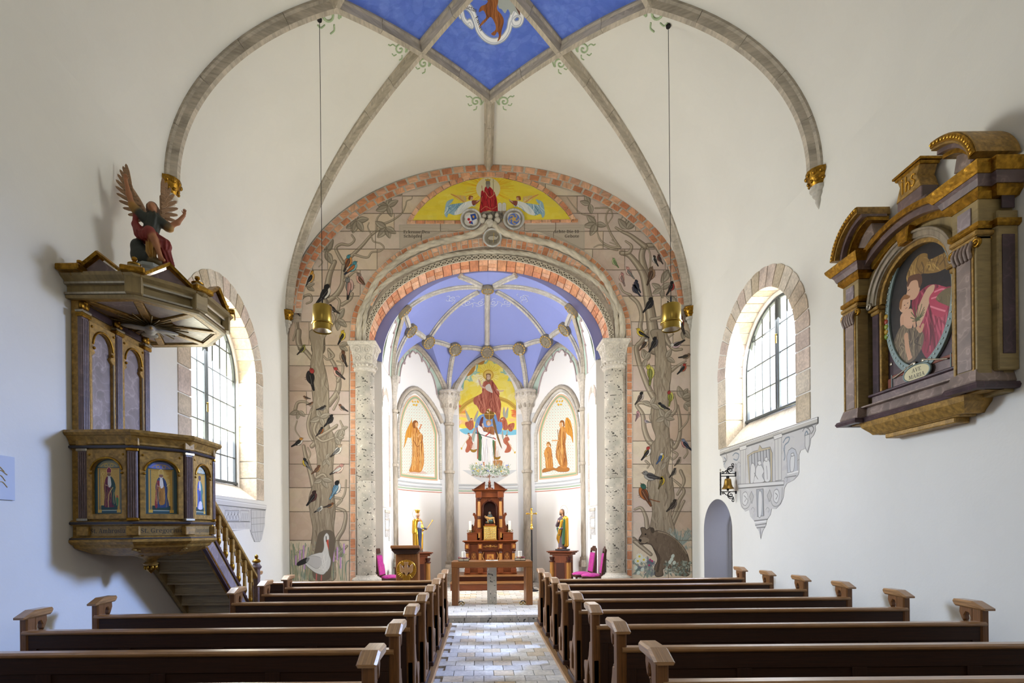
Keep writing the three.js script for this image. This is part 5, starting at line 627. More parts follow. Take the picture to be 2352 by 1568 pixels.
zoomed(mx, ...Z5, (x) => {
  for (const b of [['120,0 122,80 170,130 205,175', 32, 22], ['150,690 165,760 195,860 215,945', 20, 36], ['300,440 350,370 362,300 335,205 310,160 300,110', 36, 16], ['300,110 330,150 290,170 270,150', 18, 10], ['355,300 385,240 380,190 350,180', 20, 8], ['330,470 360,400 345,360', 14, 10], ['205,470 178,560 205,650 280,680', 26, 14], ['200,690 280,610 345,575', 26, 16], ['100,470 115,430 160,425 195,450', 20, 10], ['110,540 100,590 130,640', 8, 6], ['345,700 390,600 370,540', 20, 10], ['405,895 395,980 345,1050', 10, 14], ['335,1060 398,1085 390,1180 350,1260 372,1340', 16, 32], ['410,1290 350,1350', 14, 26], ['175,700 190,740 170,780', 10, 8]]) branch(x, ...b);
  keepTrunk(-1, Z5, trunk(x, '188,0 203,120 192,200 200,350 206,430 192,520 198,600 218,680 232,780 222,880 182,1000 190,1100 205,1190 190,1300 170,1400 180,1495 330,1495 340,1400 345,1290 330,1190 340,1080 332,960 326,850 330,760 345,690 330,620 302,560 302,440 300,350 285,250 266,170 270,60 290,0', 330));
  for (const b of [['230,640 300,600 350,565', 24, 14], ['240,520 215,600 260,660 330,640', 22, 12], ['230,880 270,860 300,900', 20, 14], ['340,1000 380,1010 360,1040', 14, 8]]) branch(x, ...b, 1.2);
  flower(x, 120, 480, 55, [200, 260, 320]); flower(x, 365, 90, 60, [330, 20]); flower(x, 340, 640, 55, [0, 60, 300]); flower(x, 375, 590, 45, [20, 300, 250]); flower(x, 285, 770, 42, [240, 300, 60]); flower(x, 262, 890, 60, [200, 300, 350]); flower(x, 250, 520, 60, [110, 200, 290, 20]);
  mottle(x, 62, 1270, 350, 225, 160, ['#8f9a86', '#a9a88e', '#7d8f83', '#b5ab97'], 0.2, 0.5, 5, 22, 1.5); for (let i = 0; i < 60; i++) { const a = rr(66, 410); line(x, [[a, 1495], [a + rr(-14, 14), rr(1330, 1430)], [a + rr(-34, 34), rr(1265, 1380)]], ['#8b9579', '#a3a486', '#6f8575', '#b3a78a'][i % 4], rr(2, 5)); }
  for (const [a, b, l] of [[103, 1350, 50], [128, 1320, 70], [150, 1290, 80], [155, 1370, 55], [330, 1320, 60], [352, 1300, 70], [372, 1360, 60], [392, 1280, 50]]) { line(x, [[a, b + l], [a, b]], '#b58bb8', 10); line(x, [[a + 2, b + l], [a + 2, b]], '#cfa9cf', 4); }
  blob(x, '205,1470 230,1250 260,1200 320,1200 340,1260 320,1400 300,1490', '#6f6355');
  line(x, '228,1440 226,1495', '#c76a66', 7); line(x, '258,1440 256,1495', '#c76a66', 7);
  const st = blob(x, '286,1212 300,1222 304,1245 298,1290 304,1340 314,1375 306,1420 282,1450 262,1462 220,1450 180,1420 150,1395 118,1410 114,1392 150,1370 190,1345 240,1330 262,1325 272,1290 270,1240', '#d9d8d4', '#77746e', 3);
  blob(x, '114,1408 112,1390 150,1366 185,1360 175,1385 150,1400', '#2e2c2c'); x.globalAlpha = 0.6; blob(x, '190,1350 250,1360 256,1400 230,1425 190,1405 165,1380', '#b9b8b6', '#8b8a88', 3); x.globalAlpha = 1; hardPoly(x, P('284,1256 300,1250 301,1318'), '#c95a48'); line(x, '285,1232 287,1262', '#222', 4); for (let i = 0; i < 14; i++) { x.globalAlpha = 0.4; line(x, [[rr(250, 300), rr(1330, 1440)], [rr(240, 290), rr(1390, 1455)]], '#f4f3f0', 4); } x.globalAlpha = 1;
  birds[-1].push(st.map(([a, b]) => Wp(640 + a / 2.613, 760 + b / 2.613)));
});
zoomed(mx, ...Z4, (x) => {
  for (const b of [['1290,960 1262,800 1292,732 1370,722 1400,700', 62, 30], ['1290,735 1220,680 1165,640 1110,615 1050,580', 44, 18], ['1370,1568 1350,1400 1312,1150 1272,960 1205,855 1150,800 1095,785', 100, 36], ['1100,790 1160,780 1178,730 1130,690', 34, 14], ['1080,742 1000,610 968,490 1000,430 1022,480 985,545', 20, 8], ['880,420 1000,420 1080,460 1130,500 1150,560', 12, 16], ['650,330 700,400 760,460 870,492', 6, 14], ['890,590 922,680 1000,732 1085,742', 10, 20], ['1150,560 1170,520 1120,480 1090,510', 14, 8], ['1380,740 1410,790 1480,810', 22, 10], ['1320,1000 1330,800 1310,740', 20, 12], ['1170,1140 1230,1200 1260,1300 1250,1400 1290,1500', 30, 36], ['1080,1040 1110,1100 1170,1130', 14, 22], ['1440,1568 1480,1480 1520,1450', 20, 12], ['1560,1260 1610,1210 1590,1140', 16, 8], ['1340,1330 1420,1310 1460,1260', 30, 14], ['870,740 920,720 1010,750 1060,760', 8, 22], ['1020,680 1060,720 1000,700', 10, 8]]) branch(x, ...b);
  flower(x, 835, 385, 85, [115, 165, 280]); flower(x, 885, 550, 95, [135, 190, 245, 350]); flower(x, 1140, 590, 110, [75, 130, 45]); flower(x, 1480, 930, 110, [240, 320, 60]); flower(x, 1420, 1080, 85, [150, 30, 280, 210]); flower(x, 1540, 1170, 80, [20, 160, 320]); flower(x, 1600, 1420, 80, [270, 310]);
});
zoomed(mx, ...Z6, (x) => {
  for (const b of [['275,0 245,60 215,95 222,160 250,250 290,350 330,420', 24, 36], ['375,0 400,60 440,110 485,110', 34, 14], ['420,240 460,210 510,180', 22, 8], ['255,120 290,150 260,190', 22, 14], ['330,690 290,660 262,590 250,500 215,440 240,430 300,450', 36, 14], ['320,560 300,510 330,480', 24, 14], ['420,660 440,700 470,640 475,540 460,450', 26, 18], ['410,520 450,470 440,380', 24, 10], ['470,600 520,540 530,490', 12, 8], ['430,720 460,740 430,770 410,750', 14, 10], ['430,1150 470,1020 500,960 480,930 420,880', 30, 10], ['420,1190 460,1100 500,1020', 22, 14], ['280,1190 268,1110 240,1060 205,1070', 30, 12], ['195,1250 240,1290 300,1340', 30, 20], ['480,840 500,900 460,980', 20, 14], ['270,780 290,800 280,820', 14, 8], ['500,760 520,730 510,690', 12, 8]]) branch(x, ...b);
  keepTrunk(1, Z6, trunk(x, '300,0 320,80 326,200 316,330 330,400 302,470 306,560 330,640 302,690 300,780 328,850 280,910 290,1000 310,1080 296,1180 300,1240 440,1220 422,1100 440,1010 430,900 402,830 420,720 410,600 405,480 402,400 420,280 420,200 392,100 372,0', 300));
  flower(x, 270, 170, 60, [110, 60, 250]); flower(x, 300, 440, 55, [160, 60, 330]); flower(x, 385, 520, 62, [120, 200, 290, 350, 50]); flower(x, 395, 160, 60, [330, 60]); flower(x, 490, 400, 70, [60, 110, 350, 20]); flower(x, 500, 440, 50, [0, 300]); flower(x, 385, 790, 50, [60, 240]);
  mottle(x, 400, 1190, 145, 120, 120, ['#8d9a97', '#a7b0a6', '#7c8a86'], 0.3, 0.6, 4, 16, 1.2); for (let i = 0; i < 50; i++) line(x, [[470, 1300], [rr(410, 540), rr(1190, 1250)]], ['#93a09c', '#adb5aa', '#76857f'][i % 3], 3);
  const be = blob(x, '240,1182 262,1180 275,1192 295,1180 316,1184 322,1200 345,1198 400,1215 460,1258 505,1310 528,1370 530,1460 480,1466 440,1440 400,1420 372,1430 372,1466 330,1470 322,1420 340,1370 318,1310 300,1282 270,1276 240,1280 228,1262 232,1240 246,1215', '#70604f', '#3f352b', 4);
  x.save(); smoothPath(x, be, true); x.clip(); for (let i = 0; i < 260; i++) { const a = rr(230, 530), b = rr(1190, 1460); x.globalAlpha = 0.35; line(x, [[a, b], [a + rr(-8, 8), b + rr(8, 26)]], rnd() < 0.5 ? '#4f4236' : '#8c7a66', rr(2, 6)); } x.globalAlpha = 0.7; line(x, '345,1203 410,1222 470,1270 515,1335', '#a8967f', 8); line(x, '318,1310 350,1360 340,1440', '#45392f', 14); x.restore(); x.globalAlpha = 1;
  blob(x, '228,1262 234,1244 262,1236 290,1250 280,1272 250,1278', '#8a7a67'); blob(x, '228,1258 232,1248 244,1252 240,1266', '#1e1a18'); line(x, '240,1272 262,1276 280,1268', '#2a221d', 4); x.fillStyle = '#14110f'; x.beginPath(); x.arc(268, 1219, 5, 0, 7); x.fill(); blob(x, '296,1184 314,1186 320,1206 306,1212', '#4c4034');
  birds[1].push(be.map(([a, b]) => Wp(1380 + a / 2.613, 760 + b / 2.613)));
  mottle(x, 200, 1370, 120, 100, 90, ['#5c6272', '#7f8f86', '#6d7f74', '#4f566a'], 0.3, 0.7, 6, 24); mottle(x, 380, 1380, 165, 86, 200, ['#9aa79b', '#6c7a70', '#b9c0b2', '#56635c'], 0.4, 0.8, 4, 13); for (const [a, b] of [[222, 1380], [258, 1372], [232, 1352]]) { for (let i = 0; i < 10; i++) { const t = i * 0.63; line(x, [[a, b], [a + 18 * cos(t), b + 16 * sin(t)]], '#d9ddd2', 7); } x.fillStyle = '#d9c24a'; x.beginPath(); x.arc(a, b, 7, 0, 7); x.fill(); } for (const [a, b] of [[290, 1405], [308, 1380], [296, 1372]]) { x.fillStyle = '#b5396a'; x.beginPath(); x.arc(a, b, 6, 0, 7); x.fill(); } for (const [a, b] of [[225, 1450], [250, 1430], [210, 1420], [432, 1350], [415, 1385], [440, 1390], [425, 1370]]) { x.fillStyle = '#c8d2c6'; x.beginPath(); x.ellipse(a, b, 10, 13, 0.5, 0, 7); x.fill(); }
});
{
  const k = '#1c1a1c', w = '#d8d4ca', br = '#6d4a34', dk = '#3b332e', gy = '#7c7a76', yl = '#d2b53c', or = '#b9692f', pk = '#c28f84', ol = '#7d7d42', rd = '#a63b35', tl = '#4b8d9c', nv = '#252b3d';
  for (const b of [[Z3, 325, 1005, 165, 52, w, '#cfa05a', k, '#cf9a3c', k], [Z3, 445, 1130, 200, 48, k, w, k, k, k], [Z3, 640, 870, 150, 62, or, '#c98b4a', br, tl, dk], [Z3, 670, 915, 150, 38, tl, '#7fb0b4', or, tl, nv], [Z3, 745, 1015, 150, 132, pk, '#d3a492', br, '#8b7a72', w], [Z3, 652, 1072, 190, 80, gy, '#c9a79c', pk, gy, k], [Z3, 217, 1268, 90, 130, rd, w, dk, '#b0685c'], [Z3, 518, 1252, 120, 150, k, w, dk, k], [Z3, 590, 1478, 130, 60, yl, '#e0c84e', k, yl, k], [Z5, 140, 115, 78, 42, ol, '#a9a45a', dk, ol], [Z5, 388, 165, 105, 115, br, '#b29a80', dk, br], [Z5, 192, 288, 140, 106, k, '#2b282a', k, rd, k], [Z5, 358, 258, 100, 142, pk, '#d8b2a0', dk, rd], [Z5, 168, 402, 48, 170, br, '#a47e5e', dk, br], [Z5, 188, 438, 46, 12, br, '#a47e5e', dk, br], [Z5, 258, 465, 66, 12, dk, gy, k, dk], [Z5, 385, 465, 72, 152, gy, '#c5a58c', dk, br], [Z5, 305, 540, 92, 46, k, '#332f2d', k, k], [Z5, 250, 606, 72, 44, k, '#a3602f', dk, k], [Z5, 116, 672, 88, 28, dk, w, k, '#c38a3a'], [Z5, 350, 722, 100, 40, w, '#e2dccd', gy, '#bca58a', dk], [Z5, 165, 800, 86, 130, k, yl, gy, '#2d2b2c'], [Z5, 228, 835, 76, 36, br, '#a5825a', br, br], [Z5, 355, 835, 105, 28, pk, '#e2c9b6', w, pk, dk], [Z5, 343, 955, 128, 56, '#5d87a5', w, '#6f9ab5', k, '#6f9ab5'], [Z5, 203, 1005, 108, 50, '#4a2f2c', '#5c3a35', k, '#3a2724', k], [Z5, 243, 1072, 66, 28, '#8fa3ab', w, gy, w, k], [Z5, 303, 1050, 70, 12, br, '#b48c62', dk, '#7c5232']]) bird(-1, ...b);
  for (const b of [[Z4, 1042, 870, 95, 130, '#8da36b', '#b6c08a', '#6f8558', '#8fa770'], [Z4, 1160, 952, 120, 132, '#a98782', '#cfb2a6', gy, pk], [Z4, 1100, 1002, 118, 112, pk, '#d6b4a8', '#8f7671', '#b57f7a'], [Z4, 1222, 1060, 118, 120, nv, '#46404e', nv, nv], [Z4, 1212, 1096, 118, 132, nv, '#4d4650', nv, nv], [Z4, 1370, 852, 100, 122, gy, w, k, dk], [Z4, 1408, 840, 92, 126, '#5f3a34', '#7d5248', dk, '#4e332e'], [Z4, 1338, 975, 160, 66, br, '#8d7156', '#57402f', '#7a6450', '#4a3628'], [Z4, 1500, 1076, 130, 56, '#5c4a4a', rd, k, k], [Z4, 1320, 1216, 150, 50, k, '#26242a', k, k], [Z4, 1470, 1212, 70, 100, yl, w, '#566', k], [Z4, 1262, 1450, 130, 152, yl, '#e0c84e', k, yl, k], [Z4, 1580, 1370, 170, 112, '#8a3f2c', '#a55a3c', dk, br], [Z6, 262, 85, 86, 46, br, '#c9b294', dk, w, br], [Z6, 318, 82, 105, 56, '#3e3c40', '#504c50', k, k], [Z6, 462, 80, 98, 212, '#9a8d92', '#c9aeb2', k, w, k], [Z6, 505, 155, 78, 6, '#6b5a48', '#97806a', dk, '#7a6450'], [Z6, 490, 230, 84, 42, gy, '#b6563c', k, rd], [Z6, 300, 260, 130, 84, '#a9a445', '#c8c06a', '#7b8138', '#b5ac4c'], [Z6, 235, 405, 92, 50, '#6d5a56', '#b5a79e', dk, k], [Z6, 418, 402, 98, 80, '#a3a53c', '#c3bf62', '#84893a', rd], [Z6, 375, 456, 82, 160, '#4e545a', '#b9b48a', k, k], [Z6, 221, 510, 66, 66, '#a97f86', '#cfa5a6', '#7c6266', '#b98089'], [Z6, 280, 545, 46, 170, '#9b8e9c', '#bdaebb', gy, '#a88f9e'], [Z6, 510, 686, 96, 140, '#5f6c86', '#c58e86', nv, '#7f88a0'], [Z6, 275, 736, 98, 50, '#9b8446', w, k, rd], [Z6, 358, 766, 80, 52, '#4e6fa0', yl, '#3f5d8c', w], [Z6, 465, 785, 66, 46, '#7f7466', '#a89a88', '#5c5248', '#8c7f70'], [Z6, 435, 853, 72, 46, '#5d5752', '#8f877c', dk, '#4a4541'], [Z6, 305, 876, 128, 172, '#5a5a5c', '#a5a19a', '#3a3a3e', gy, dk], [Z6, 365, 910, 84, 62, '#a8923a', yl, '#5d5230', '#b59f3e'], [Z6, 262, 985, 150, 122, '#8c4f26', '#a8642f', '#6b3f24', '#2e5a4c', '#7a4a2a'], [Z6, 430, 1050, 96, 42, '#4b4340', '#6a5f58', dk, dk]]) bird(1, ...b);
  line(mx, '1493,1146 1502,1149 1515,1152', '#7a4a2a', 2.2);
}
// ---- mortar beds under the bricks, text fields and tympanum
for (const [c, w] of [[ring1, 15], [ring2, 22]]) line(mx, c, '#c9bfb2', w);
zoomed(mx, 880, 400, 4.704, (x) => {
  const fr = (s) => { hardPoly(x, s, '#b8ab9a'); x.strokeStyle = '#8e8374'; x.lineWidth = 8; x.stroke(); x.strokeStyle = '#d9d0c0'; x.lineWidth = 3; x.stroke(); };
  fr(P('175,548 860,548 830,590 640,620 480,690 330,760 180,835')); fr(P('1500,548 2172,548 2172,840 2000,760 1830,680 1690,620 1530,590'));
  for (const [s, c, w] of [['215,575 700,592 560,640 400,705 212,790', '#a89c8a', 5], ['2132,575 1640,592 1790,640 1950,705 2135,800', '#a89c8a', 5]]) line(x, s, c, w);
  x.fillStyle = '#3c342c'; x.font = '700 44px serif'; x.fillText('Erkenne Den', 218, 638); x.fillText('Schöpfer', 222, 684); x.textAlign = 'right'; x.fillText('Achte Die 10', 2116, 634); x.fillText('Gebote', 2118, 684); x.textAlign = 'left';
  // sun-yellow field
  const f = P('300,498 380,400 480,300 600,210 740,130 900,75 1050,45 1165,38 1290,44 1440,78 1600,130 1740,205 1860,300 1960,400 2032,498'); hardPoly(x, f, '#e4cf3f'); x.save(); hardPoly(x, f); x.clip(); mottle(x, 300, 30, 1740, 480, 260, ['#efe06a', '#d9bf2c', '#e9d550', '#d8c85e'], 0.12, 0.3, 20, 110, 0.05);
  for (let i = 0; i < 130; i++) { const a = rnd() * 2 * PI, r = rr(150, 300); x.globalAlpha = 0.4; line(x, [[1135 + 120 * cos(a), 160 + 120 * sin(a)], [1135 + r * cos(a), 160 + r * sin(a)]], ['#e0a416', '#f0cf30', '#d88f10'][i % 3], 7); } x.globalAlpha = 1; x.fillStyle = '#d9cfa8'; x.beginPath(); x.ellipse(1135, 160, 130, 120, 0, 0, 7); x.fill(); x.restore();
  hardPoly(x, P('1040,400 1335,400 1330,470 1050,470'), '#a08f7a');
  for (const fl of [1, -1]) { x.save(); if (fl < 0) { x.translate(2410, 4); x.scale(-1, 1); }   // two flying attendants in blue and white
    cloth(x, '900,250 870,235 800,230 760,222 725,216 790,262 850,300 890,310', '#d9b25e', '#8fa8b4', '#e9e2c4', 16, 0.3, 5); line(x, '735,219 800,250 870,300', '#c9803c', 7);
    cloth(x, '960,290 1000,310 990,350 930,350 900,390 830,430 770,445 710,430 690,470 664,440 668,380 690,300 760,270 740,310 720,330 800,320 870,310', '#93b4c6', '#3f6b8c', '#e9ecec', 40, -0.5, 7); cloth(x, '870,315 960,290 985,330 900,380 840,430 770,440 800,380', '#dfe2e0', '#a6b6bf', '#ffffff', 16, -0.4, 6); cloth(x, '960,290 1020,285 1048,270 1044,290 1000,330 970,340', '#8a4a3e', '#632f2a', '#a9685a', 6, 0, 5);
    x.fillStyle = '#caa084'; x.beginPath(); x.ellipse(952, 258, 20, 25, -0.3, 0, 7); x.fill(); blob(x, '925,250 935,236 965,238 972,252 950,250 940,280 922,275', '#94552f'); line(x, '1010,300 1046,278', '#d8b49a', 8); x.restore(); }
  cloth(x, '1100,150 1130,130 1165,150 1190,180 1210,215 1230,290 1238,400 1225,410 1140,395 1060,418 1042,395 1052,300 1056,230 1062,185 1080,180 1090,200', '#a31722', '#5c0b14', '#cf3a3c', 44, 0.06, 7); line(x, '1100,190 1150,255 1205,215', '#d9a978', 5); line(x, '1056,392 1110,352 1170,380 1230,350', '#c58a5c', 5); line(x, '1060,300 1070,240', '#c58a5c', 4);
  x.fillStyle = '#c39a7c'; x.beginPath(); x.ellipse(1132, 100, 19, 26, 0, 0, 7); x.fill(); blob(x, '1108,100 1116,78 1148,78 1156,100 1154,140 1148,112 1140,110 1132,140 1122,112 1114,140', '#7d756c'); blob(x, '1114,108 1132,114 1150,108 1148,140 1132,160 1116,140', '#8d877e'); hardPoly(x, P('1108,76 1106,56 1120,64 1132,52 1146,64 1156,56 1154,78'), '#d2ad4a', '#8d6f28', 3); line(x, '1190,60 1192,230', '#8f8460', 6); line(x, '1180,84 1202,84', '#c9b878', 6); line(x, '1070,180 1068,130', '#c39a7c', 9); line(x, '1062,150 1064,126', '#c39a7c', 5);
  for (const o of [0, 46]) { x.fillStyle = '#d8d5cc'; x.beginPath(); x.roundRect(1240 + o, 310, 42, 90, [20, 20, 2, 2]); x.fill(); x.strokeStyle = '#9a958a'; x.lineWidth = 3; x.stroke(); for (let i = 0; i < 5; i++) line(x, [[1254 + o, 335 + i * 12], [1268 + o, 335 + i * 12]], '#8d8a82', 3); }
  blob(x, '1066,420 1100,404 1160,410 1240,404 1290,430 1300,470 1260,530 1180,552 1110,520 1080,480', '#7b756c'); mottle(x, 1080, 410, 205, 110, 90, ['#b5b0a6', '#5d574f', '#9b958a', '#47423c'], 0.4, 0.8, 8, 24); 
  // emblems inside the two round shields, lamb roundel
  const disc = (a, b, r) => { x.fillStyle = '#9c958a'; x.beginPath(); x.arc(a, b, r, 0, 7); x.fill(); x.fillStyle = '#7b746a'; x.beginPath(); x.arc(a, b, r * 0.74, 0, 7); x.fill(); x.fillStyle = '#cfcabf'; for (const [u, v] of [[-0.2, -0.2], [0.2, -0.2], [-0.2, 0.2], [0.2, 0.2]]) { x.beginPath(); x.arc(a + u * r, b + v * r, r * 0.42, 0, 7); x.fill(); } };
  disc(950, 492, 115); disc(1412, 492, 115);
  x.save(); x.translate(955, 490); x.rotate(-0.3); hardPoly(x, P('-55,-40 0,-48 0,50 -30,40 -52,10'), '#dcdde2'); hardPoly(x, P('0,-48 58,-44 56,14 0,50'), '#2c4c9c'); hardPoly(x, P('0,20 56,14 30,56 0,64'), '#dcdde2'); x.fillStyle = '#b0202a'; for (const [a, b] of [[-30, -4], [-22, 32]]) { x.beginPath(); x.arc(a, b, 15, 0, 7); x.fill(); } hardPoly(x, P('24,-34 40,-18 28,4 14,-14'), '#c98f3c'); hardPoly(x, P('-30,40 0,22 0,64'), '#2c4c9c'); x.restore();
  x.save(); x.translate(1412, 492); x.fillStyle = '#5d76c0'; x.beginPath(); x.arc(0, 0, 62, 0, 7); x.fill(); x.strokeStyle = '#d3ab54'; x.lineWidth = 9; for (let i = 0; i < 5; i++) { const a = i * 1.256; x.beginPath(); x.arc(28 * cos(a), 28 * sin(a), 22, a, a + 4); x.stroke(); } x.restore();
  x.fillStyle = '#a29a88'; x.beginPath(); x.arc(1180, 692, 102, 0, 7); x.fill(); x.strokeStyle = '#c2a04a'; x.lineWidth = 7; x.setLineDash([16, 12]); x.beginPath(); x.arc(1180, 692, 88, 0, 7); x.stroke(); x.setLineDash([]); x.fillStyle = '#857c6c'; x.beginPath(); x.arc(1180, 692, 74, 0, 7); x.fill(); blob(x, '1130,700 1150,676 1200,672 1226,684 1234,664 1246,676 1240,700 1220,716 1160,722', '#b8b0a0', '#4f483e', 4); for (const a of [1150, 1166, 1204, 1220]) line(x, [[a, 716], [a, 752]], '#5d5548', 6); line(x, '1196,640 1192,740', '#c2a04a', 5);
});
muralMat.map = ctex(mx);
// ---- bricks, moulded rings
const brickRing = (name, polyList, n0, n1) => { const g = structGroup(name); for (const p of polyList) mk('brick', slab(p, n0, n1, 0.008, (X, Y, n) => [X, Y, n]), MT.brick[Math.floor(rnd() * 6)], g, rnd() < 0.5 ? 'x' : 'y'); return g; };
function ringBricks(c, t0, t1, len, vary) {   // pieces between two offsets of a pixel curve
  const d = dense(c, 2), L = [0]; for (let i = 1; i < d.length; i++) L.push(L[i - 1] + Math.hypot(d[i][0] - d[i - 1][0], d[i][1] - d[i - 1][1]));
  const at = (l, o) => { let i = 1; while (i < d.length - 1 && L[i] < l) i++; const a = d[i - 1], b = d[i], t = (l - L[i - 1]) / (L[i] - L[i - 1]), n = [-(b[1] - a[1]), b[0] - a[0]], m = Math.hypot(...n); return [mix(a[0], b[0], t) - n[0] / m * o * -1, mix(a[1], b[1], t) - n[1] / m * o * -1]; }, out = []; const T = L[L.length - 1]; let l = 0;
  while (l < T - 2) { let w = len * rr(1 - vary, 1 + vary); if (T - l - w < len * 0.5) w = T - l; const a = l + 0.95, b = l + w - 0.95, m = (a + b) / 2; out.push([at(a, t0), at(m, t0), at(b, t0), at(b, t1), at(m, t1), at(a, t1)].map((p) => Wp(...p))); l += w; } return out;
}
{
  const bed = (g, pts) => mk('mortar_bed', surf(pts[0].length - 1, 1, (u, v) => { const i = Math.round(u * (pts[0].length - 1)), a = pts[0][i], b = pts[1][i]; return [mix(a[0], b[0], v), mix(a[1], b[1], v), ZC + 0.011]; }), MT.mortar, wallC), off = (c, t) => { const d = dense(c, 4); return d.map((p, i) => { const a = d[Math.max(0, i - 1)], b = d[Math.min(d.length - 1, i + 1)], m = Math.hypot(b[0] - a[0], b[1] - a[1]); return Wp(p[0] + (b[1] - a[1]) / m * t, p[1] - (b[0] - a[0]) / m * t); }); };
  bed(0, [off(ring1, -7), off(ring1, 7)]); bed(0, [off(ring2, -10.5), off(ring2, 10.5)]); { const A = [], B = []; for (let i = 0; i <= 80; i++) { const a = PI * i / 80; A.push([0.03 + 4.87 * cos(a), 7.04 + 3.55 * sin(a)]); B.push([0.03 + 4.54 * cos(a), 7.04 + 3.22 * sin(a)]); } bed(0, [A, B]); } for (const [a, b] of [[803.5, 818], [1438.5, 1452.5]]) bed(0, [[Wp(a, 796), Wp(a, 1370)], [Wp(b, 796), Wp(b, 1370)]]);
  const ellRing = (r0, r1, n, ph) => { const o = []; for (let i = 0; i < n; i++) { const a0 = PI * (i + ph) / n + 0.006, a1 = PI * (i + 1 + ph) / n - 0.006; if (a1 > PI) continue; const q = (a, r) => [0.03 + (4.87 - r) * cos(a), 7.04 + (3.55 - r) * sin(a)], m = (a0 + a1) / 2; o.push([q(a0, r0), q(m, r0), q(a1, r0), q(a1, r1), q(m, r1), q(a0, r1)]); } return o; };
  brickRing('brick_arch', [...ellRing(0.02, 0.158, 52, 0), ...ellRing(0.182, 0.31, 52, 0.5)], ZC - 0.03, ZC + 0.022);
  brickRing('brick_arch', ringBricks(ring1, -5.5, 5.5, 14, 0.2), ZC - 0.03, ZC + 0.02);
  const h = []; let k = 0; for (const q of ringBricks(ring2, -9, 9, 13, 0.25)) { if (k++ % 2) { const md = (a, b, t) => [mix(a[0], b[0], t), mix(a[1], b[1], t)]; h.push([q[0], q[1], q[2], md(q[2], q[3], 0.46), md(q[1], q[4], 0.46), md(q[0], q[5], 0.46)], [md(q[0], q[5], 0.54), md(q[1], q[4], 0.54), md(q[2], q[3], 0.54), q[3], q[4], q[5]]); } else h.push(q); }
  brickRing('brick_arch', h, ZC - 0.03, ZC + 0.02);
  const jb = []; for (const [x0, x1] of [[805, 816.5], [1440, 1451]]) { let y = 796; while (y < 1368) { const t = rr(13, 23); jb.push([[x0, y + 0.7], [x1, y + 0.7], [x1, y + t - 0.7], [x0, y + t - 0.7]].map((p) => Wp(...p))); y += t; } }
  brickRing('brick_jamb', jb, ZC - 0.03, ZC + 0.018);
  const tymp = P('945,512 963,485 984,462 1010,443 1039,427 1070,416 1101,409.5 1127,408 1155,410 1186,416 1220,427 1250,443 1276,462 1297,485 1314,510');
  brickRing('brick_arch', [...ringBricks(tymp, -11, -1, 17, 0.2), ...ringBricks(P('934,510 1062,510'), -3, 3.5, 23, 0.15), ...ringBricks(P('1200,509 1328,507'), -3, 3.5, 23, 0.15)], ZC - 0.02, ZC + 0.024);
  // soffit bricks
  const sb = structGroup('brick_arch'), sf = (a, z, r) => [(2.905 + r) * cos(a), 6.286 + (2.0 + r) * sin(a), z], NS = 40;
  for (let i = 0; i < NS; i++) { const w = i % 3, cuts = w === 0 ? [0, 1] : w === 1 ? [0, 0.36, 0.7, 1] : [0, 0.52, 1]; for (let j = 0; j < cuts.length - 1; j++) { const a0 = PI * i / NS + 0.003, a1 = PI * (i + 1) / NS - 0.003, z0 = ZC + 0.01 - 0.54 * cuts[j] - 0.006, z1 = ZC + 0.01 - 0.54 * cuts[j + 1] + 0.006; mk('brick', slab([[a0, z0], [(a0 + a1) / 2, z0], [a1, z0], [a1, z1], [(a0 + a1) / 2, z1], [a0, z1]], 0.035, 0, 0.006, (a, z, n) => sf(a, z, n)), MT.brick[Math.floor(rnd() * 6)], sb, 'x'); } }
}
function rope(pts3, r, pitch, strands = 3, sq = 1) {
  const c = new THREE.CatmullRomCurve3(pts3.map((p) => V3(...p)), false, 'centripetal'), len = c.getLength(), n = Math.ceil(len / 0.016), P3 = c.getSpacedPoints(n), m = 18;
  return surf(m, n, (u, v) => { const i = Math.round(v * n), p = P3[i], a = P3[Math.max(0, i - 1)], b = P3[Math.min(n, i + 1)], t = b.clone().sub(a).normalize(), o = V3(0, 0, 1), s = V3().crossVectors(t, o).normalize(), th = u * 2 * PI, R = r * (0.76 + 0.3 * Math.abs(cos(strands / 2 * th + PI * v * len / pitch))); return [p.x + s.x * R * cos(th), p.y + s.y * R * cos(th), p.z + R * sin(th) * sq, u * r * 6, v * len]; });
}
const W3 = (c, z) => c.map((p) => [...Wp(...p), z]);
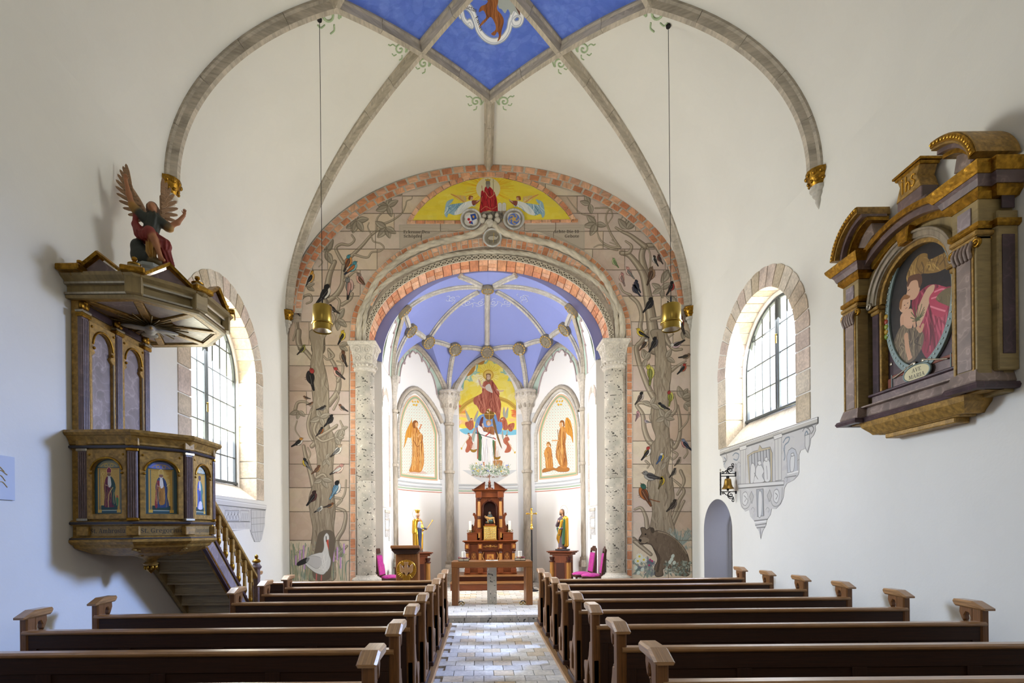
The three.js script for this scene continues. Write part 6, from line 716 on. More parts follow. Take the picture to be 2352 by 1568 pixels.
{
  const trimC = structGroup('trim_1'), ropeMat = mat('#d6cbb6', { map: TX.streak, bumpMap: TX.fine, bumpScale: 0.003, roughness: 0.9 });
  for (const c of [ropeO, ropeOR]) mk('twisted_moulding', rope(W3(c, ZC + 0.01), 0.076, 0.3, 3), ropeMat, trimC);
  mk('twisted_moulding', rope(W3(ropeI, ZC + 0.0), 0.055, 0.22, 3), ropeMat, trimC);
  const lx = cvs(128, 128, '#a89c88'); lx.strokeStyle = '#cfc4b0'; lx.lineWidth = 13; for (const [a, b, c, d] of [[0, 0, 128, 128], [128, 0, 0, 128]]) { lx.beginPath(); lx.moveTo(a, b); lx.lineTo(c, d); lx.stroke(); } lx.fillStyle = '#4c443a'; for (const [a, b] of [[64, 26], [64, 102], [26, 64], [102, 64]]) { lx.beginPath(); lx.arc(a, b, 15, 0, 7); lx.fill(); } lx.fillStyle = '#d6ccb8'; lx.fillRect(0, 0, 128, 8); lx.fillRect(0, 120, 128, 8);
  const lt = ctex(lx); lt.wrapS = lt.wrapT = THREE.RepeatWrapping; mk('lattice_band', [surf(90, 1, (u, v) => { const a = PI * u, r = v * 0.125; return [(2.905 + r) * cos(a), 6.286 + (2.0 + r) * sin(a), ZC + 0.024, u * 60, v]; }), surf(90, 1, (u, v) => { const a = PI * u; return [2.905 * cos(a), 6.286 + 2.0 * sin(a), ZC + 0.024 - 0.04 * v, u * 60, v * 0.1]; })], mat('#ffffff', { map: lt, bumpMap: lt, bumpScale: 0.01, roughness: 0.9 }), trimC);
  mk('finial', [ball(0.11, ...Wp(1124, 514), ZC + 0.03, 1, 0.9, 0.7), ball(0.07, ...Wp(1108, 508), ZC + 0.03), ball(0.07, ...Wp(1142, 507), ZC + 0.03), ball(0.06, ...Wp(1126, 500), ZC + 0.03), ball(0.05, ...Wp(1112, 498), ZC + 0.03), ball(0.05, ...Wp(1141, 496), ZC + 0.03)], MT.stoneGrey, trimC);
}
// painted things on the wall
const flat = (pts, n) => muralUV(slab(pts, ZC + 0.0004, ZC + n, 0, (X, Y, z) => [X, Y, z]));
{
  const t = thing('tympanum_painting', 'yellow half-round painting of a king in red between two flying angels', 'painting', [0, 0, 0]);
  const wz = (s) => P(s).map(([a, b]) => Wp(880 + a / 4.704, 400 + b / 4.704));
  mk('field', flat(wz('300,498 380,400 480,300 600,210 740,130 900,75 1050,45 1165,38 1290,44 1440,78 1600,130 1740,205 1860,300 1960,400 2032,498'), 0.012), muralMat, t);
  mk('enthroned_figure', flat(wz('1106,56 1156,56 1160,140 1210,200 1232,290 1240,400 1225,412 1140,398 1060,420 1042,395 1054,230 1066,130 1100,140'), 0.014), muralMat, t);
  mk('flying_angel', flat(wz('725,216 900,235 972,240 1048,275 990,350 900,400 830,440 710,440 690,475 660,440 690,300 790,262'), 0.014), muralMat, t);
  mk('flying_angel', flat(wz('1685,220 1510,239 1438,244 1362,279 1420,354 1510,404 1580,444 1700,444 1720,479 1750,444 1720,304 1620,266'), 0.014), muralMat, t);
  mk('stone_tablets', flat(wz('1240,315 1284,310 1330,315 1330,400 1240,400'), 0.014), muralMat, t);
  const roundel = (n, label, a, b, r) => { const [X, Y] = Wp(880 + a / 4.704, 400 + b / 4.704), R = r / 4.704 * 12.63 / 1200, q = thing(n, label, 'roundel', [0, 0, 0]), ring = []; for (let i = 0; i < 28; i++) { const w = 2 * PI * i / 28; ring.push([X + R * 0.98 * cos(w), Y + R * 0.98 * sin(w)]); } mk('disc', flat(ring, 0.03), muralMat, q); const to = new THREE.TorusGeometry(R * 0.92, R * 0.09, 8, 36); to.translate(X, Y, ZC + 0.03); mk('rim', to, MT.reliefGrey, q); };
  roundel('painted_roundel', 'round stone shield with a red, white and blue coat of arms', 950, 492, 115); roundel('painted_roundel', 'round stone shield with gold loops on a blue field', 1412, 492, 115); roundel('painted_roundel', 'round stone medallion of a lamb at the top of the brick arch', 1180, 692, 102);
  for (const s of [-1, 1]) { const m = thing('tree_mural', s < 0 ? 'grey painted tree with many birds and a white stork, left of the chancel arch' : 'grey painted tree with many birds and a brown bear, right of the chancel arch', 'mural', [0, 0, 0]); mk('painted_trunk', flat(trunks[s][0], 0.0016), muralMat, m); birds[s].forEach((b, i) => mk(i ? 'painted_bird' : s < 0 ? 'painted_stork' : 'painted_bear', flat(b, 0.0032), muralMat, m)); }
}
// columns that carry the arch
for (const s of [-1, 1]) {
  const c = structGroup(s < 0 ? 'column_left' : 'column_right'), X = s * 3.03, Z = ZC - 0.1, r = 0.228;
  for (const [a, b] of [[0.7, 2.98], [2.985, 4.46], [4.465, 5.62]]) mk('drum', lathe([[0.001, a], [r - 0.004, a], [r, a + 0.006], [r, b - 0.006], [r - 0.004, b], [0.001, b]], 40, X, 0, Z), MT.tuff, c, 'y');
  mk('base', lathe([[0.001, 0.16], [0.4, 0.16], [0.4, 0.46], [0.33, 0.48], [0.36, 0.54], [0.36, 0.6], [0.3, 0.64], [0.26, 0.66], [0.25, 0.7], [0.001, 0.7]], 32, X, 0, Z), MT.stoneGrey, c);
  mk('astragal', [lathe([[0.22, 5.6], [0.26, 5.62], [0.275, 5.66], [0.26, 5.7], [0.3, 5.74], [0.28, 5.78], [0.2, 5.78]], 32, X, 0, Z), ...Array.from({ length: 22 }, (_, i) => ball(0.032, X + 0.285 * cos(i * PI / 11), 5.73, Z + 0.285 * sin(i * PI / 11), 1, 1, 1, 8))], MT.stoneGrey, c);
  const cap = (() => { const g = new THREE.BoxGeometry(0.5, 0.46, 0.5, 1, 4, 1), p = g.attributes.position; for (let i = 0; i < p.count; i++) { const t = (p.getY(i) + 0.23) / 0.46, k = 0.92 + 0.34 * t * t; p.setX(i, p.getX(i) * k); p.setZ(i, p.getZ(i) * k); } g.computeVertexNormals(); g.translate(X, 6.0, Z); return g; })();
  const sc = []; for (const [fx, fz] of [[0, 1], [-s, 0]]) for (const m of [-1, 1]) for (const lvl of [0, 1]) { const pts = []; for (let i = 0; i < 22; i++) { const t = i / 21, a = 0.4 + t * 9.5, R = mix(0.1, 0.015, t); const u = m * (0.125 + R * cos(a)), h = 5.9 + lvl * 0.19 + R * sin(a) * 0.95, k = 0.245 * (0.92 + 0.34 * ((h - 5.77) / 0.46) ** 2) + 0.008; pts.push([X + (fx ? fx * k : u), h, Z + (fz ? fz * k : u)]); } sc.push(tube(pts, 0.015, 36, 6)); }
  mk('capital', [cap, ...sc], MT.stoneGrey, c); mk('abacus', box(0.68, 0.09, 0.68, X, 6.25, Z, 0.02), MT.stoneGrey, c);
}
// ---------- pews ----------
{
  const W = MT.oak;
  const ends = [];                 // outlines in (forward from the back edge, height)
  const lower = new THREE.Shape(P('0,0.06 0,0.52 0.1,0.6 0.13,0.66 0.19,0.655 0.2,0.6 0.23,0.52 0.28,0.46 0.36,0.43 0.45,0.42 0.46,0.36 0.43,0.3 0.44,0.06').map((p) => new THREE.Vector2(...p)));
  lower.holes.push(new THREE.Path(P('0.14,0.14 0.32,0.14 0.32,0.3 0.23,0.46 0.14,0.3').map((p) => new THREE.Vector2(...p))));
  const bracket = P('0.1,0.96 0.235,0.96 0.24,0.9 0.215,0.84 0.195,0.815 0.18,0.84 0.185,0.87 0.165,0.905 0.14,0.9 0.125,0.86 0.13,0.82 0.1,0.79');
  const toEnd = (g, x, w) => basis(g, [0, 0, -1], [0, 1, 0], [1, 0, 0], [x - w / 2, 0, 0]);     // extrusion across the pew end's thickness
  function end(t, x) {
    const e = mk('pew_end', [box(0.075, 0.9, 0.1, x, 0.51, -0.05, 0.012), toEnd(extr(lower, 0.055, 0.008), x, 0.055), toEnd(extr(bracket, 0.055, 0.008), x, 0.055)], W, t, 'y');
    mk('cap', toEnd(extr(P('-0.045,0.945 -0.045,0.965 0.08,1.02 0.27,1.02 0.285,1.0 0.265,0.965 0.25,0.955'), 0.12, 0.014), x, 0.12), MT.oakPale, e, 'z');
    mk('colonnette', [cyl(0.013, 0.013, 0.17, x, 0.65, -0.19, 10), ball(0.02, x, 0.66, -0.19, 1, 0.7, 1, 8), ball(0.02, x, 0.81, -0.19, 1, 0.7, 1, 8)], W, e, 'y');
    for (const o of [0.19, 0.27]) mk('colonnette', [cyl(0.01, 0.01, 0.2, x, 0.14, -o, 8), ball(0.016, x, 0.34, -o, 1, 1.4, 1, 8)], W, e, 'y');
    mk('tracery', [tube([[x, 0.35, -0.19], [x, 0.41, -0.23], [x, 0.35, -0.27]], 0.01, 12, 6), ball(0.016, x, 0.42, -0.23, 1, 1, 1, 8)], W, e, 'y');
    mk('foot', [box(0.09, 0.06, 0.5, x, 0.06, -0.23, 0.01)], MT.oakDark, e, 'z');
  }
  function pew(x0, x1, label) {
    const a = Math.min(x0, x1) + 0.04, b = Math.max(x0, x1) - 0.04, L = b - a, c = (a + b) / 2, t = thing('pew', label, 'pew', [0, 0.05, 0], 0, 'oak pews');
    end(t, x0 + (x0 < x1 ? 0.04 : -0.04)); end(t, x1 + (x0 < x1 ? -0.04 : 0.04));
    mk('top_rail', basis(extr(P('-0.038,0 0.038,0 0.05,0.012 0.05,0.026 0.035,0.04 -0.035,0.04 -0.05,0.026 -0.05,0.012'), L, 0), [0, 0, 1], [0, 1, 0], [-1, 0, 0], [b, 0.8, -0.03]), MT.oakPale, t);
    mk('back_board', [box(L, 0.13, 0.034, c, 0.738, -0.03, 0.003), box(L, 0.12, 0.034, c, 0.14, -0.03, 0.003)], MT.oakDark, t);
    const n = Math.max(3, Math.round(L / 0.92)), st = 0.11, pw = (L - st * (n + 1)) / n;
    for (let i = 0; i <= n; i++) mk('stile', box(st, 0.475, 0.034, a + st / 2 + i * (st + pw), 0.436, -0.03, 0.003), MT.oakDark, t, 'y');
    for (let i = 0; i < n; i++) mk('panel', box(pw + 0.02, 0.49, 0.014, a + st + pw / 2 + i * (st + pw), 0.436, -0.034, 0.003), MT.oakDark, t);
    mk('seat', box(L, 0.03, 0.36, c, 0.41, -0.24, 0.008), W, t); mk('kneeler', [box(L, 0.03, 0.14, c, 0.16, 0.3, 0.01), box(L, 0.12, 0.03, c, 0.09, 0.3, 0.004)], W, t);
    return t;
  }
  const order = ['eighth', 'seventh', 'sixth', 'fifth', 'fourth', 'third', 'second', 'front'];
  for (let i = 0; i < 8; i++) for (const s of [-1, 1]) {
    const short = s < 0 && i > 3 && i < 7, t = pew(s < 0 ? -0.825 : 0.785, s < 0 ? (short ? -3.36 : i === 7 ? -4.25 : -4.42) : 4.4, `${order[i]} oak pew counted from the altar, on the ${s < 0 ? 'pulpit' : 'doorway'} side${short ? ', cut short beside the stairs' : ''}`);
    t.position.z = -(2.99 + 0.876 * i);
  }
  for (const s of [-1, 1]) { const p = structGroup('floor_pews'); for (let i = 0; i < 19; i++) { const x0 = s * (0.87 + i * 0.2); if (Math.abs(x0) > 4.6) break; mk('plank', box(0.196, 0.07, 7.6, x0 + s * 0.1 - 0.02, 0.012, -5.9, 0.004), MT.oak, p, 'z'); } mk('plinth', box(0.1, 0.075, 7.6, s * 0.81 - 0.02, 0.012, -5.9, 0.014), MT.oakPale, p, 'z'); }
}
// ---------- pulpit with sounding board, wooden angel, stairs ----------
const PV = [[-4.864, 5.95], [-4.17, 5.95], [-3.78, 6.34], [-3.78, 6.89], [-4.17, 7.28], [-4.864, 7.28]];
// octagonal moulding: profile [out, y] carried round an open plan polyline with mitred corners
function mitred(V, prof, close = true) {
  const nrm = V.map((p, i) => { const e = []; if (i) e.push([V[i][0] - V[i - 1][0], V[i][1] - V[i - 1][1]]); if (i < V.length - 1) e.push([V[i + 1][0] - V[i][0], V[i + 1][1] - V[i][1]]); const ns = e.map(([x, d]) => { const l = Math.hypot(x, d); return [d / l, -x / l]; }); if (ns.length < 2) return [0, ns[0][1]]; const s = [ns[0][0] + ns[1][0], ns[0][1] + ns[1][1]], k = 2 / (s[0] * s[0] + s[1] * s[1]); return [s[0] * k, s[1] * k]; });
  const S = new Soup(), n = prof.length, pt = (i, j) => { const [o, y] = prof[j % n]; return [Math.max(-4.866, V[i][0] + nrm[i][0] * o), y, -(V[i][1] + nrm[i][1] * o)]; };
  for (let i = 0; i < V.length - 1; i++) for (let j = 0; j < (close ? n : n - 1); j++) S.quad(pt(i, j), pt(i + 1, j), pt(i + 1, j + 1), pt(i, j + 1));
  return S.done();
}
const facesOf = (V) => V.slice(0, -1).map((a, i) => { const b = V[i + 1], dx = b[0] - a[0], dd = b[1] - a[1], w = Math.hypot(dx, dd); return { o: [(a[0] + b[0]) / 2, 0, -(a[1] + b[1]) / 2], ex: [dx / w, 0, -dd / w], ez: [dd / w, 0, dx / w], w, a, b }; });
const onFace = (f, g, u = 0, y = 0, n = 0) => { g = g.index ? g.toNonIndexed() : g; g.translate(u, y, n); return basis(g, f.ex, [0, 1, 0], f.ez, f.o); };
{
  const t = thing('pulpit', 'octagonal gilded and marbled wall pulpit with painted saints and a sounding board', 'pulpit');
  const F = facesOf(PV), add = (n, g, m, p = t, gr) => mk(n, g, m, p, gr);
  // F[0] runs along the wall side for a little: centre its panel on the regular octagon
  const fu = [0.075, 0, 0, 0, -0.075], cw = 0.55;
  add('drum', mitred(PV, [[-0.03, 1.72], [0.0, 1.72], [0.0, 2.74], [-0.03, 2.74]]), MT.ochre);
  add('drum_floor', (() => { const S = new Soup(); for (const y of [1.74, 2.0]) for (let i = 1; i < PV.length - 1; i++) S.tri([PV[0][0], y, -PV[0][1]], [PV[i][0], y, -PV[i][1]], [PV[i + 1][0], y, -PV[i + 1][1]]); return S.done(); })(), MT.ochre);
  add('top_rail', mitred(PV, [[-0.1, 2.86], [0.11, 2.87], [0.13, 2.9], [0.12, 2.93], [-0.1, 2.94]]), MT.ochre);
  add('cornice', [mitred(PV, [[-0.03, 2.72], [0.015, 2.72], [0.02, 2.76], [0.045, 2.78], [0.045, 2.8], [0.07, 2.84], [0.09, 2.87], [-0.03, 2.87]])], MT.ochre);
  for (const y of [2.75, 1.885, 1.702]) add('black_moulding', mitred(PV, [[0, y - 0.015], [0.05, y - 0.015], [0.057, y], [0.05, y + 0.015], [0, y + 0.015]]), MT.slate);
  for (const q of [[[-0.03, 1.86], [0.03, 1.86], [0.05, 1.9], [0.02, 1.92], [-0.03, 1.92]], [[-0.03, 1.64], [0.03, 1.64], [0.065, 1.67], [0.065, 1.69], [0.02, 1.73], [-0.03, 1.73]]]) add('base_moulding', mitred(PV, q), MT.ochre);
  const text = ['St. Ambrosius', 'St. Gregorius', 'St. Augustinus'], robes = [['#6d1f38', '#e0b95c', '#20463f'], ['#27406f', '#b5863a', '#8f3038'], ['#3a55b5', '#5f8fd0', '#2f7d84']];
  const saint = (k) => {
    const x = cvs(320, 640, '#2c5058'); const [A, B, C] = robes[k]; x.fillStyle = '#b28a3a'; x.fillRect(34, 100, 252, 500); x.fillStyle = '#c9a24c'; x.fillRect(48, 120, 224, 430); mottle(x, 48, 120, 224, 430, 240, ['#dcb862', '#a27a2c'], 0.2, 0.5, 3, 9); blob(x, '48,92 60,50 100,18 160,8 220,18 260,50 272,92', ['#8d8a6a', '#6f7fc9', '#c9d6cf'][k], '#2c5058', 6); line(x, '70,82 110,50 160,44 210,50 250,82', '#d8b048', 6); for (const q of [130, 190]) { x.strokeStyle = '#d8b048'; x.lineWidth = 6; x.beginPath(); x.arc(q, 70, 17, 0, 7); x.stroke(); }
    for (const a of [38, 52, 262, 276]) { x.fillStyle = a % 4 ? '#d0a850' : '#3b6a70'; x.fillRect(a, 110, 7, 490); } x.fillStyle = '#123e3e'; x.fillRect(70, 540, 180, 52); for (const a of [34, 244]) { x.fillStyle = '#d8b048'; x.fillRect(a, 590, 42, 36); } x.fillStyle = '#9fc0bd'; x.fillRect(80, 596, 160, 8);
    cloth(x, '140,200 180,200 206,240 226,330 222,430 236,540 190,562 120,562 104,540 112,420 104,320 118,240', A, '#1a1420', B, 26, 0, 5); cloth(x, k === 1 ? '120,240 110,330 96,540 120,560 128,400 150,260' : '176,210 210,240 234,330 222,400 238,545 196,520 188,380', C, '#0f2222', '#e3c878', 12, 0, 5); if (k === 1) cloth(x, '140,300 190,300 200,440 190,520 140,520 134,400', '#a87430', '#5e3b14', '#d8ad58', 16, 0, 5); if (k === 2) cloth(x, '150,470 200,470 214,560 124,560', '#d5d3e6', '#8f8fb0', '#fff', 8, 0, 5); blob(x, '150,210 172,206 184,300 160,330 146,290', '#e6dfd2'); x.fillStyle = '#8b6248'; x.beginPath(); x.ellipse(160, 176, 20, 27, 0, 0, 7); x.fill(); blob(x, '146,190 160,200 176,190 172,214 158,222 148,210', '#d8d2c6');
    if (k < 2) hardPoly(x, k ? P('138,158 142,112 160,96 178,112 182,158') : P('136,158 134,120 160,84 186,120 184,158'), k ? '#c9a24c' : '#8d2b4a', '#e3c878', 5); else blob(x, '138,180 134,140 160,128 186,140 182,180', '#4a3f55'); line(x, k === 1 ? '216,300 246,270' : '92,540 88,200', '#e3c878', 6); if (k !== 1) line(x, '88,200 76,170 92,146 108,160 98,176', '#e3c878', 6); line(x, '120,300 150,312', '#b58a6c', 12); if (!k) { blob(x, '244,540 236,460 250,440 262,470 258,545', '#3f7d4a'); blob(x, '240,430 252,424 258,444 246,450', '#b5453c'); line(x, '150,560 156,420 200,330', '#e3c878', 7); } return mat('#ffffff', { map: ctex(x), roughness: 0.45 });
  };
  F.forEach((f, i) => {
    const w = cw, pil = (u) => [onFace(f, box(0.075, 0.86, 0.035, 0, 2.3, 0.014, 0.004), u)];
    const W2 = 0.36, oy = 1.99, sp = 2.46;
    // arched frame around the niche
    const o = new THREE.Shape([[-0.225, 1.93], [0.225, 1.93], [0.225, 2.72], [-0.225, 2.72]].map((p) => new THREE.Vector2(...p))), hp = []; for (let k = 0; k <= 20; k++) { const a = PI * k / 20; hp.push(new THREE.Vector2(0.165 * cos(a), sp + 0.15 * sin(a))); } hp.push(new THREE.Vector2(-0.165, sp), new THREE.Vector2(-0.165, oy), new THREE.Vector2(0.165, oy)); o.holes.push(new THREE.Path(hp));
    add('niche_frame', onFace(f, extr(o, 0.05, 0.006), fu[i], 0, 0.0), MT.ochre);
    const arcP = []; for (let k = 0; k <= 18; k++) { const a = PI * (0.06 + 0.88 * k / 18); arcP.push([0.178 * cos(a), sp + 0.163 * sin(a), 0.052]); } const gem = []; for (const m of [-1, 1]) gem.push(onFace(f, ball(0.014, m * 0.19, 2.66, 0.05, 1, 1, 0.7, 10), fu[i]), onFace(f, ball(0.018, m * 0.178, 2.45, 0.052, 1, 0.8, 0.8, 10), fu[i]));
    add('gilt_arch', [onFace(f, tube(arcP, 0.013, 26, 8), fu[i]), ...gem], MT.gilt);
    if (i < 3) { const pm = saint(i), sh = new THREE.Shape(hp), g = new THREE.ShapeGeometry(sh, 8), p = g.attributes.position, uv = g.attributes.uv; for (let k = 0; k < p.count; k++) uv.setXY(k, (p.getX(k) + 0.165) / 0.33, (p.getY(k) - oy) / 0.62); g.userData.uv = true; const h = g.toNonIndexed(); h.userData.uv = true; const pq = onFace(f, h, fu[i], 0, 0.006); pq.userData.uv = true; add('saint_painting', pq, pm);
      const tx = cvs(512, 128, '#8d713c'); mottle(tx, 0, 0, 512, 128, 120, ['#a0834a', '#7c6230'], 0.2, 0.5, 8, 40); tx.fillStyle = '#3d372c'; tx.font = '700 78px serif'; tx.textAlign = 'center'; tx.fillText(text[i], 256, 90, 480); const q = new THREE.PlaneGeometry(0.46, 0.115); q.userData.uv = true; const qq = q.toNonIndexed(); qq.userData.uv = true; const lb = onFace(f, qq, fu[i], 1.795, 0.012); lb.userData.uv = true; add('inscription', lb, mat('#ffffff', { map: ctex(tx), roughness: 0.5 })); }
  });
  // fluted purple pilasters on the corners
  for (let i = 0; i < PV.length; i++) {
    const V = i === 0 ? [-4.72, 5.95] : i === 5 ? [-4.72, 7.28] : PV[i], n = i === 0 ? [0, -1] : i === 5 ? [0, 1] : (() => { const a = F[i - 1].ez, b = F[i].ez, x = a[0] + b[0], z = a[2] + b[2], l = Math.hypot(x, z); return [x / l, -z / l]; })(), f = { o: [V[0] + n[0] * 0.01, 0, -(V[1] + n[1] * 0.01)], ex: [-n[1], 0, -n[0]], ez: [n[0], 0, -n[1]] };
    const fl = [onFace(f, box(0.1, 0.78, 0.05, 0, 2.315, 0.01, 0.006))]; for (let k = -1.5; k <= 1.5; k++) fl.push(onFace(f, cyl(0.009, 0.009, 0.74, k * 0.022, 1.945, 0.036, 8)));
    add('pilaster', fl, MT.purple, t, 'y'); for (const y of [2.715, 1.925]) add('pilaster_cap', onFace(f, box(0.125, 0.033, 0.07, 0, y, 0.015, 0.006)), i % 2 ? MT.gilt : MT.silver); for (const y of [2.815, 1.795]) add('rail_block', onFace(f, box(0.135, 0.11, 0.07, 0, y, 0.012, 0.01)), MT.ochre);
  }
  // bowl and pendant
  const C = [-4.4, 6.61], ringAt = (k, y) => PV.map((p) => [Math.max(-4.864, C[0] + (p[0] - C[0]) * k), y, -(C[1] + (p[1] - C[1]) * k)]), S = new Soup(), lv = [[1.04, 1.66], [0.98, 1.6], [0.78, 1.53], [0.5, 1.495], [0.3, 1.485]]; for (let j = 0; j < lv.length - 1; j++) { const a = ringAt(...lv[j]), b = ringAt(...lv[j + 1]); for (let i = 0; i < 5; i++) S.quad(a[i], b[i], b[i + 1], a[i + 1]); }
  add('bowl', S.done(), MT.ochre); const lf = []; for (let i = 1; i < 5; i++) for (let k = 0; k < 7; k++) { const s = mix(0.92, 0.4, k / 7), p = ringAt(s, mix(1.585, 1.49, k / 7) - 0.01)[i]; lf.push(ball(0.022, p[0] + rr(-0.02, 0.02), p[1], p[2] + rr(-0.02, 0.02), 1.3, 0.6, 1.3, 8)); } add('carved_leaves', lf, MT.ochre);
  add('pendant', [lathe([[0.001, 1.29], [0.03, 1.3], [0.045, 1.33], [0.03, 1.345], [0.075, 1.36], [0.09, 1.385], [0.06, 1.4], [0.08, 1.44], [0.16, 1.475], [0.21, 1.49], [0.001, 1.5]], 16, C[0], 0, -C[1])], MT.ochre); add('gilt_bud', [lathe([[0.001, 1.255], [0.02, 1.27], [0.05, 1.3], [0.065, 1.34], [0.05, 1.35], [0.001, 1.35]], 8, C[0], 0, -C[1]), ...Array.from({ length: 8 }, (_, i) => ball(0.02, C[0] + 0.06 * cos(i * PI / 4), 1.335, -C[1] + 0.06 * sin(i * PI / 4), 1, 1.6, 1, 8))], MT.gilt);
  // back board on the wall
  const bx = { o: [-4.864, 0, -6.5], ex: [0, 0, -1], ez: [1, 0, 0] }, B = (n, g, m, u, y, o, gr) => add(n, onFace(bx, g, u, y, o), m, t, gr);   // u runs away from the camera
  B('back_board', box(1.14, 1.66, 0.09, 0, 0, 0, 0.006), MT.ochre, 0.02, 3.62, 0.045, 'y');
  for (const u of [-0.52, 0.04, 0.58]) { const gs = [box(0.11, 1.36, 0.05, 0, 0, 0, 0.006)]; for (let k = -1.5; k <= 1.5; k++) gs.push(cyl(0.01, 0.01, 1.3, k * 0.024, -0.65, 0.028, 8)); B('pilaster', join(gs, 'y'), MT.purple, u, 3.56, 0.115, 'y'); B('pilaster_cap', box(0.15, 0.05, 0.09, 0, 0, 0, 0.01), MT.gilt, u, 4.26, 0.12); B('pilaster_cap', box(0.15, 0.03, 0.1, 0, 0, 0, 0.01), MT.silver, u, 4.3, 0.12); B('scroll', join([ball(0.045, -0.03, 0, 0, 1, 1, 0.6), ball(0.045, 0.03, 0, 0, 1, 1, 0.6), ball(0.03, 0, 0.03, 0.01)]), MT.gilt, u, 4.37, 0.13); }
  for (const u of [-0.235, 0.315]) {
    const hp = [], hw = 0.17; for (let k = 0; k <= 16; k++) { const a = PI * k / 16; hp.push([hw * 0.86 * cos(a), 3.98 + 0.17 * sin(a)]); } hp.push([-hw * 0.86, 3.93], [-hw * 0.7, 3.89], [-hw, 3.84], [-hw, 2.98], [hw, 2.98], [hw, 3.84], [hw * 0.7, 3.89], [hw * 0.86, 3.93]);
    const o = new THREE.Shape([[-0.215, 2.93], [0.215, 2.93], [0.215, 4.24], [-0.215, 4.24]].map((p) => new THREE.Vector2(...p))); o.holes.push(new THREE.Path(hp.map((p) => new THREE.Vector2(...p)))); B('niche_frame', extr(o, 0.05, 0.006), MT.ochre, u, 0, 0.085, 'y'); B('marble_panel', extr(hp, 0.012, 0), MT.lilac, u, 0, 0.088, 'y');
    const arcP = []; for (let k = 0; k <= 16; k++) { const a = PI * (0.02 + 0.96 * k / 16); arcP.push([0.162 * cos(a), 3.98 + 0.185 * sin(a), 0]); } B('gilt_arch', join([tube(arcP, 0.012, 24, 8), ball(0.018, 0.15, 3.94, 0), ball(0.018, -0.15, 3.94, 0), ball(0.014, 0.18, 4.18, 0), ball(0.014, -0.18, 4.18, 0)]), MT.gilt, u, 0, 0.14);
    B('edge_bead', box(0.014, 0.86, 0.02, 0, 0, 0, 0.005), MT.silver, u + 0.178, 3.41, 0.135); B('frieze_panel', box(0.4, 0.09, 0.03, 0, 0, 0, 0.006), MT.purpleDark, u, 4.37, 0.1);
  }
  // sounding board
  const CV = [[-4.864, 5.9], [-4.1, 5.9], [-3.64, 6.36], [-3.64, 7.0], [-4.1, 7.46], [-4.864, 7.46]], CF = facesOf(CV), CC = [-4.42, 6.68], Y0 = 4.42;
  add('canopy', [mitred(CV, [[-0.1, 4.44], [-0.02, Y0], [0.02, Y0], [0.03, 4.45], [0.0, 4.47], [0.0, 4.56], [0.04, 4.58], [0.05, 4.61], [0.1, 4.64], [0.12, 4.67], [-0.1, 4.68]])], MT.taupe); for (const q of [[[0.0, 4.455], [0.045, 4.455], [0.05, 4.475], [0, 4.48]], [[0.0, 4.565], [0.05, 4.57], [0.055, 4.59], [0, 4.59]]]) add('silver_moulding', mitred(CV, q), MT.silver);
  add('canopy_roof', (() => { const q = new Soup(), a = [CC[0], 4.8, -CC[1]], e = CV.map((p) => [Math.max(-4.864, CC[0] + (p[0] - CC[0]) * 1.1), 4.67, -(CC[1] + (p[1] - CC[1]) * 1.1)]), b = [CC[0], 4.455, -CC[1]], s = CV.map((p) => [p[0], 4.455, -p[1]]); for (let i = 0; i < 5; i++) { q.tri(a, e[i], e[i + 1]); q.tri(b, s[i + 1], s[i]); } q.tri(a, e[5], e[0]); q.tri(b, s[0], s[5]); return q.done(); })(), MT.ochre);
  CF.forEach((f, i) => {
    const hw = 0.25, u = i === 0 ? 0.03 : i === 4 ? -0.03 : 0, ped = P('-0.25,0 0.25,0 0,0.2');
    add('pediment', onFace(f, extr(P('-0.22,0.01 0.22,0.01 0,0.17'), 0.03, 0), u, 4.665, 0.03), MT.purple); const rake = (s) => sweep([[0, 0], [1, 0]].map(([k]) => { const p = [mix(s * 0.29, 0, k), mix(-0.015, 0.215, k), 0]; return [p, [-s * 0.62, -0.0, 0].map((v, q) => q === 1 ? 0.0 : 0).map((v, q) => q === 1 ? 1 : v), [0, 0, 1]]; }), [[-0.022, -0.02], [0.022, -0.02], [0.03, 0.09], [0.012, 0.12], [-0.02, 0.1]]);
    for (const q of [1, -1]) add('gilt_rake', onFace(f, rake(q), u, 4.67, 0), MT.gilt); const bd = []; for (let k = 0; k < 9; k++) for (const s of [-1, 1]) bd.push(onFace(f, ball(0.013, s * mix(0.27, 0.02, k / 8), mix(0.0, 0.205, k / 8), 0.1, 1, 1, 0.8, 6), u, 4.668, 0)); add('bead_row', bd, MT.giltBright);
    if (i < 4) { const s = CF[i + 1], n = [f.ez[0] + s.ez[0], f.ez[2] + s.ez[2]], l = Math.hypot(...n), k = { o: [f.b[0] + n[0] / l * 0.04, 0, -f.b[1] + n[1] / l * 0.04], ex: [n[1] / l, 0, -n[0] / l], ez: [n[0] / l, 0, n[1] / l] }; add('corner_block', [onFace(k, box(0.24, 0.07, 0.2, 0, 4.695, 0.0, 0.012))], MT.gilt); add('corner_block', [onFace(k, box(0.17, 0.2, 0.09, 0, 4.55, -0.01, 0.01)), onFace(k, box(0.12, 0.06, 0.12, 0, 4.755, -0.04, 0.01))], MT.taupe); add('knob', [onFace(k, lathe([[0.001, 4.785], [0.065, 4.785], [0.07, 4.8], [0.03, 4.82], [0.015, 4.835], [0.03, 4.85], [0.028, 4.875], [0.001, 4.89]], 14), 0, 0, -0.04)], MT.gilt); }
  });
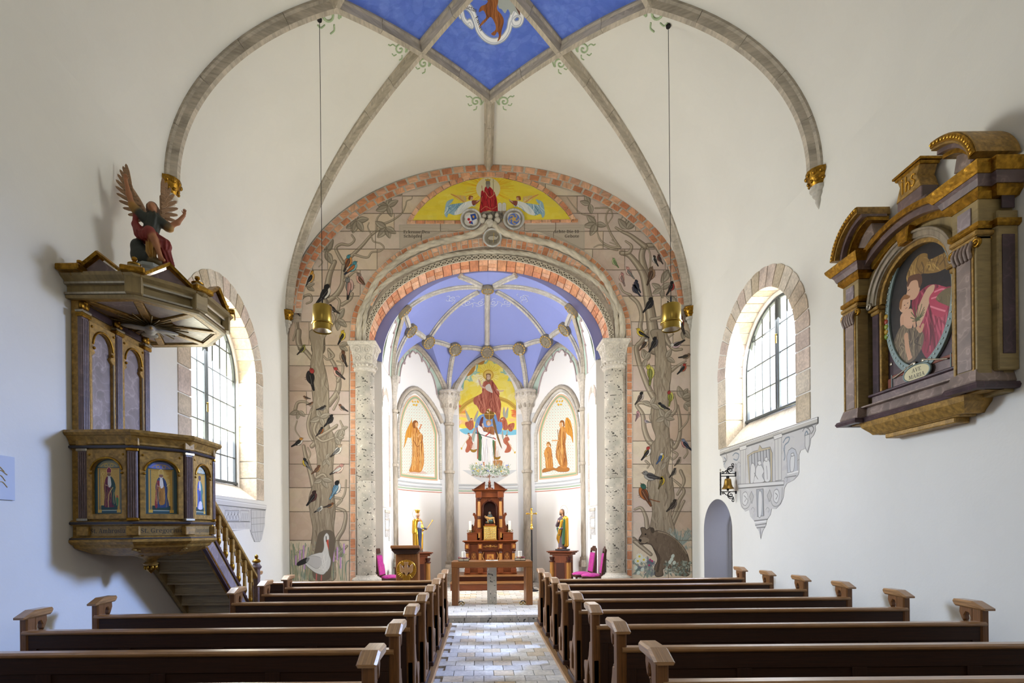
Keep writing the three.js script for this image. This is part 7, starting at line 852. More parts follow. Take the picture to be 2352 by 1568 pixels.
  { const k = { o: [-4.72, 0, -5.9], ex: [1, 0, 0], ez: [0, 0, 1] }; add('corner_block', onFace(k, box(0.26, 0.07, 0.3, 0, 4.695, 0.05, 0.012)), MT.gilt); add('knob', onFace(k, lathe([[0.001, 4.73], [0.07, 4.73], [0.075, 4.75], [0.03, 4.78], [0.015, 4.8], [0.03, 4.82], [0.028, 4.845], [0.001, 4.86]], 14), 0, 0, 0), MT.gilt); }
  // coffered soffit with the dove
  const O8 = []; for (let i = 0; i < 8; i++) { const a = PI / 8 + i * PI / 4; O8.push([CC[0] + 0.8 * cos(a), CC[1] + 0.8 * sin(a)]); } const bars = [], pan = []; for (let i = 0; i < 8; i++) { const a = O8[i], b = O8[(i + 1) % 8], inn = (p, k) => [Math.max(-4.83, CC[0] + (p[0] - CC[0]) * k), CC[1] + (p[1] - CC[1]) * k], q = (p) => [p[0], 0, -p[1]]; const len = 0.72, m = [(a[0] + CC[0]) / 2, (a[1] + CC[1]) / 2], an = Math.atan2(a[1] - CC[1], a[0] - CC[0]); if (a[0] > -4.8) bars.push(move(box(len, 0.03, 0.09, 0, 0, 0, 0.008), m[0], 4.435, -m[1], an)); const tri = [inn(mixp(a, b, 0.1), 0.9), inn(mixp(a, b, 0.9), 0.9), inn(mixp(a, b, 0.72), 0.4), inn(mixp(a, b, 0.28), 0.4)]; pan.push(slab(tri.map(([x, d]) => [x, -d]), 0, 0.012, 0.004, (x, z, n) => [x, 4.45 - n, z])); }
  function mixp(a, b, t) { return [mix(a[0], b[0], t), mix(a[1], b[1], t)]; }
  add('soffit_bar', [...bars, mitred(CV.map((p) => [CC[0] + (p[0] - CC[0]) * 0.97, CC[1] + (p[1] - CC[1]) * 0.97]), [[-0.06, 4.42], [0.0, 4.42], [0.0, 4.45], [-0.06, 4.45]])], MT.ochre); pan.forEach((g, i) => add('soffit_panel', g, i % 2 ? MT.lilac : MT.rose)); 
  const rays = []; for (let i = 0; i < 26; i++) { const a = i / 26 * 2 * PI, L = i % 2 ? 0.34 : 0.42; rays.push(tube([[CC[0] + 0.06 * cos(a), 4.41, -CC[1] + 0.06 * sin(a)], [CC[0] + L * cos(a), 4.4, -CC[1] + L * sin(a)]], 0.009, 4, 5)); }
  const dv = thing('dove', 'carved silvery dove on a dark ray wreath under the pulpit canopy', 'dove'); mk('ray_wreath', rays, MT.bronze, dv);
  mk('dove_body', move(carve([{ e: [0, 0, 0], d: [0.07, 0.05, 0.14], c: '#8d8a86' }, { e: [0, -0.03, 0.15], d: [0.04, 0.04, 0.05], c: '#9a9690' }, { p: [0, -0.035, 0.19], q: [0, -0.045, 0.225], r: 0.014, s: 0.004, c: '#b58d3e' }, { e: [0.17, 0, 0.02], d: [0.16, 0.02, 0.07], c: '#8d8a86', u: [0, 0.4, 0.1] }, { e: [-0.17, 0, 0.02], d: [0.16, 0.02, 0.07], c: '#8d8a86', u: [0, -0.4, -0.1] }, { e: [0, 0, -0.2], d: [0.1, 0.02, 0.11], c: '#7d7a76' }], 0.01, 0.03), CC[0], 4.36, -CC[1], 0.6), MT.vcol, dv);
  const pd = add('statue_plinth', [lathe([[0.001, 4.7], [0.15, 4.7], [0.15, 4.74], [0.12, 4.76], [0.12, 5.1], [0.15, 5.13], [0.15, 5.17], [0.001, 5.17]], 8, CC[0], 0, -CC[1])], MT.greyBlue);
  // stairs along the wall
  const st = thing('pulpit_stairs', 'wooden stairs with gilded balustrade rising along the wall to the pulpit', 'stairs'), SX = -3.95, WX = -4.85;
  const rake2 = (d) => 1.62 - (d - 7.1) * 0.98; // lower edge of the string
  const strg = (x, w, lo, hi, d0, d1) => { const S2 = []; return basis(extr([[d0, rake2(d0) + lo], [d1, rake2(d1) + lo], [d1, rake2(d1) + hi], [d0, rake2(d0) + hi]], w, 0.004), [0, 0, -1], [0, 1, 0], [1, 0, 0], [x - w / 2, 0, 0]); };
  mk('string', strg(SX, 0.07, -0.18, 0.18, 6.95, 8.42), MT.ochre, st, 'z'); mk('string', strg(WX + 0.04, 0.06, -0.14, 0.2, 6.95, 8.42), MT.taupe, st, 'z'); mk('string_panel', strg(SX + 0.03, 0.03, -0.1, 0.1, 7.0, 8.4), MT.lilac, st, 'z'); for (const [a, b] of [[-0.2, -0.16], [0.14, 0.2]]) mk('string_moulding', strg(SX + 0.03, 0.05, a, b, 6.95, 8.42), MT.purpleDark, st, 'z'); mk('gilt_edge', strg(SX + 0.04, 0.04, -0.165, -0.13, 6.95, 8.42), MT.gilt, st, 'z');
  for (let i = 0; i < 8; i++) { const d = 7.14 + i * 0.18, y = rake2(d) - 0.02; mk('tread', box(0.86, 0.035, 0.22, (SX + WX) / 2, y, -d, 0.006), MT.ochreLight, st, 'x'); mk('riser', box(0.86, 0.17, 0.02, (SX + WX) / 2, y - 0.09, -d - 0.09, 0.004), MT.ochreLight, st, 'x'); }
  mk('handrail', basis(extr([[7.0, 2.36], [8.6, 0.98 + 0.02], [8.6, 1.07], [7.0, 2.44]], 0.09, 0.012), [0, 0, -1], [0, 1, 0], [1, 0, 0], [SX - 0.045, 0, 0]), MT.ochre, st, 'z');
  for (let i = 0; i < 7; i++) { const d = 7.22 + i * 0.2, yb = rake2(d) + 0.17, yt = 2.36 - (d - 7.0) * 0.856, h = yt - yb; const b = mk('baluster', [box(0.06, 0.1, 0.05, SX, yb + 0.03, -d, 0.006), cyl(0.028, 0.022, h * 0.55, SX, yb + h * 0.3, -d, 12), box(0.06, 0.2, 0.06, SX, yt - 0.09, -d, 0.006)], MT.ochre, st, 'y'); mk('gilt_vase', lathe([[0.012, yb + 0.07], [0.024, yb + 0.085], [0.016, yb + 0.1], [0.036, yb + 0.15], [0.032, yb + 0.2], [0.018, yb + 0.22], [0.03, yb + 0.235], [0.024, yb + 0.25]], 14, SX, 0, -d), MT.gilt, b); mk('bracket', tube([[SX, yt - 0.12, -d - 0.03], [SX, yt - 0.16, -d - 0.08], [SX, yt - 0.24, -d - 0.1]], 0.014, 10, 6), MT.ochre, b); }
  const nw = mk('newel_post', [box(0.09, 1.12, 0.09, SX, 0.62, -8.66, 0.01), lathe([[0.05, 1.14], [0.075, 1.17], [0.085, 1.19], [0.06, 1.22], [0.05, 1.25], [0.001, 1.25]], 16, SX, 0, -8.66)], MT.purple, st, 'y'); mk('gilt_knob', lathe([[0.001, 1.25], [0.055, 1.26], [0.07, 1.28], [0.05, 1.31], [0.02, 1.325], [0.03, 1.35], [0.028, 1.375], [0.001, 1.4]], 16, SX, 0, -8.66), MT.gilt, nw);
}
// the wooden angel on the canopy
{
  const t = thing('angel_statue', 'painted wooden angel with raised arms and spread wings on the pulpit canopy', 'statue', [-4.42, 5.172, -6.68], 0.56);
  const sk = '#a8714c', hr = '#4a2f1a', gr = '#2b3029', rd = '#7a221d', gd = '#a67c34', rk = '#262b26';
  mk('figure', carve([
    { e: [-0.08, 0.12, -0.02], d: [0.13, 0.14, 0.13], c: rk }, { e: [-0.13, 0.22, -0.02], d: [0.08, 0.1, 0.1], c: rk }, { e: [0.06, 0.05, 0.02], d: [0.1, 0.06, 0.11], c: '#5a4a26' },
    { e: [0.0, 0.36, -0.02], d: [0.12, 0.09, 0.1], c: rd }, { p: [0.0, 0.38, -0.02], q: [0.045, 0.62, -0.01], r: 0.085, s: 0.095, c: gr, f: [9, 0.006] }, { p: [-0.045, 0.6, 0], q: [0.13, 0.6, 0.01], r: 0.06, s: 0.055, c: gr },
    { p: [0.05, 0.66, 0.0], q: [0.045, 0.71, 0.02], r: 0.032, c: sk }, { e: [0.03, 0.755, 0.035], d: [0.046, 0.06, 0.052], c: sk, u: [-0.35, -0.3, 0.12] }, { e: [0.014, 0.75, 0.082], d: [0.012, 0.016, 0.016], c: sk },
    { e: [0.035, 0.785, -0.002], d: [0.058, 0.055, 0.05], c: hr }, { e: [0.085, 0.73, 0.0], d: [0.028, 0.055, 0.035], c: hr, f: [5, 0.006, 40] }, { e: [-0.012, 0.74, 0.005], d: [0.025, 0.05, 0.03], c: hr, f: [5, 0.006, 40] },
    { p: [-0.06, 0.61, 0], q: [-0.15, 0.69, 0.0], r: 0.055, s: 0.05, c: gr }, { p: [-0.15, 0.69, 0.0], q: [-0.18, 0.72, 0.01], r: 0.055, s: 0.045, c: gd }, { p: [-0.18, 0.72, 0.01], q: [-0.215, 0.84, 0.03], r: 0.036, s: 0.03, c: sk }, { p: [-0.215, 0.84, 0.03], q: [-0.245, 0.99, 0.05], r: 0.03, s: 0.021, c: sk },
    { p: [0.12, 0.6, 0.01], q: [0.2, 0.555, 0.02], r: 0.058, s: 0.055, c: gr }, { p: [0.2, 0.55, 0.02], q: [0.225, 0.54, 0.02], r: 0.05, s: 0.045, c: gd }, { p: [0.21, 0.56, 0.02], q: [0.31, 0.63, 0.05], r: 0.034, s: 0.03, c: sk }, { p: [0.31, 0.63, 0.05], q: [0.385, 0.74, 0.07], r: 0.03, s: 0.02, c: sk },
    { p: [-0.02, 0.37, 0.02], q: [0.0, 0.37, 0.15], r: 0.085, s: 0.07, c: rd }, { p: [0.0, 0.38, 0.15], q: [0.045, 0.29, 0.17], r: 0.052, s: 0.045, c: sk }, { p: [0.045, 0.3, 0.17], q: [0.12, 0.08, 0.15], r: 0.042, s: 0.026, c: sk }, { p: [0.12, 0.07, 0.15], q: [0.15, 0.035, 0.2], r: 0.026, s: 0.02, c: sk },
    { p: [0.06, 0.36, 0.02], q: [0.16, 0.27, 0.1], r: 0.08, s: 0.075, c: rd, f: [8, 0.012] }, { p: [0.15, 0.27, 0.08], q: [0.2, 0.06, 0.04], r: 0.075, s: 0.06, c: rd, f: [9, 0.018, 20] }, { p: [0.19, 0.1, 0.04], q: [0.2, -0.06, 0.06], r: 0.05, s: 0.035, c: rd, f: [7, 0.014] }, { p: [-0.06, 0.44, 0.0], q: [-0.15, 0.5, -0.02], r: 0.03, s: 0.035, c: rd }, { p: [-0.15, 0.5, -0.02], q: [-0.15, 0.62, -0.02], r: 0.035, s: 0.028, c: rd }, { p: [-0.15, 0.5, -0.02], q: [-0.1, 0.36, 0.06], r: 0.04, s: 0.06, c: rd, f: [7, 0.01] }, { e: [0.02, 0.2, 0.1], d: [0.055, 0.13, 0.05], c: gd, f: [8, 0.014, 10] }, { e: [-0.04, 0.33, 0.12], d: [0.08, 0.06, 0.06], c: rd, f: [9, 0.008] },
  ], 0.0095, 0.022), MT.vcol, t);
  const hand = (x, y, z, up, s) => carve([{ e: [x, y + 0.02, z], d: [0.018, 0.026, 0.011], c: sk }, ...[[-0.014, 0.062], [-0.005, 0.072], [0.005, 0.068], [0.014, 0.056]].map(([a, b], i) => ({ p: [x + a * 0.8, y + 0.035, z], q: [x + a * 1.3, y + b, z + 0.01 + i * 0.003], r: 0.006, s: 0.0045, c: sk })), { p: [x - s * 0.014, y + 0.012, z], q: [x - s * 0.032, y + 0.038, z + 0.01], r: 0.0065, s: 0.005, c: sk }], 0.004, 0.005);
  mk('hand', hand(-0.248, 0.99, 0.052, 1, -1), MT.vcol, t); mk('hand', hand(0.39, 0.745, 0.072, 1, 1), MT.vcol, t);
  // wings built feather by feather
  const wm = mat('#c49a72', { map: TX.wood, roughness: 0.6 }), feather = (L, w) => extr(P('0,-0.3 0.25,-0.5 0.7,-0.5 0.93,-0.3 1,0 0.93,0.3 0.7,0.5 0.25,0.5 0,0.3').map(([a, b]) => [a * L, b * w]), 0.014, 0.005);
  const wing = (root, s, tilt, n, L0, L1, span) => { const g = new THREE.Group(); g.name = 'wing'; g.position.set(...root); g.rotation.set(-0.12, s * 0.25, 0); t.add(g); mk('wing_arm', tube([[0, 0, 0], [s * 0.03, 0.1, 0], [s * 0.02 + tilt * 0.12, 0.24, 0], [tilt * 0.28, 0.38, 0]], 0.03, 20, 8), wm, g); for (let i = 0; i < n; i++) { const k = i / (n - 1), y = mix(0.02, 0.36, k), x = mix(0.0, tilt * 0.27, k), L = mix(L0, L1, Math.sin(k * PI * 0.62)), a = mix(s > 0 ? -0.5 : PI + 0.5, PI / 2 - tilt * 0.25, Math.pow(k, 0.75)); mk('feather', move(feather(L, 0.05), x, y, 0.004 * i - 0.02, 0, 0, a), wm, g, 'x'); } for (let i = 0; i < 6; i++) { const k = i / 5; mk('covert', move(feather(0.12, 0.045), mix(0.0, tilt * 0.25, k), mix(0.04, 0.32, k), 0.02, 0, 0, mix(s > 0 ? 0 : PI, PI / 2 - tilt * 0.3, k)), wm, g, 'x'); } };
  wing([-0.03, 0.66, -0.1], -1, -0.62, 11, 0.16, 0.36); wing([0.11, 0.64, -0.1], 1, 0.12, 10, 0.12, 0.3);
}
// ---------- altarpiece on the right wall ----------
{
  const t = thing('side_altarpiece', 'large marbled altarpiece with a framed oval picture of a mother and child', 'altarpiece', [HW - 0.003, 3.0, -5.88], -PI / 2);
  const add = (n, g, m, gr = 'x', p = t) => mk(n, g, m, p, gr), W = 0.92;
  // profile run along the front with returns to the wall: profile [out, y], plan half width w, base depth d
  const runAt = (pts, prof, m, n) => add(n, (() => { const S = new Soup(), nr = pts.map((p, i) => { const e = []; if (i) e.push([p[0] - pts[i - 1][0], p[1] - pts[i - 1][1]]); if (i < pts.length - 1) e.push([pts[i + 1][0] - p[0], pts[i + 1][1] - p[1]]); const q = e.map(([a, b]) => { const l = Math.hypot(a, b); return [-b / l, a / l]; }); if (q.length < 2) return [q[0][0], 0]; const s = [q[0][0] + q[1][0], q[0][1] + q[1][1]], k = 2 / (s[0] * s[0] + s[1] * s[1]); return [s[0] * k, s[1] * k]; }), pt = (i, j) => { const [o, y] = prof[j % prof.length]; return [pts[i][0] + nr[i][0] * o, y, Math.max(0, pts[i][1] + nr[i][1] * o)]; }; for (let i = 0; i < pts.length - 1; i++) for (let j = 0; j < prof.length; j++) S.quad(pt(i, j), pt(i, j + 1), pt(i + 1, j + 1), pt(i + 1, j)); return S.done(); })(), m);
  const plan = (w, d, bw, bd) => [[-w, 0], [-w, d + bd], [-w + bw, d + bd], [-w + bw, d], [w - bw, d], [w - bw, d + bd], [w, d + bd], [w, 0]];
  add('backing', [box(2 * W, 2.3, 0.1, 0, 1.18, 0.055, 0.004)], MT.taupe, 'y');
  for (const s of [-1, 1]) {
    add('wall_pilaster', box(0.1, 1.5, 0.2, s * (W + 0.0), 0.98, 0.1, 0.01), MT.taupe, 'y');
    add('pilaster', box(0.26, 1.32, 0.14, s * (W - 0.13), 0.86, 0.28, 0.006), MT.taupe, 'y'); add('pilaster_side', box(0.22, 1.55, 0.22, s * (W - 0.12), 0.97, 0.11, 0.004), MT.taupe, 'y');
    add('purple_inset', box(0.15, 1.2, 0.014, s * (W - 0.13), 0.86, 0.352, 0.003), MT.rose, 'y'); for (const k of [-1, 1]) add('gilt_frame', box(0.02, 1.26, 0.02, s * (W - 0.13) + k * 0.095, 0.86, 0.352, 0.004), MT.ochre, 'y');
    if (s > 0) { add('purple_inset', box(0.014, 1.12, 0.12, W + 0.051, 0.94, 0.1, 0.003), MT.purpleDark, 'y'); add('purple_inset', box(0.014, 0.17, 0.12, W + 0.051, 1.83, 0.1, 0.003), MT.purpleDark, 'y'); }
    // ionic capital
    const cx = s * (W - 0.13); add('capital', [box(0.3, 0.05, 0.2, cx, 1.545, 0.27, 0.012), box(0.26, 0.04, 0.18, cx, 1.5, 0.27, 0.01)], MT.ochre); for (const k of [-1, 1]) { const q = new THREE.TorusGeometry(0.032, 0.017, 8, 18); q.rotateY(0); add('volute', [move(q, cx + k * 0.125, 1.45, 0.345), ball(0.018, cx + k * 0.125, 1.45, 0.35)], MT.gilt); } const fl = []; for (let k = -2; k <= 2; k++) fl.push(tube([[cx + k * 0.043, 1.47, 0.36], [cx + k * 0.043, 1.4, 0.385], [cx + k * 0.04, 1.33, 0.365]], 0.018, 8, 6)); add('flutes', fl, MT.rose);
    // entablature block over each pilaster
    add('frieze_block', box(0.28, 0.28, 0.3, s * (W - 0.13), 1.72, 0.19, 0.006), MT.taupe, 'y'); add('purple_inset', box(0.14, 0.17, 0.014, s * (W - 0.13), 1.73, 0.345, 0.003), MT.lilac);
    const br = [[s * (W - 0.28), 0], [s * (W - 0.28), 0.34], [s * (W + 0.01), 0.34], [s * (W + 0.01), 0.21], [s * (W + 0.06), 0.21], [s * (W + 0.06), 0]]; const bp = s < 0 ? br.slice().reverse() : br;
    runAt(bp, [[-0.05, 1.58], [0.0, 1.58], [0.02, 1.6], [0.02, 1.64], [-0.05, 1.64]], MT.gilt, 'gilt_moulding'); runAt(bp, [[-0.05, 1.86], [0.0, 1.86], [0.04, 1.91], [0.04, 1.95], [-0.05, 1.95]], MT.gilt, 'gilt_moulding'); runAt(bp, [[-0.05, 1.95], [0.05, 1.95], [0.07, 2.01], [0.09, 2.04], [-0.05, 2.04]], MT.purple, 'purple_moulding'); runAt(bp, [[-0.05, 2.04], [0.1, 2.04], [0.14, 2.11], [0.145, 2.14], [-0.05, 2.14]], MT.gilt, 'gilt_cornice'); add('cornice_top', box(0.42, 0.02, 0.46, s * (W - 0.12), 2.135, 0.23), MT.ochre);
    // broken curved pediment on top
    const R0 = 0.52, arcs = (r0, r1, z0, z1, m, n, a0 = 0.16, a1 = 1.5) => { const o = []; for (let i = 0; i <= 14; i++) { const a = mix(a0, a1, i / 14); o.push([R0 - r1 * cos(a), r1 * sin(a)]); } for (let i = 14; i >= 0; i--) { const a = mix(a0, a1, i / 14); o.push([R0 - r0 * cos(a), r0 * sin(a)]); } const g = extr(o, z1 - z0, 0.004); const h = basis(g, [-s, 0, 0], [0, 1, 0], [0, 0, 1], [s * (W + 0.1), 2.16, z0]); add(n, h, m); };
    arcs(0.44, 0.53, 0.02, 0.44, MT.ochre, 'pediment_arc'); arcs(0.4, 0.46, 0.06, 0.38, MT.purple, 'pediment_core'); arcs(0.46, 0.52, 0.42, 0.455, MT.gilt, 'gilt_moulding'); arcs(0.36, 0.41, 0.04, 0.32, MT.gilt, 'gilt_moulding'); arcs(0.2, 0.37, 0.05, 0.22, MT.rose, 'scroll_stone', 0.5, 1.35);
    const sc = new THREE.TorusGeometry(0.06, 0.03, 8, 16); add('scroll', [move(sc, s * (W - 0.42), 2.28, 0.16), ball(0.04, s * (W - 0.42), 2.28, 0.16)], MT.rose);
    const bd = []; for (let i = 0; i < 16; i++) { const a = mix(0.2, 1.48, i / 15); bd.push(ball(0.014, s * (W + 0.1) - s * (R0 - 0.49 * cos(a)), 2.16 + 0.49 * sin(a), 0.458, 1, 1, 0.6, 6)); } add('bead_row', bd, MT.giltBright);
  }
  // curved centre cornice over the arch
  const arcC = (r0, r1, z0, z1, m, n, cy = 1.02, a0 = 0.66) => { const o = []; for (let i = 0; i <= 24; i++) { const a = mix(a0, PI - a0, i / 24); o.push([r1 * cos(a), cy + r1 * sin(a)]); } for (let i = 24; i >= 0; i--) { const a = mix(a0, PI - a0, i / 24); o.push([r0 * cos(a), cy + r0 * sin(a)]); } add(n, move(extr(o, z1 - z0, 0.004), 0, 0, z0), m); };
  arcC(1.14, 1.21, 0.02, 0.36, MT.gilt, 'gilt_cornice', 1.08, 1.0); arcC(1.07, 1.145, 0.02, 0.32, MT.purple, 'purple_moulding', 1.08, 1.0); arcC(1.0, 1.08, 0.02, 0.25, MT.gilt, 'gilt_moulding', 1.08, 1.0);
  { const o = new THREE.Shape(); o.moveTo(-0.66, 1.5); o.lineTo(-0.66, 1.9); for (let i = 0; i <= 16; i++) { const a = mix(PI - 1.0, 1.0, i / 16); o.lineTo(1.02 * cos(a), 1.08 + 1.02 * sin(a)); } o.lineTo(0.66, 1.9); o.lineTo(0.66, 1.5); for (let i = 0; i <= 20; i++) { const a = PI * i / 20; o.lineTo(0.6 * cos(a), 1.46 + 0.58 * sin(a)); } add('spandrel', move(extr(o, 0.1, 0.004), 0, 0, 0.1), MT.taupe); }
  const rb = (r0, r1, z0, z1, m, n) => { const o = []; for (let i = 0; i <= 24; i++) { const a = PI * i / 24; o.push([r1 * cos(a), 1.46 + (r1 - 0.02) * sin(a)]); } for (let i = 24; i >= 0; i--) { const a = PI * i / 24; o.push([r0 * cos(a), 1.46 + (r0 - 0.02) * sin(a)]); } add(n, move(extr(o, z1 - z0, 0.004), 0, 0, z0), m); };
  rb(0.52, 0.6, 0.1, 0.26, MT.silver, 'silver_arch'); rb(0.5, 0.535, 0.1, 0.24, MT.silver, 'silver_arch'); rb(0.575, 0.605, 0.2, 0.28, MT.silver, 'silver_arch'); rb(0.455, 0.505, 0.05, 0.2, MT.ochre, 'inner_arch');
  add('keystone', [extr(P('-0.06,1.94 -0.09,2.1 0.09,2.1 0.06,1.94').map(([a, b]) => [a, b]), 0.22, 0.01).translate(0, 0, 0.1)], MT.gilt);
  for (const s of [-1, 1]) { add('inner_pilaster', box(0.1, 1.12, 0.13, s * 0.56, 0.82, 0.14, 0.008), MT.purpleDark, 'y'); add('inner_pilaster_edge', box(0.03, 1.12, 0.15, s * 0.49, 0.82, 0.12, 0.006), MT.ochre, 'y'); add('inner_capital', [box(0.16, 0.04, 0.2, s * 0.545, 1.43, 0.15, 0.01), box(0.13, 0.05, 0.17, s * 0.545, 1.385, 0.14, 0.012)], MT.ochre); const q = new THREE.TorusGeometry(0.03, 0.014, 8, 14); add('volute', move(q, s * 0.57, 1.47, 0.27), MT.silver); }
  // centre plinth with the monogram
  add('crowning_plinth', [box(0.46, 0.1, 0.2, 0, 2.31, 0.14, 0.012), box(0.34, 0.16, 0.18, 0, 2.42, 0.14, 0.008)], MT.purple); add('crowning_block', extr(P('-0.17,2.49 -0.15,2.56 -0.12,2.64 -0.15,2.72 -0.16,2.74 0.16,2.74 0.15,2.72 0.12,2.64 0.15,2.56 0.17,2.49'), 0.2, 0.006).translate(0, 0, 0.04), MT.ochre); add('crowning_cap', [box(0.4, 0.03, 0.26, 0, 2.78, 0.14, 0.008), box(0.36, 0.04, 0.23, 0, 2.75, 0.14, 0.012)], MT.gilt);
  for (const [dx, s] of [[-0.075, 'i'], [0, 'h'], [0.07, 's']]) { const g = s === 'i' ? [box(0.014, 0.14, 0.012, dx, 2.61, 0.245, 0.003), ball(0.01, dx, 2.7, 0.245)] : s === 'h' ? [box(0.014, 0.17, 0.012, dx - 0.025, 2.625, 0.245, 0.003), tube([[dx - 0.025, 2.6, 0.245], [dx, 2.635, 0.245], [dx + 0.022, 2.6, 0.245], [dx + 0.022, 2.54, 0.245]], 0.008, 12, 6)] : [tube([[dx + 0.025, 2.66, 0.245], [dx, 2.675, 0.245], [dx - 0.02, 2.64, 0.245], [dx + 0.02, 2.59, 0.245], [dx, 2.55, 0.245], [dx - 0.025, 2.565, 0.245]], 0.008, 16, 6)]; add('gilt_letter', g, MT.giltBright); }
  // plinth and console
  runAt(plan(W + 0.02, 0.28, 0.28, 0.1), [[-0.05, 0.06], [0.03, 0.06], [0.045, 0.09], [0.03, 0.12], [-0.05, 0.12]], MT.purpleDark, 'plinth_moulding'); runAt(plan(W, 0.27, 0.28, 0.1), [[-0.05, 0.1], [0.0, 0.1], [0.02, 0.14], [-0.01, 0.25], [-0.05, 0.26]], MT.rose, 'plinth');
  add('plinth_floor', [box(2 * W, 0.03, 0.26, 0, 0.075, 0.14)], MT.ochre); add('plinth_top', [box(2 * W - 0.1, 0.02, 0.3, 0, 0.25, 0.17)], MT.rose);
  runAt([[-0.62, 0], [-0.62, 0.2], [0.62, 0.2], [0.62, 0]], [[-0.05, -0.1], [0, -0.1], [0.02, -0.07], [0.08, 0.0], [0.1, 0.06], [-0.05, 0.06]], MT.ochre, 'console'); add('console_base', [box(0.94, 0.06, 0.16, 0, -0.14, 0.085, 0.01), box(1.1, 0.05, 0.18, 0, -0.09, 0.095, 0.01)], MT.ochre);
  add('purple_step', box(1.16, 0.1, 0.2, 0, 0.31, 0.14, 0.008), MT.purple); add('step_rail', [box(1.24, 0.035, 0.22, 0, 0.375, 0.15, 0.01)], MT.purpleDark); add('step_edge', box(1.2, 0.015, 0.25, 0, 0.268, 0.14, 0.004), MT.gilt);
  add('field_panel', box(1.0, 1.66, 0.02, 0, 1.2, 0.1, 0.002), MT.purpleDark, 'y');
  // the oval picture, its pearl frame and garland
  const cy = 1.28, a = 0.43, b = 0.71, x = cvs(640, 1040, '#0f0c0c');
  mottle(x, 0, 0, 640, 1040, 160, ['#191412', '#0b0a0c', '#221a15'], 0.3, 0.6, 30, 120);
  cloth(x, '250,470 380,420 470,440 560,500 640,560 660,800 600,1000 430,1040 330,900 300,720 260,600', '#8f2740', '#4d0f20', '#cf6376', 46, 0.06, 12); blob(x, '330,520 400,440 470,450 420,560 350,680 300,720 290,600', '#c7a283'); blob(x, '420,520 520,480 600,560 560,720 470,690 430,620', '#b23a54'); for (const q of ['440,540 520,560 580,620', '430,600 500,650 560,690', '470,500 540,510 600,560']) line(x, q, '#d97c8b', 13); cloth(x, '480,560 560,520 660,560 660,700 560,640', '#6d6040', '#3d3522', '#9a8a5c', 10, 0.2, 8);
  cloth(x, '190,250 250,160 330,130 400,160 430,220 640,250 640,350 520,360 420,330 350,300 280,310 220,330', '#8a6a30', '#4d3815', '#c6a258', 40, 0.1, 9); blob(x, '196,310 230,270 300,290 330,350 320,430 280,470 230,460 205,420 186,400 196,370', '#c99f80'); blob(x, '196,310 220,260 330,290 350,360 320,400 300,330 240,310 205,340', '#5d3a22'); line(x, '205,372 222,368', '#3a2318', 6); line(x, '204,428 222,424', '#8a4038', 8);
  blob(x, '120,430 170,400 220,430 226,500 190,540 140,530 112,490', '#cfa585'); blob(x, '112,470 120,420 170,390 226,430 200,440 150,430 130,500', '#8a5a2c'); x.fillStyle = '#2c1b14'; x.fillRect(160, 476, 14, 6); x.fillRect(194, 472, 12, 6); line(x, '176,512 194,510', '#8a4038', 5); blob(x, '120,560 170,530 240,540 260,620 240,700 180,720 130,680', '#cda284'); line(x, '140,580 150,660 220,690', '#c89b7c', 34); line(x, '240,560 262,640 270,700', '#c89b7c', 26); cloth(x, '30,780 130,640 200,690 300,720 360,800 340,900 250,980 150,960 60,900', '#6b5b45', '#33291d', '#a1906f', 60, -0.1, 9); line(x, '180,740 190,840 210,920', '#c39674', 44); line(x, '300,720 330,760 350,720', '#c39674', 30); blob(x, '196,930 230,925 240,950 200,960', '#c39674'); for (let i = 0; i < 12; i++) line(x, [[300, 660], [300 + 70 * cos(i * 0.6), 600 + 70 * sin(i * 0.6)]], '#4c5630', 7);
  const el = (r, z, n = 48) => { const sh = new THREE.Shape(); sh.absellipse(0, cy, a * r, b * r, 0, 2 * PI); return sh; };
  { const g = new THREE.ShapeGeometry(el(1), 24), p = g.attributes.position, uv = g.attributes.uv; for (let i = 0; i < p.count; i++) uv.setXY(i, (p.getX(i) / a + 1) / 2, ((p.getY(i) - cy) / b + 1) / 2); g.userData.uv = true; g.translate(0, 0, 0.125); add('canvas', g, mat('#ffffff', { map: ctex(x), roughness: 0.4 })); }
  const ring = (r0, r1, z, d) => { const s = el(r1), h = new THREE.Path(); h.absellipse(0, cy, a * r0, b * r0, 0, 2 * PI, true); s.holes.push(h); return new THREE.ExtrudeGeometry(s, { depth: d, bevelEnabled: true, bevelSize: 0.004, bevelThickness: 0.006, bevelSegments: 2, curveSegments: 30 }).translate(0, 0, z); };
  add('oval_frame', ring(0.985, 1.11, 0.115, 0.025), mat('#7f918e', { roughness: 0.5 })); const pr = []; for (let i = 0; i < 64; i++) { const w = i / 64 * 2 * PI; pr.push(ball(0.011, a * 1.05 * cos(w), cy + b * 1.035 * sin(w), 0.15, 1, 1, 0.7, 6)); } add('pearls', pr, mat('#b9c4bd', { roughness: 0.3 }));
  const gl = [], cl = { r: [], w: [], b: [], y: [] }; for (let i = 0; i < 110; i++) { const w = mix(-0.15, PI + 0.15, rnd()), k = rr(1.14, 1.22); gl.push(ball(rr(0.016, 0.03), a * k * cos(w), cy + b * (k - 0.03) * sin(w), 0.125, 1, 0.6, 0.6, 6)); const f = 'rwby'[(i >> 1) % 4]; if (i % 2) cl[f].push(ball(rr(0.012, 0.022), a * k * cos(w), cy + b * (k - 0.03) * sin(w), 0.142, 1, 1, 0.6, 7)); } add('leaf_garland', gl, mat('#26361f', { roughness: 0.7 })); for (const [k, c] of [['r', '#a2303c'], ['w', '#c9c4b4'], ['b', '#5372a8'], ['y', '#c99a2c']]) add('garland_flowers', cl[k], mat(c, { roughness: 0.6 }));
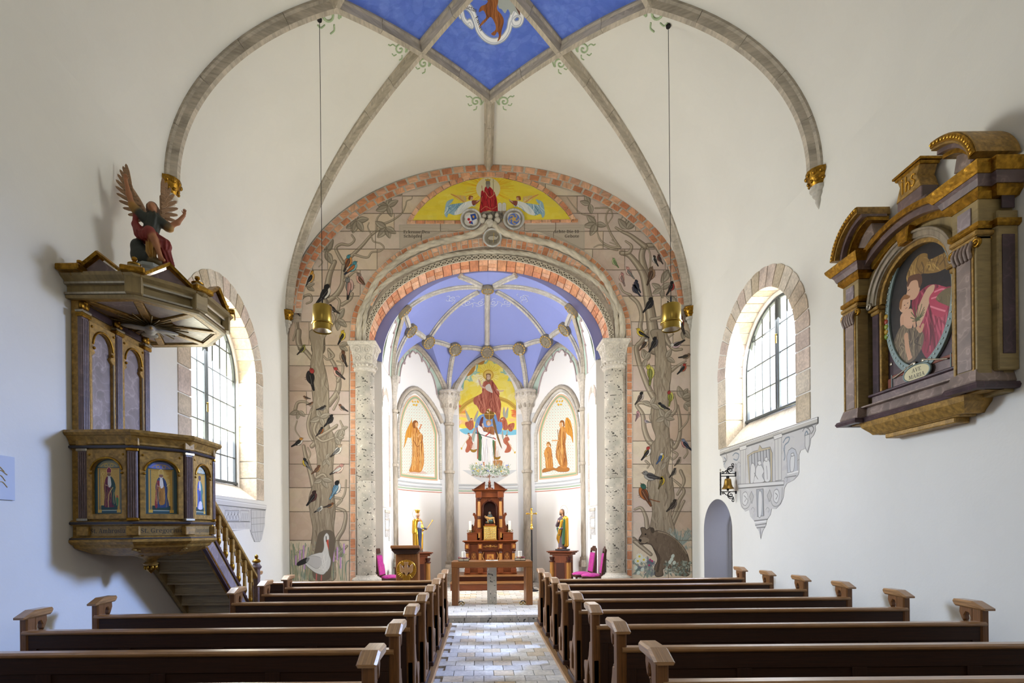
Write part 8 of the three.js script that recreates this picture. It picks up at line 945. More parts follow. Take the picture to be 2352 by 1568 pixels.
  for (let i = 0; i < 5; i++) add('painted_fruit', ball(0.035, -0.46, 1.3 - i * 0.06, 0.14, 1, 1, 0.7, 10), mat(['#b3902c', '#9c3a24', '#8f9a34', '#b3902c', '#7d9234'][i], { roughness: 0.45 }));
  // cartouche
  const tc = cvs(256, 128, '#cfc69a'); tc.fillStyle = '#4b4636'; tc.font = '700 46px serif'; tc.textAlign = 'center'; tc.fillText('AVE', 128, 54); tc.fillText('MARIA', 128, 104);
  { const s = new THREE.Shape(); s.absellipse(0, 0.49, 0.17, 0.085, 0, 2 * PI); const g = new THREE.ShapeGeometry(s, 20), p = g.attributes.position, uv = g.attributes.uv; for (let i = 0; i < p.count; i++) uv.setXY(i, (p.getX(i) / 0.17 + 1) / 2, ((p.getY(i) - 0.49) / 0.085 + 1) / 2); g.userData.uv = true; g.translate(0, 0, 0.166); add('cartouche', g, mat('#fff', { map: ctex(tc), roughness: 0.5 })); const q = new THREE.TorusGeometry(1, 0.07, 8, 36); q.scale(0.18, 0.095, 0.2); add('cartouche_rim', move(q, 0, 0.49, 0.16), mat('#7b8f8c', { roughness: 0.5 })); }
  add('base_panel', [box(0.94, 0.14, 0.02, 0, 0.465, 0.115, 0.003)], MT.purple); for (const s of [-1, 1]) { add('brown_inlay', box(0.3, 0.035, 0.012, s * 0.26, 0.55, 0.128, 0.003), mat('#7b3a20', { roughness: 0.5 })); add('brown_inlay', box(0.05, 0.12, 0.012, s * 0.43, 0.48, 0.128, 0.003), mat('#7b3a20', { roughness: 0.5 })); add('pale_scroll', [tube([[s * 0.36, 0.53, 0.14], [s * 0.25, 0.56, 0.14], [s * 0.12, 0.6, 0.145], [s * 0.06, 0.62, 0.145]], 0.01, 14, 6), ball(0.024, s * 0.06, 0.61, 0.14, 1, 1, 0.5)], MT.silver); add('rosette', ball(0.022, s * 0.43, 0.72, 0.115, 1, 1, 0.4), MT.silver); add('pale_strip', box(0.012, 0.2, 0.014, s * 0.395, 0.48, 0.13, 0.003), mat('#7b8f8c', { roughness: 0.5 })); }
}
// ---------- high altar, altar table, lectern, statues, chairs ----------
{
  const d0 = 14.78, t = thing('high_altar', 'dark carved wooden high altar with inlaid columns and an arched niche', 'altar', [0.02, 0.5, -d0]), Wd = MT.walnut, Dk = MT.walnutDark, H = MT.honey;
  const add = (n, g, m, gr = 'y', p = t) => mk(n, g, m, p, gr);
  const st = thing('altar_platform', 'two-stepped wooden platform under the high altar', 'platform', [0.02, 0.16, -13.8]);
  mk('lower_step', [box(2.16, 0.18, 2.0, 0, 0.088, -1.0, 0.01)], MT.walnut, st); mk('tread', box(2.2, 0.03, 2.02, 0, 0.185, -0.98, 0.01), MT.oak, st); mk('upper_step', box(2.1, 0.13, 1.5, 0, 0.262, -1.26, 0.01), MT.walnutDark, st); mk('tread', box(2.14, 0.028, 1.52, 0, 0.328, -1.24, 0.01), MT.oak, st);
  // mensa: base, four columns, inlaid panels, frieze, top
  add('base', [box(1.5, 0.06, 0.6, 0, 0.03, -0.3, 0.008)], Wd, 'x'); add('carcase', box(1.34, 0.8, 0.5, 0, 0.46, -0.33, 0.006), Wd);
  for (const x of [-0.66, -0.29, 0.29, 0.66]) { add('column_base', [box(0.15, 0.13, 0.14, x, 0.1, -0.04, 0.01), box(0.13, 0.04, 0.12, x, 0.185, -0.04, 0.008)], Wd); add('inlaid_column', [cyl(0.047, 0.04, 0.42, x, 0.2, -0.04, 14)], H); add('column_capital', [lathe([[0.04, 0.6], [0.055, 0.62], [0.045, 0.64], [0.07, 0.68], [0.07, 0.7], [0.001, 0.7]], 14, x, 0, -0.04)], Dk); add('frieze_block', box(0.13, 0.16, 0.12, x, 0.79, -0.05, 0.008), Wd); add('honey_inlay', box(0.07, 0.1, 0.01, x, 0.79, 0.012, 0.003), H); }
  for (const x of [-0.475, 0.475]) { const o = []; for (let i = 0; i <= 12; i++) { const a = PI * i / 12; o.push([x + 0.085 * cos(a), 0.55 + 0.085 * sin(a)]); } o.push([x - 0.085, 0.24], [x + 0.085, 0.24]); add('arched_panel', extr(o, 0.014, 0.004).translate(0, 0, -0.086), mat('#a05a22', { map: TX.wood, roughness: 0.4 })); add('panel_frame', [tube(o.map(([a, b]) => [a, b, -0.078]), 0.01, 50, 6, true)], Dk); add('inlay_ornament', [ball(0.03, x, 0.56, -0.074, 1, 1.3, 0.2), ball(0.02, x, 0.46, -0.074, 1, 2, 0.2), ball(0.02, x + 0.035, 0.5, -0.074, 1, 1.6, 0.2), ball(0.02, x - 0.035, 0.5, -0.074, 1, 1.6, 0.2)], H); }
  add('tabernacle_door', [box(0.3, 0.36, 0.04, 0, 0.48, -0.06, 0.008)], Wd); add('inlaid_panel', box(0.2, 0.22, 0.012, 0, 0.46, -0.036, 0.003), H); add('inlay_ornament', [ball(0.035, 0, 0.5, -0.03, 1, 1.2, 0.2), ball(0.025, 0.05, 0.44, -0.03, 1, 1, 0.2), ball(0.025, -0.05, 0.44, -0.03, 1, 1, 0.2)], mat('#8a4a1c')); add('door_cornice', [box(0.36, 0.04, 0.08, 0, 0.68, -0.05, 0.01), box(0.33, 0.03, 0.06, 0, 0.65, -0.05, 0.008)], Dk); add('side_scroll', [-1, 1].map((s) => tube([[s * 0.19, 0.62, -0.06], [s * 0.235, 0.52, -0.055], [s * 0.2, 0.42, -0.06], [s * 0.22, 0.32, -0.06]], 0.018, 14, 6)), H);
  add('frieze_carving', [ball(0.04, 0, 0.8, -0.06, 1, 1, 0.5), ...[-1, 1].flatMap((s) => [0.06, 0.1, 0.14, 0.18].map((o, i) => ball(0.026, s * o, 0.79 + 0.016 * sin(i * 2), -0.07, 1.4, 0.7, 0.5)))], H);
  add('mensa_top', [box(1.58, 0.035, 0.66, 0, 0.945, -0.31, 0.01), box(1.5, 0.03, 0.6, 0, 0.913, -0.32, 0.012), box(1.44, 0.03, 0.56, 0, 0.885, -0.32, 0.01)], Wd, 'x');
  // predella and aedicule
  for (const s of [-1, 1]) { add('predella_box', [box(0.36, 0.2, 0.36, s * 0.48, 1.06, -0.44, 0.008), box(0.38, 0.025, 0.38, s * 0.48, 1.17, -0.44, 0.008)], Wd, 'x'); add('pedestal', [box(0.14, 0.3, 0.16, s * 0.31, 1.12, -0.34, 0.008), box(0.17, 0.03, 0.18, s * 0.31, 1.28, -0.34, 0.01)], Wd); add('honey_inlay', box(0.06, 0.16, 0.01, s * 0.31, 1.11, -0.256, 0.003), H); add('inlaid_column', [cyl(0.05, 0.048, 0.24, s * 0.31, 1.33, -0.34, 16)], H); add('column_ring', [cyl(0.056, 0.056, 0.03, s * 0.31, 1.3, -0.34, 16), cyl(0.054, 0.054, 0.08, s * 0.31, 1.58, -0.34, 16)], Dk); add('inlaid_column', cyl(0.045, 0.037, 0.42, s * 0.31, 1.665, -0.34, 16), H); add('column_capital', lathe([[0.037, 2.085], [0.055, 2.1], [0.045, 2.12], [0.08, 2.17], [0.08, 2.19], [0.001, 2.19]], 14, s * 0.31, 0, -0.34), Dk); add('entablature_block', box(0.15, 0.18, 0.16, s * 0.31, 2.28, -0.35, 0.008), Wd);
    add('side_wing', extr(P('0.39,0.97 0.55,0.97 0.56,1.1 0.52,1.2 0.58,1.28 0.59,1.36 0.54,1.42 0.48,1.42 0.5,1.36 0.46,1.4 0.44,1.56 0.46,1.66 0.5,1.7 0.48,1.76 0.43,1.76 0.41,1.7 0.39,1.8').map(([a, b]) => [a * s, b]), 0.05, 0.01).translate(0, 0, -0.46), Wd); const q = new THREE.TorusGeometry(0.04, 0.018, 8, 16); add('volute', move(q, s * 0.54, 1.36, -0.42), Dk); }
  const o = new THREE.Shape([[-0.4, 0.97], [0.4, 0.97], [0.4, 2.2], [-0.4, 2.2]].map((p) => new THREE.Vector2(...p))), hp = [new THREE.Vector2(-0.19, 1.0)]; hp.push(new THREE.Vector2(0.19, 1.0)); for (let i = 0; i <= 16; i++) { const a = PI * i / 16; hp.push(new THREE.Vector2(0.19 * cos(a), 1.9 + 0.19 * sin(a))); } o.holes.push(new THREE.Path(hp)); add('niche_wall', extr(o, 0.08, 0.004).translate(0, 0, -0.48), Wd); add('niche_back', box(0.6, 1.25, 0.03, 0, 1.58, -0.68, 0.003), mat('#6e2a12', { map: TX.wood, roughness: 0.35 })); add('carcase_side', [box(0.03, 1.23, 0.3, 0.39, 1.58, -0.58, 0.003), box(0.03, 1.23, 0.3, -0.39, 1.58, -0.58, 0.003)], Dk);
  const ar = []; for (let i = 0; i <= 20; i++) { const a = PI * i / 20; ar.push([0.2 * cos(a), 1.9 + 0.2 * sin(a), -0.395]); } add('niche_arch', tube([[0.2, 1.02, -0.395], ...ar, [-0.2, 1.02, -0.395]], 0.018, 60, 8), Dk); add('keystone', box(0.06, 0.08, 0.05, 0, 2.12, -0.39, 0.01), Dk);
  add('entablature', [box(0.82, 0.16, 0.3, 0, 2.28, -0.5, 0.006)], Wd, 'x'); add('cornice', [box(1.02, 0.03, 0.44, 0, 2.42, -0.46, 0.01), box(0.94, 0.03, 0.38, 0, 2.395, -0.47, 0.012), box(0.88, 0.03, 0.34, 0, 2.37, -0.48, 0.01)], Wd, 'x');
  for (const s of [-1, 1]) { add('broken_pediment', extr(P('0.38,2.435 0.14,2.435 0.13,2.6 0.15,2.62 0.4,2.45').map(([a, b]) => [a * s, b]), 0.16, 0.006).translate(0, 0, -0.46), Wd); add('pediment_rake', extr(P('0.42,2.43 0.12,2.62 0.135,2.655 0.45,2.45').map(([a, b]) => [a * s, b]), 0.22, 0.008).translate(0, 0, -0.46), Dk); }
  add('finial', [lathe([[0.001, 2.43], [0.1, 2.44], [0.09, 2.47], [0.04, 2.5], [0.05, 2.56], [0.03, 2.6], [0.045, 2.63], [0.03, 2.66], [0.02, 2.7], [0.001, 2.7]], 14, 0, 0, -0.4), box(0.018, 0.22, 0.018, 0, 2.78, -0.4, 0.004), box(0.12, 0.018, 0.018, 0, 2.83, -0.4, 0.004), ball(0.03, 0.07, 2.46, -0.38), ball(0.03, -0.07, 2.46, -0.38)], Wd);
  const tb = thing('tabernacle', 'gilded tabernacle chest with two embossed doors on the high altar', 'tabernacle', [0.02, 1.4635, -d0 - 0.2]); mk('chest', box(0.36, 0.4, 0.3, 0, 0.2, -0.12, 0.008), MT.giltBright, tb); for (const s of [-1, 1]) { mk('door', [box(0.165, 0.36, 0.02, s * 0.086, 0.2, 0.03, 0.006)], mat('#d9c07a', { metalness: 0.7, roughness: 0.35, bumpMap: TX.gold, bumpScale: 0.01 }), tb); const e = []; for (let i = 0; i < 3; i++) for (let j = 0; j < 6; j++) e.push(ball(0.014, s * (0.035 + i * 0.05), 0.06 + j * 0.055, 0.042, 1, 1, 0.5, 8)); mk('embossing', e, MT.giltBright, tb); } mk('rim', [box(0.39, 0.02, 0.32, 0, 0.405, -0.12, 0.006), box(0.39, 0.02, 0.32, 0, 0.005, -0.12, 0.006)], MT.giltBright, tb); mk('handle', ball(0.012, 0.02, 0.2, 0.05), MT.brass, tb);
  const pb = thing('wooden_block', 'small reddish wooden block on top of the gilded tabernacle', 'base', [0.02, 1.879, -d0 - 0.3]); mk('block', [box(0.3, 0.05, 0.18, 0, 0.026, 0, 0.006)], Wd, pb, 'x');
  const pi = thing('pieta_statue', 'dark painted small statue of a mourning mother holding a reclining man', 'statue', [0.02, 1.931, -d0 - 0.3]); mk('figures', carve([{ e: [0, 0.05, 0], d: [0.13, 0.05, 0.07], c: '#2c3026' }, { p: [0.01, 0.06, -0.01], q: [0.0, 0.24, -0.02], r: 0.075, s: 0.055, c: '#26322e', f: [8, 0.006] }, { e: [-0.005, 0.315, -0.01], d: [0.042, 0.05, 0.045], c: '#2d3a3a' }, { e: [-0.005, 0.31, 0.028], d: [0.022, 0.03, 0.02], c: '#8a6440' }, { p: [-0.11, 0.19, 0.05], q: [0.0, 0.15, 0.07], r: 0.035, s: 0.035, c: '#a07840' }, { e: [-0.135, 0.215, 0.05], d: [0.028, 0.032, 0.03], c: '#6b4a28' }, { p: [0.0, 0.15, 0.07], q: [0.1, 0.17, 0.06], r: 0.036, s: 0.03, c: '#b08a4a' }, { p: [0.1, 0.17, 0.06], q: [0.13, 0.03, 0.06], r: 0.026, s: 0.018, c: '#a07840' }, { p: [-0.09, 0.18, 0.07], q: [-0.05, 0.04, 0.08], r: 0.016, s: 0.012, c: '#a07840' }, { p: [-0.05, 0.22, 0], q: [-0.1, 0.16, 0.06], r: 0.03, s: 0.024, c: '#26322e' }, { p: [0.05, 0.22, 0], q: [0.06, 0.15, 0.07], r: 0.03, s: 0.024, c: '#26322e' }, { e: [0.01, 0.09, 0.06], d: [0.07, 0.05, 0.05], c: '#2f4a40' }], 0.006, 0.014), MT.vcol, pi);
  const cd = thing('altar_candle', 'tall white candle on a brass holder, left end of the high altar', 'candle', [-0.55, 1.684, -d0 - 0.4], 0, 'candles on the high altar'); mk('wax', [lathe([[0.001, 0.07], [0.038, 0.07], [0.04, 0.075], [0.04, 0.33], [0.034, 0.335], [0.03, 0.328], [0.001, 0.325]], 18)], MT.wax, cd); mk('wick', cyl(0.003, 0.003, 0.02, 0, 0.325, 0, 6), MT.black, cd); mk('holder', [lathe([[0.001, 0], [0.05, 0.001], [0.055, 0.01], [0.02, 0.025], [0.015, 0.045], [0.05, 0.06], [0.052, 0.07], [0.001, 0.07]], 18), ...[-1, 1].map((s) => tube([[s * 0.03, 0.02, 0], [s * 0.08, 0.03, 0], [s * 0.085, 0.07, 0], [s * 0.065, 0.075, 0]], 0.008, 12, 6))], MT.brass, cd); dup(cd, 'tall white candle on a brass holder, right end of the high altar', [0.59, 1.684, -d0 - 0.4]);
}
{ // altar table
  const t = thing('altar_table', 'plain modern oak altar table with slab legs and a stone pillar', 'table', [0, 0.163, -11.08]), L = MT.desk;
  mk('tabletop', box(1.72, 0.13, 0.66, -0.005, 0.865, -0.33, 0.008), L, t, 'x'); for (const s of [-1, 1]) mk('leg', box(0.135, 0.8, 0.66, -0.005 + s * 0.79, 0.4, -0.33, 0.006), L, t, 'y'); mk('stone_pillar', box(0.205, 0.8, 0.24, -0.005, 0.4, -0.3, 0.006), MT.tuff, t, 'y');
  const ca = (label, x, z, n) => { const a = thing('candle_arrangement', label, 'candle', [x, 1.0935, z], 0, 'candle arrangements on the altar table'); mk('tray', [box(0.23, 0.012, 0.14, 0, 0.006, 0, 0.003), ...[0.068, -0.068].flatMap((z) => [box(0.23, 0.006, 0.006, 0, 0.055, z, 0.001), ...[-0.112, 0, 0.112].map((x) => box(0.006, 0.05, 0.006, x, 0.03, z, 0.001))]), box(0.006, 0.006, 0.14, 0.112, 0.055, 0, 0.001), box(0.006, 0.006, 0.14, -0.112, 0.055, 0, 0.001)], MT.iron, a); mk('sand', box(0.22, 0.04, 0.13, 0, 0.031, 0, 0.004), mat('#d9ccae'), a); mk('candle', lathe([[0.001, 0.03], [0.042, 0.03], [0.043, 0.2], [0.036, 0.208], [0.03, 0.2], [0.001, 0.198]], 20), MT.wax, a); mk('wick', cyl(0.003, 0.003, 0.02, 0, 0.196, 0, 6), MT.black, a); const pt = [], p2 = []; for (let i = 0; i < 46; i++) { const w = rnd() * 2 * PI, r = rr(0.05, 0.11); (i % 3 ? pt : p2).push(move(ball(rr(0.012, 0.02), 0, 0, 0, 1.5, 0.5, 1, 6), r * cos(w) * 1.05, rr(0.05, 0.085), r * sin(w) * 0.6, rnd() * 6, rnd(), rnd())); } mk('dried_petals', pt, mat('#8a4a50', { roughness: 0.8 }), a); mk('dried_leaves', p2, mat('#c9a26a', { roughness: 0.8 }), a); return a; };
  ca('white candle among dried petals in a small tray, left end of altar table', -0.61, -11.3); ca('white candle among dried petals in a small tray, right end of altar table', 0.61, -11.32);
  const b = thing('altar_cloth', 'small white printed cloth lying flat in the middle of the altar table', 'cloth', [0.0, 1.0935, -11.42]); mk('linen', box(0.26, 0.006, 0.22, 0, 0.003, 0, 0.001), MT.white, b); mk('print', box(0.12, 0.003, 0.07, 0, 0.0075, 0.0, 0.001), MT.slate, b);
  for (const s of [-1, 1]) { const r = thing('door_stop', s < 0 ? 'pair of small brass rings on the floor by the left altar leg' : 'pair of small brass rings on the floor by the right altar leg', 'ornament', [s * 0.66 - 0.01, 0.163, -11.12], 0, 'brass rings at the altar legs'); for (const o of [-0.04, 0.04]) { const q = new THREE.TorusGeometry(0.03, 0.009, 8, 20); mk('brass_ring', move(q, o, 0.04, 0), MT.brass, r); } mk('handle', tube([[-0.05, 0.05, 0.01], [-0.03, 0.085, 0.01], [0.03, 0.085, 0.01], [0.05, 0.05, 0.01]], 0.008, 16, 6), MT.iron, r); }
}
{ // lectern
  const t = thing('lectern', 'oak lectern with a carved dove in a gilded sunburst', 'lectern', [-1.78, 0.163, -10.75]), L = MT.desk;
  mk('body', [box(0.46, 1.12, 0.3, 0.02, 0.56, -0.16, 0.008)], L, t, 'y'); mk('neck', box(0.32, 0.05, 0.26, 0.02, 1.14, -0.16, 0.006), MT.oakDark, t); mk('reading_desk', move(box(0.6, 0.06, 0.46, 0, 0, 0, 0.01), 0.0, 1.22, -0.12, 0, -0.24), L, t, 'x'); mk('desk_underside', move(extr(P('-0.3,0 0.3,0 0.22,-0.09 -0.22,-0.09'), 0.36, 0.004), 0.0, 1.215, -0.32), MT.oakDark, t);
  for (let i = 0; i < 30; i++) { const a = -PI / 2 + (i + 0.5) / 30 * 2 * PI; if (Math.abs(Math.atan2(cos(a), -sin(a))) < 0.42) continue; mk('gilt_ray', move(extr(P('0.105,-0.008 0.2,-0.019 0.205,0.019 0.105,0.008'), 0.016, 0.003), 0.01, 0.8, 0.0, 0, 0, a), MT.giltBright, t); }
  for (let i = -2; i <= 2; i++) mk('gilt_ray', extr([[0.01 + i * 0.026 - 0.012, 0.7], [0.01 + i * 0.026 + 0.012, 0.7], [0.01 + i * 0.052 + 0.024, 0.12], [0.01 + i * 0.052 - 0.024, 0.12]], 0.018, 0.004), MT.giltBright, t);
  mk('dove', extr(P('0,-0.14 -0.03,-0.09 -0.05,-0.06 -0.09,-0.09 -0.13,-0.04 -0.14,0.06 -0.13,0.12 -0.08,0.07 -0.05,0.02 -0.035,0.08 -0.05,0.15 0.05,0.15 0.035,0.08 0.05,0.02 0.08,0.07 0.13,0.12 0.14,0.06 0.13,-0.04 0.09,-0.09 0.05,-0.06 0.03,-0.09'), 0.03, 0.01).translate(0.01, 0.81, 0.002), MT.oakPale, t);
}
function pedestal(label, x, z, turn) { const t = thing('statue_pedestal', label, 'pedestal', [x, 0.163, z], turn); mk('body', box(0.46, 0.92, 0.4, 0, 0.46, 0, 0.008), MT.walnut, t, 'y'); for (const [px, pz] of [[-0.24, 0.19], [0.24, 0.19], [-0.02, 0.22]]) { if (px === -0.02) continue; mk('corner_column', cyl(0.065, 0.06, 0.68, px, 0.02, pz, 18), MT.honey, t, 'y'); mk('column_ring', [cyl(0.085, 0.085, 0.03, px, 0.7, pz, 18), cyl(0.05, 0.075, 0.1, px, 0.74, pz, 18)], MT.walnutDark, t); } mk('recessed_panel', box(0.24, 0.56, 0.012, 0, 0.4, 0.2, 0.003), MT.walnutDark, t, 'y'); mk('top_slab', [box(0.74, 0.03, 0.58, 0, 0.985, 0, 0.01), box(0.68, 0.03, 0.52, 0, 0.955, 0, 0.012), box(0.6, 0.05, 0.46, 0, 0.915, 0, 0.012)], MT.walnut, t, 'x'); return t; }
pedestal('dark wooden pedestal with honey columns under the crowned statue', -2.0, -14.5, 0.35); pedestal('dark wooden pedestal with honey columns under the bearded statue', 2.02, -14.5, -0.5);
{ // standing figures, carved and gilded
  const sk = '#b98a66', t = thing('mary_statue', 'gilded statue of a crowned woman holding a child and a sceptre', 'statue', [-2.0, 1.166, -14.5], 0.75);
  mk('base', lathe([[0.001, 0], [0.15, 0.001], [0.15, 0.05], [0.13, 0.06], [0.001, 0.06]], 10), MT.slate, t);
  mk('mantle', carve([{ p: [0, 0.1, 0], q: [0.0, 0.55, -0.01], r: 0.135, s: 0.12, c: '#c9962f', f: [9, 0.016, 5] }, { p: [0, 0.55, -0.01], q: [0, 0.86, -0.02], r: 0.12, s: 0.1, c: '#c9962f', f: [8, 0.008] }, { p: [-0.1, 0.85, -0.01], q: [-0.13, 0.55, 0.02], r: 0.055, s: 0.06, c: '#d6a63a' }, { p: [0.1, 0.85, -0.01], q: [0.14, 0.62, 0.05], r: 0.055, s: 0.05, c: '#d6a63a' }, { p: [0.05, 0.1, 0.08], q: [0.08, 0.5, 0.08], r: 0.06, s: 0.05, c: '#d6a63a' }, { p: [-0.08, 0.1, 0.06], q: [-0.09, 0.5, 0.06], r: 0.06, s: 0.05, c: '#d6a63a' }], 0.013, 0.03), MT.vgold, t);
  mk('blue_gown', carve([{ p: [-0.01, 0.08, 0.1], q: [0.0, 0.62, 0.09], r: 0.055, s: 0.06, c: '#2b3757', f: [7, 0.01] }], 0.012, 0.02), MT.vcol, t);
  mk('head', carve([{ p: [0, 0.9, 0], q: [0, 0.97, 0.01], r: 0.035, c: sk }, { e: [0, 1.02, 0.02], d: [0.048, 0.065, 0.055], c: sk }, { e: [0, 1.015, 0.075], d: [0.01, 0.018, 0.014], c: sk }, { e: [0, 1.04, -0.015], d: [0.06, 0.07, 0.055], c: '#c9c3ba' }, { p: [0.05, 1.02, -0.01], q: [0.07, 0.86, 0.0], r: 0.03, s: 0.03, c: '#c9c3ba' }, { p: [-0.05, 1.02, -0.01], q: [-0.07, 0.86, 0.0], r: 0.03, s: 0.03, c: '#c9c3ba' }], 0.007, 0.014), MT.vcol, t);
  const cr = [cyl(0.05, 0.062, 0.06, 0, 1.085, 0.005, 18)]; for (let i = 0; i < 8; i++) cr.push(ball(0.016, 0.06 * cos(i * PI / 4), 1.155, 0.005 + 0.06 * sin(i * PI / 4), 1, 1.3, 1, 8)); mk('crown', cr, MT.giltBright, t);
  mk('child', carve([{ p: [-0.03, 0.7, 0.11], q: [-0.02, 0.8, 0.12], r: 0.05, s: 0.045, c: '#9aa0b4', f: [7, 0.005] }, { e: [-0.01, 0.89, 0.125], d: [0.036, 0.042, 0.038], c: sk }, { p: [-0.03, 0.8, 0.13], q: [0.05, 0.78, 0.16], r: 0.016, s: 0.012, c: sk }, { p: [-0.03, 0.68, 0.13], q: [0.05, 0.64, 0.15], r: 0.024, s: 0.016, c: '#9aa0b4' }], 0.007, 0.012), MT.vcol, t);
  mk('arm', carve([{ p: [0.12, 0.66, 0.05], q: [0.21, 0.64, 0.12], r: 0.036, s: 0.022, c: '#3a3f55' }, { e: [0.225, 0.645, 0.135], d: [0.02, 0.02, 0.02], c: sk }], 0.007, 0.01), MT.vcol, t); mk('sceptre', [tube([[0.2, 0.6, 0.12], [0.36, 0.86, 0.2]], 0.008, 6, 8), ball(0.02, 0.365, 0.87, 0.203, 1, 1.3, 1)], MT.giltBright, t); const hl = new THREE.TorusGeometry(0.13, 0.003, 6, 40); mk('halo', move(hl, 0, 1.06, -0.05), MT.brass, t);
  const j = thing('joseph_statue', 'gilded statue of a bearded man with green lined cloak', 'statue', [2.02, 1.166, -14.5], -0.95);
  mk('base', [box(0.34, 0.05, 0.26, 0, 0.026, 0, 0.012)], MT.slate, j);
  mk('robe', carve([{ p: [0, 0.1, 0], q: [0, 0.5, 0], r: 0.12, s: 0.1, c: '#5b4a52', f: [10, 0.014] }, { p: [0, 0.5, 0], q: [0, 0.88, 0], r: 0.1, s: 0.09, c: '#5b4a52' }, { p: [-0.1, 0.87, 0.01], q: [-0.14, 0.7, 0.06], r: 0.05, s: 0.045, c: '#5b4a52' }, { p: [-0.14, 0.7, 0.06], q: [-0.03, 0.8, 0.13], r: 0.042, s: 0.03, c: '#5b4a52' }, { e: [0.0, 0.82, 0.14], d: [0.022, 0.035, 0.018], c: sk }, { p: [0.09, 0.62, 0.1], q: [0.05, 0.6, 0.15], r: 0.035, s: 0.022, c: '#5b4a52' }, { e: [0.04, 0.6, 0.165], d: [0.02, 0.022, 0.02], c: sk }, { e: [-0.05, 0.07, 0.1], d: [0.03, 0.022, 0.055], c: sk }, { e: [0.05, 0.07, 0.1], d: [0.03, 0.022, 0.05], c: sk }], 0.011, 0.022), MT.vcol, j);
  mk('green_lining', carve([{ p: [0.1, 0.2, 0.06], q: [0.1, 0.84, 0.04], r: 0.045, s: 0.05, c: '#2f5a3a', f: [5, 0.008] }, { p: [-0.1, 0.62, 0.09], q: [0.0, 0.44, 0.12], r: 0.03, s: 0.03, c: '#2f5a3a' }], 0.012, 0.02), MT.vcol, j);
  mk('gold_cloak', carve([{ p: [0.12, 0.16, -0.02], q: [0.1, 0.88, -0.02], r: 0.075, s: 0.08, c: '#d2a038', f: [7, 0.01] }, { p: [0.0, 0.3, -0.07], q: [0.0, 0.88, -0.05], r: 0.1, s: 0.09, c: '#d2a038', f: [8, 0.01] }, { p: [-0.07, 0.35, 0.08], q: [0.08, 0.82, 0.08], r: 0.06, s: 0.045, c: '#d2a038', f: [7, 0.01, 10] }, { p: [-0.06, 0.3, 0.07], q: [0.03, 0.58, 0.11], r: 0.06, s: 0.05, c: '#d2a038', f: [8, 0.01, 20] }, { p: [-0.04, 0.22, 0.07], q: [-0.04, 0.4, 0.08], r: 0.045, s: 0.06, c: '#d2a038', f: [7, 0.01] }], 0.012, 0.025), MT.vgold, j);
  mk('head', carve([{ p: [0, 0.92, 0], q: [0, 1.0, 0.015], r: 0.038, c: sk }, { e: [0, 1.07, 0.03], d: [0.05, 0.068, 0.06], c: sk }, { e: [0, 1.07, 0.092], d: [0.01, 0.02, 0.014], c: sk }, { e: [0, 1.1, 0.0], d: [0.06, 0.06, 0.062], c: '#5a3e24' }, { p: [0.045, 1.07, -0.01], q: [0.04, 0.98, -0.02], r: 0.026, s: 0.02, c: '#5a3e24' }, { p: [-0.045, 1.07, -0.01], q: [-0.04, 0.98, -0.02], r: 0.026, s: 0.02, c: '#5a3e24' }, { e: [0, 1.015, 0.07], d: [0.034, 0.038, 0.026], c: '#5a3e24' }], 0.007, 0.012), MT.vcol, j); const h2 = new THREE.TorusGeometry(0.14, 0.003, 6, 40); mk('halo', move(h2, 0, 1.12, -0.06), MT.brass, j);
}
{ // processional cross
  const t = thing('processional_cross', 'tall processional cross with a gilt crucifix on a dark pole', 'cross', [1.08, 0.163, -13.58]);
  mk('pole', [cyl(0.022, 0.018, 1.58, 0, 0.04, 0, 14)], MT.iron, t); mk('foot', lathe([[0.001, 0], [0.16, 0], [0.16, 0.03], [0.04, 0.06], [0.03, 0.1], [0.001, 0.1]], 20), MT.iron, t); mk('gilt_knob', lathe([[0.02, 1.6], [0.04, 1.64], [0.02, 1.68], [0.03, 1.7], [0.02, 1.74], [0.001, 1.74]], 14), MT.giltBright, t);
  mk('crucifix', [box(0.03, 0.4, 0.016, 0, 1.92, -0.008, 0.005), box(0.23, 0.03, 0.016, 0, 2.01, -0.008, 0.005), ...[[0.12, 2.01], [-0.12, 2.01], [0, 2.13]].map(([a, b]) => ball(0.024, a, b, 0, 1, 1, 0.5))], MT.giltBright, t); mk('corpus', carve([{ p: [0, 1.86, 0.02], q: [0, 1.99, 0.02], r: 0.018, s: 0.024, c: '#d9b76a' }, { p: [0, 2.0, 0.02], q: [-0.11, 2.03, 0.018], r: 0.011, s: 0.008, c: '#d9b76a' }, { p: [0, 2.0, 0.02], q: [0.11, 2.03, 0.018], r: 0.011, s: 0.008, c: '#d9b76a' }, { e: [0.008, 2.035, 0.028], d: [0.016, 0.02, 0.018], c: '#c9a050' }, { p: [-0.008, 1.86, 0.02], q: [0.0, 1.76, 0.025], r: 0.013, s: 0.009, c: '#d9b76a' }, { p: [0.01, 1.86, 0.02], q: [0.004, 1.76, 0.025], r: 0.013, s: 0.009, c: '#d9b76a' }], 0.004, 0.008), MT.vgold, t);
}
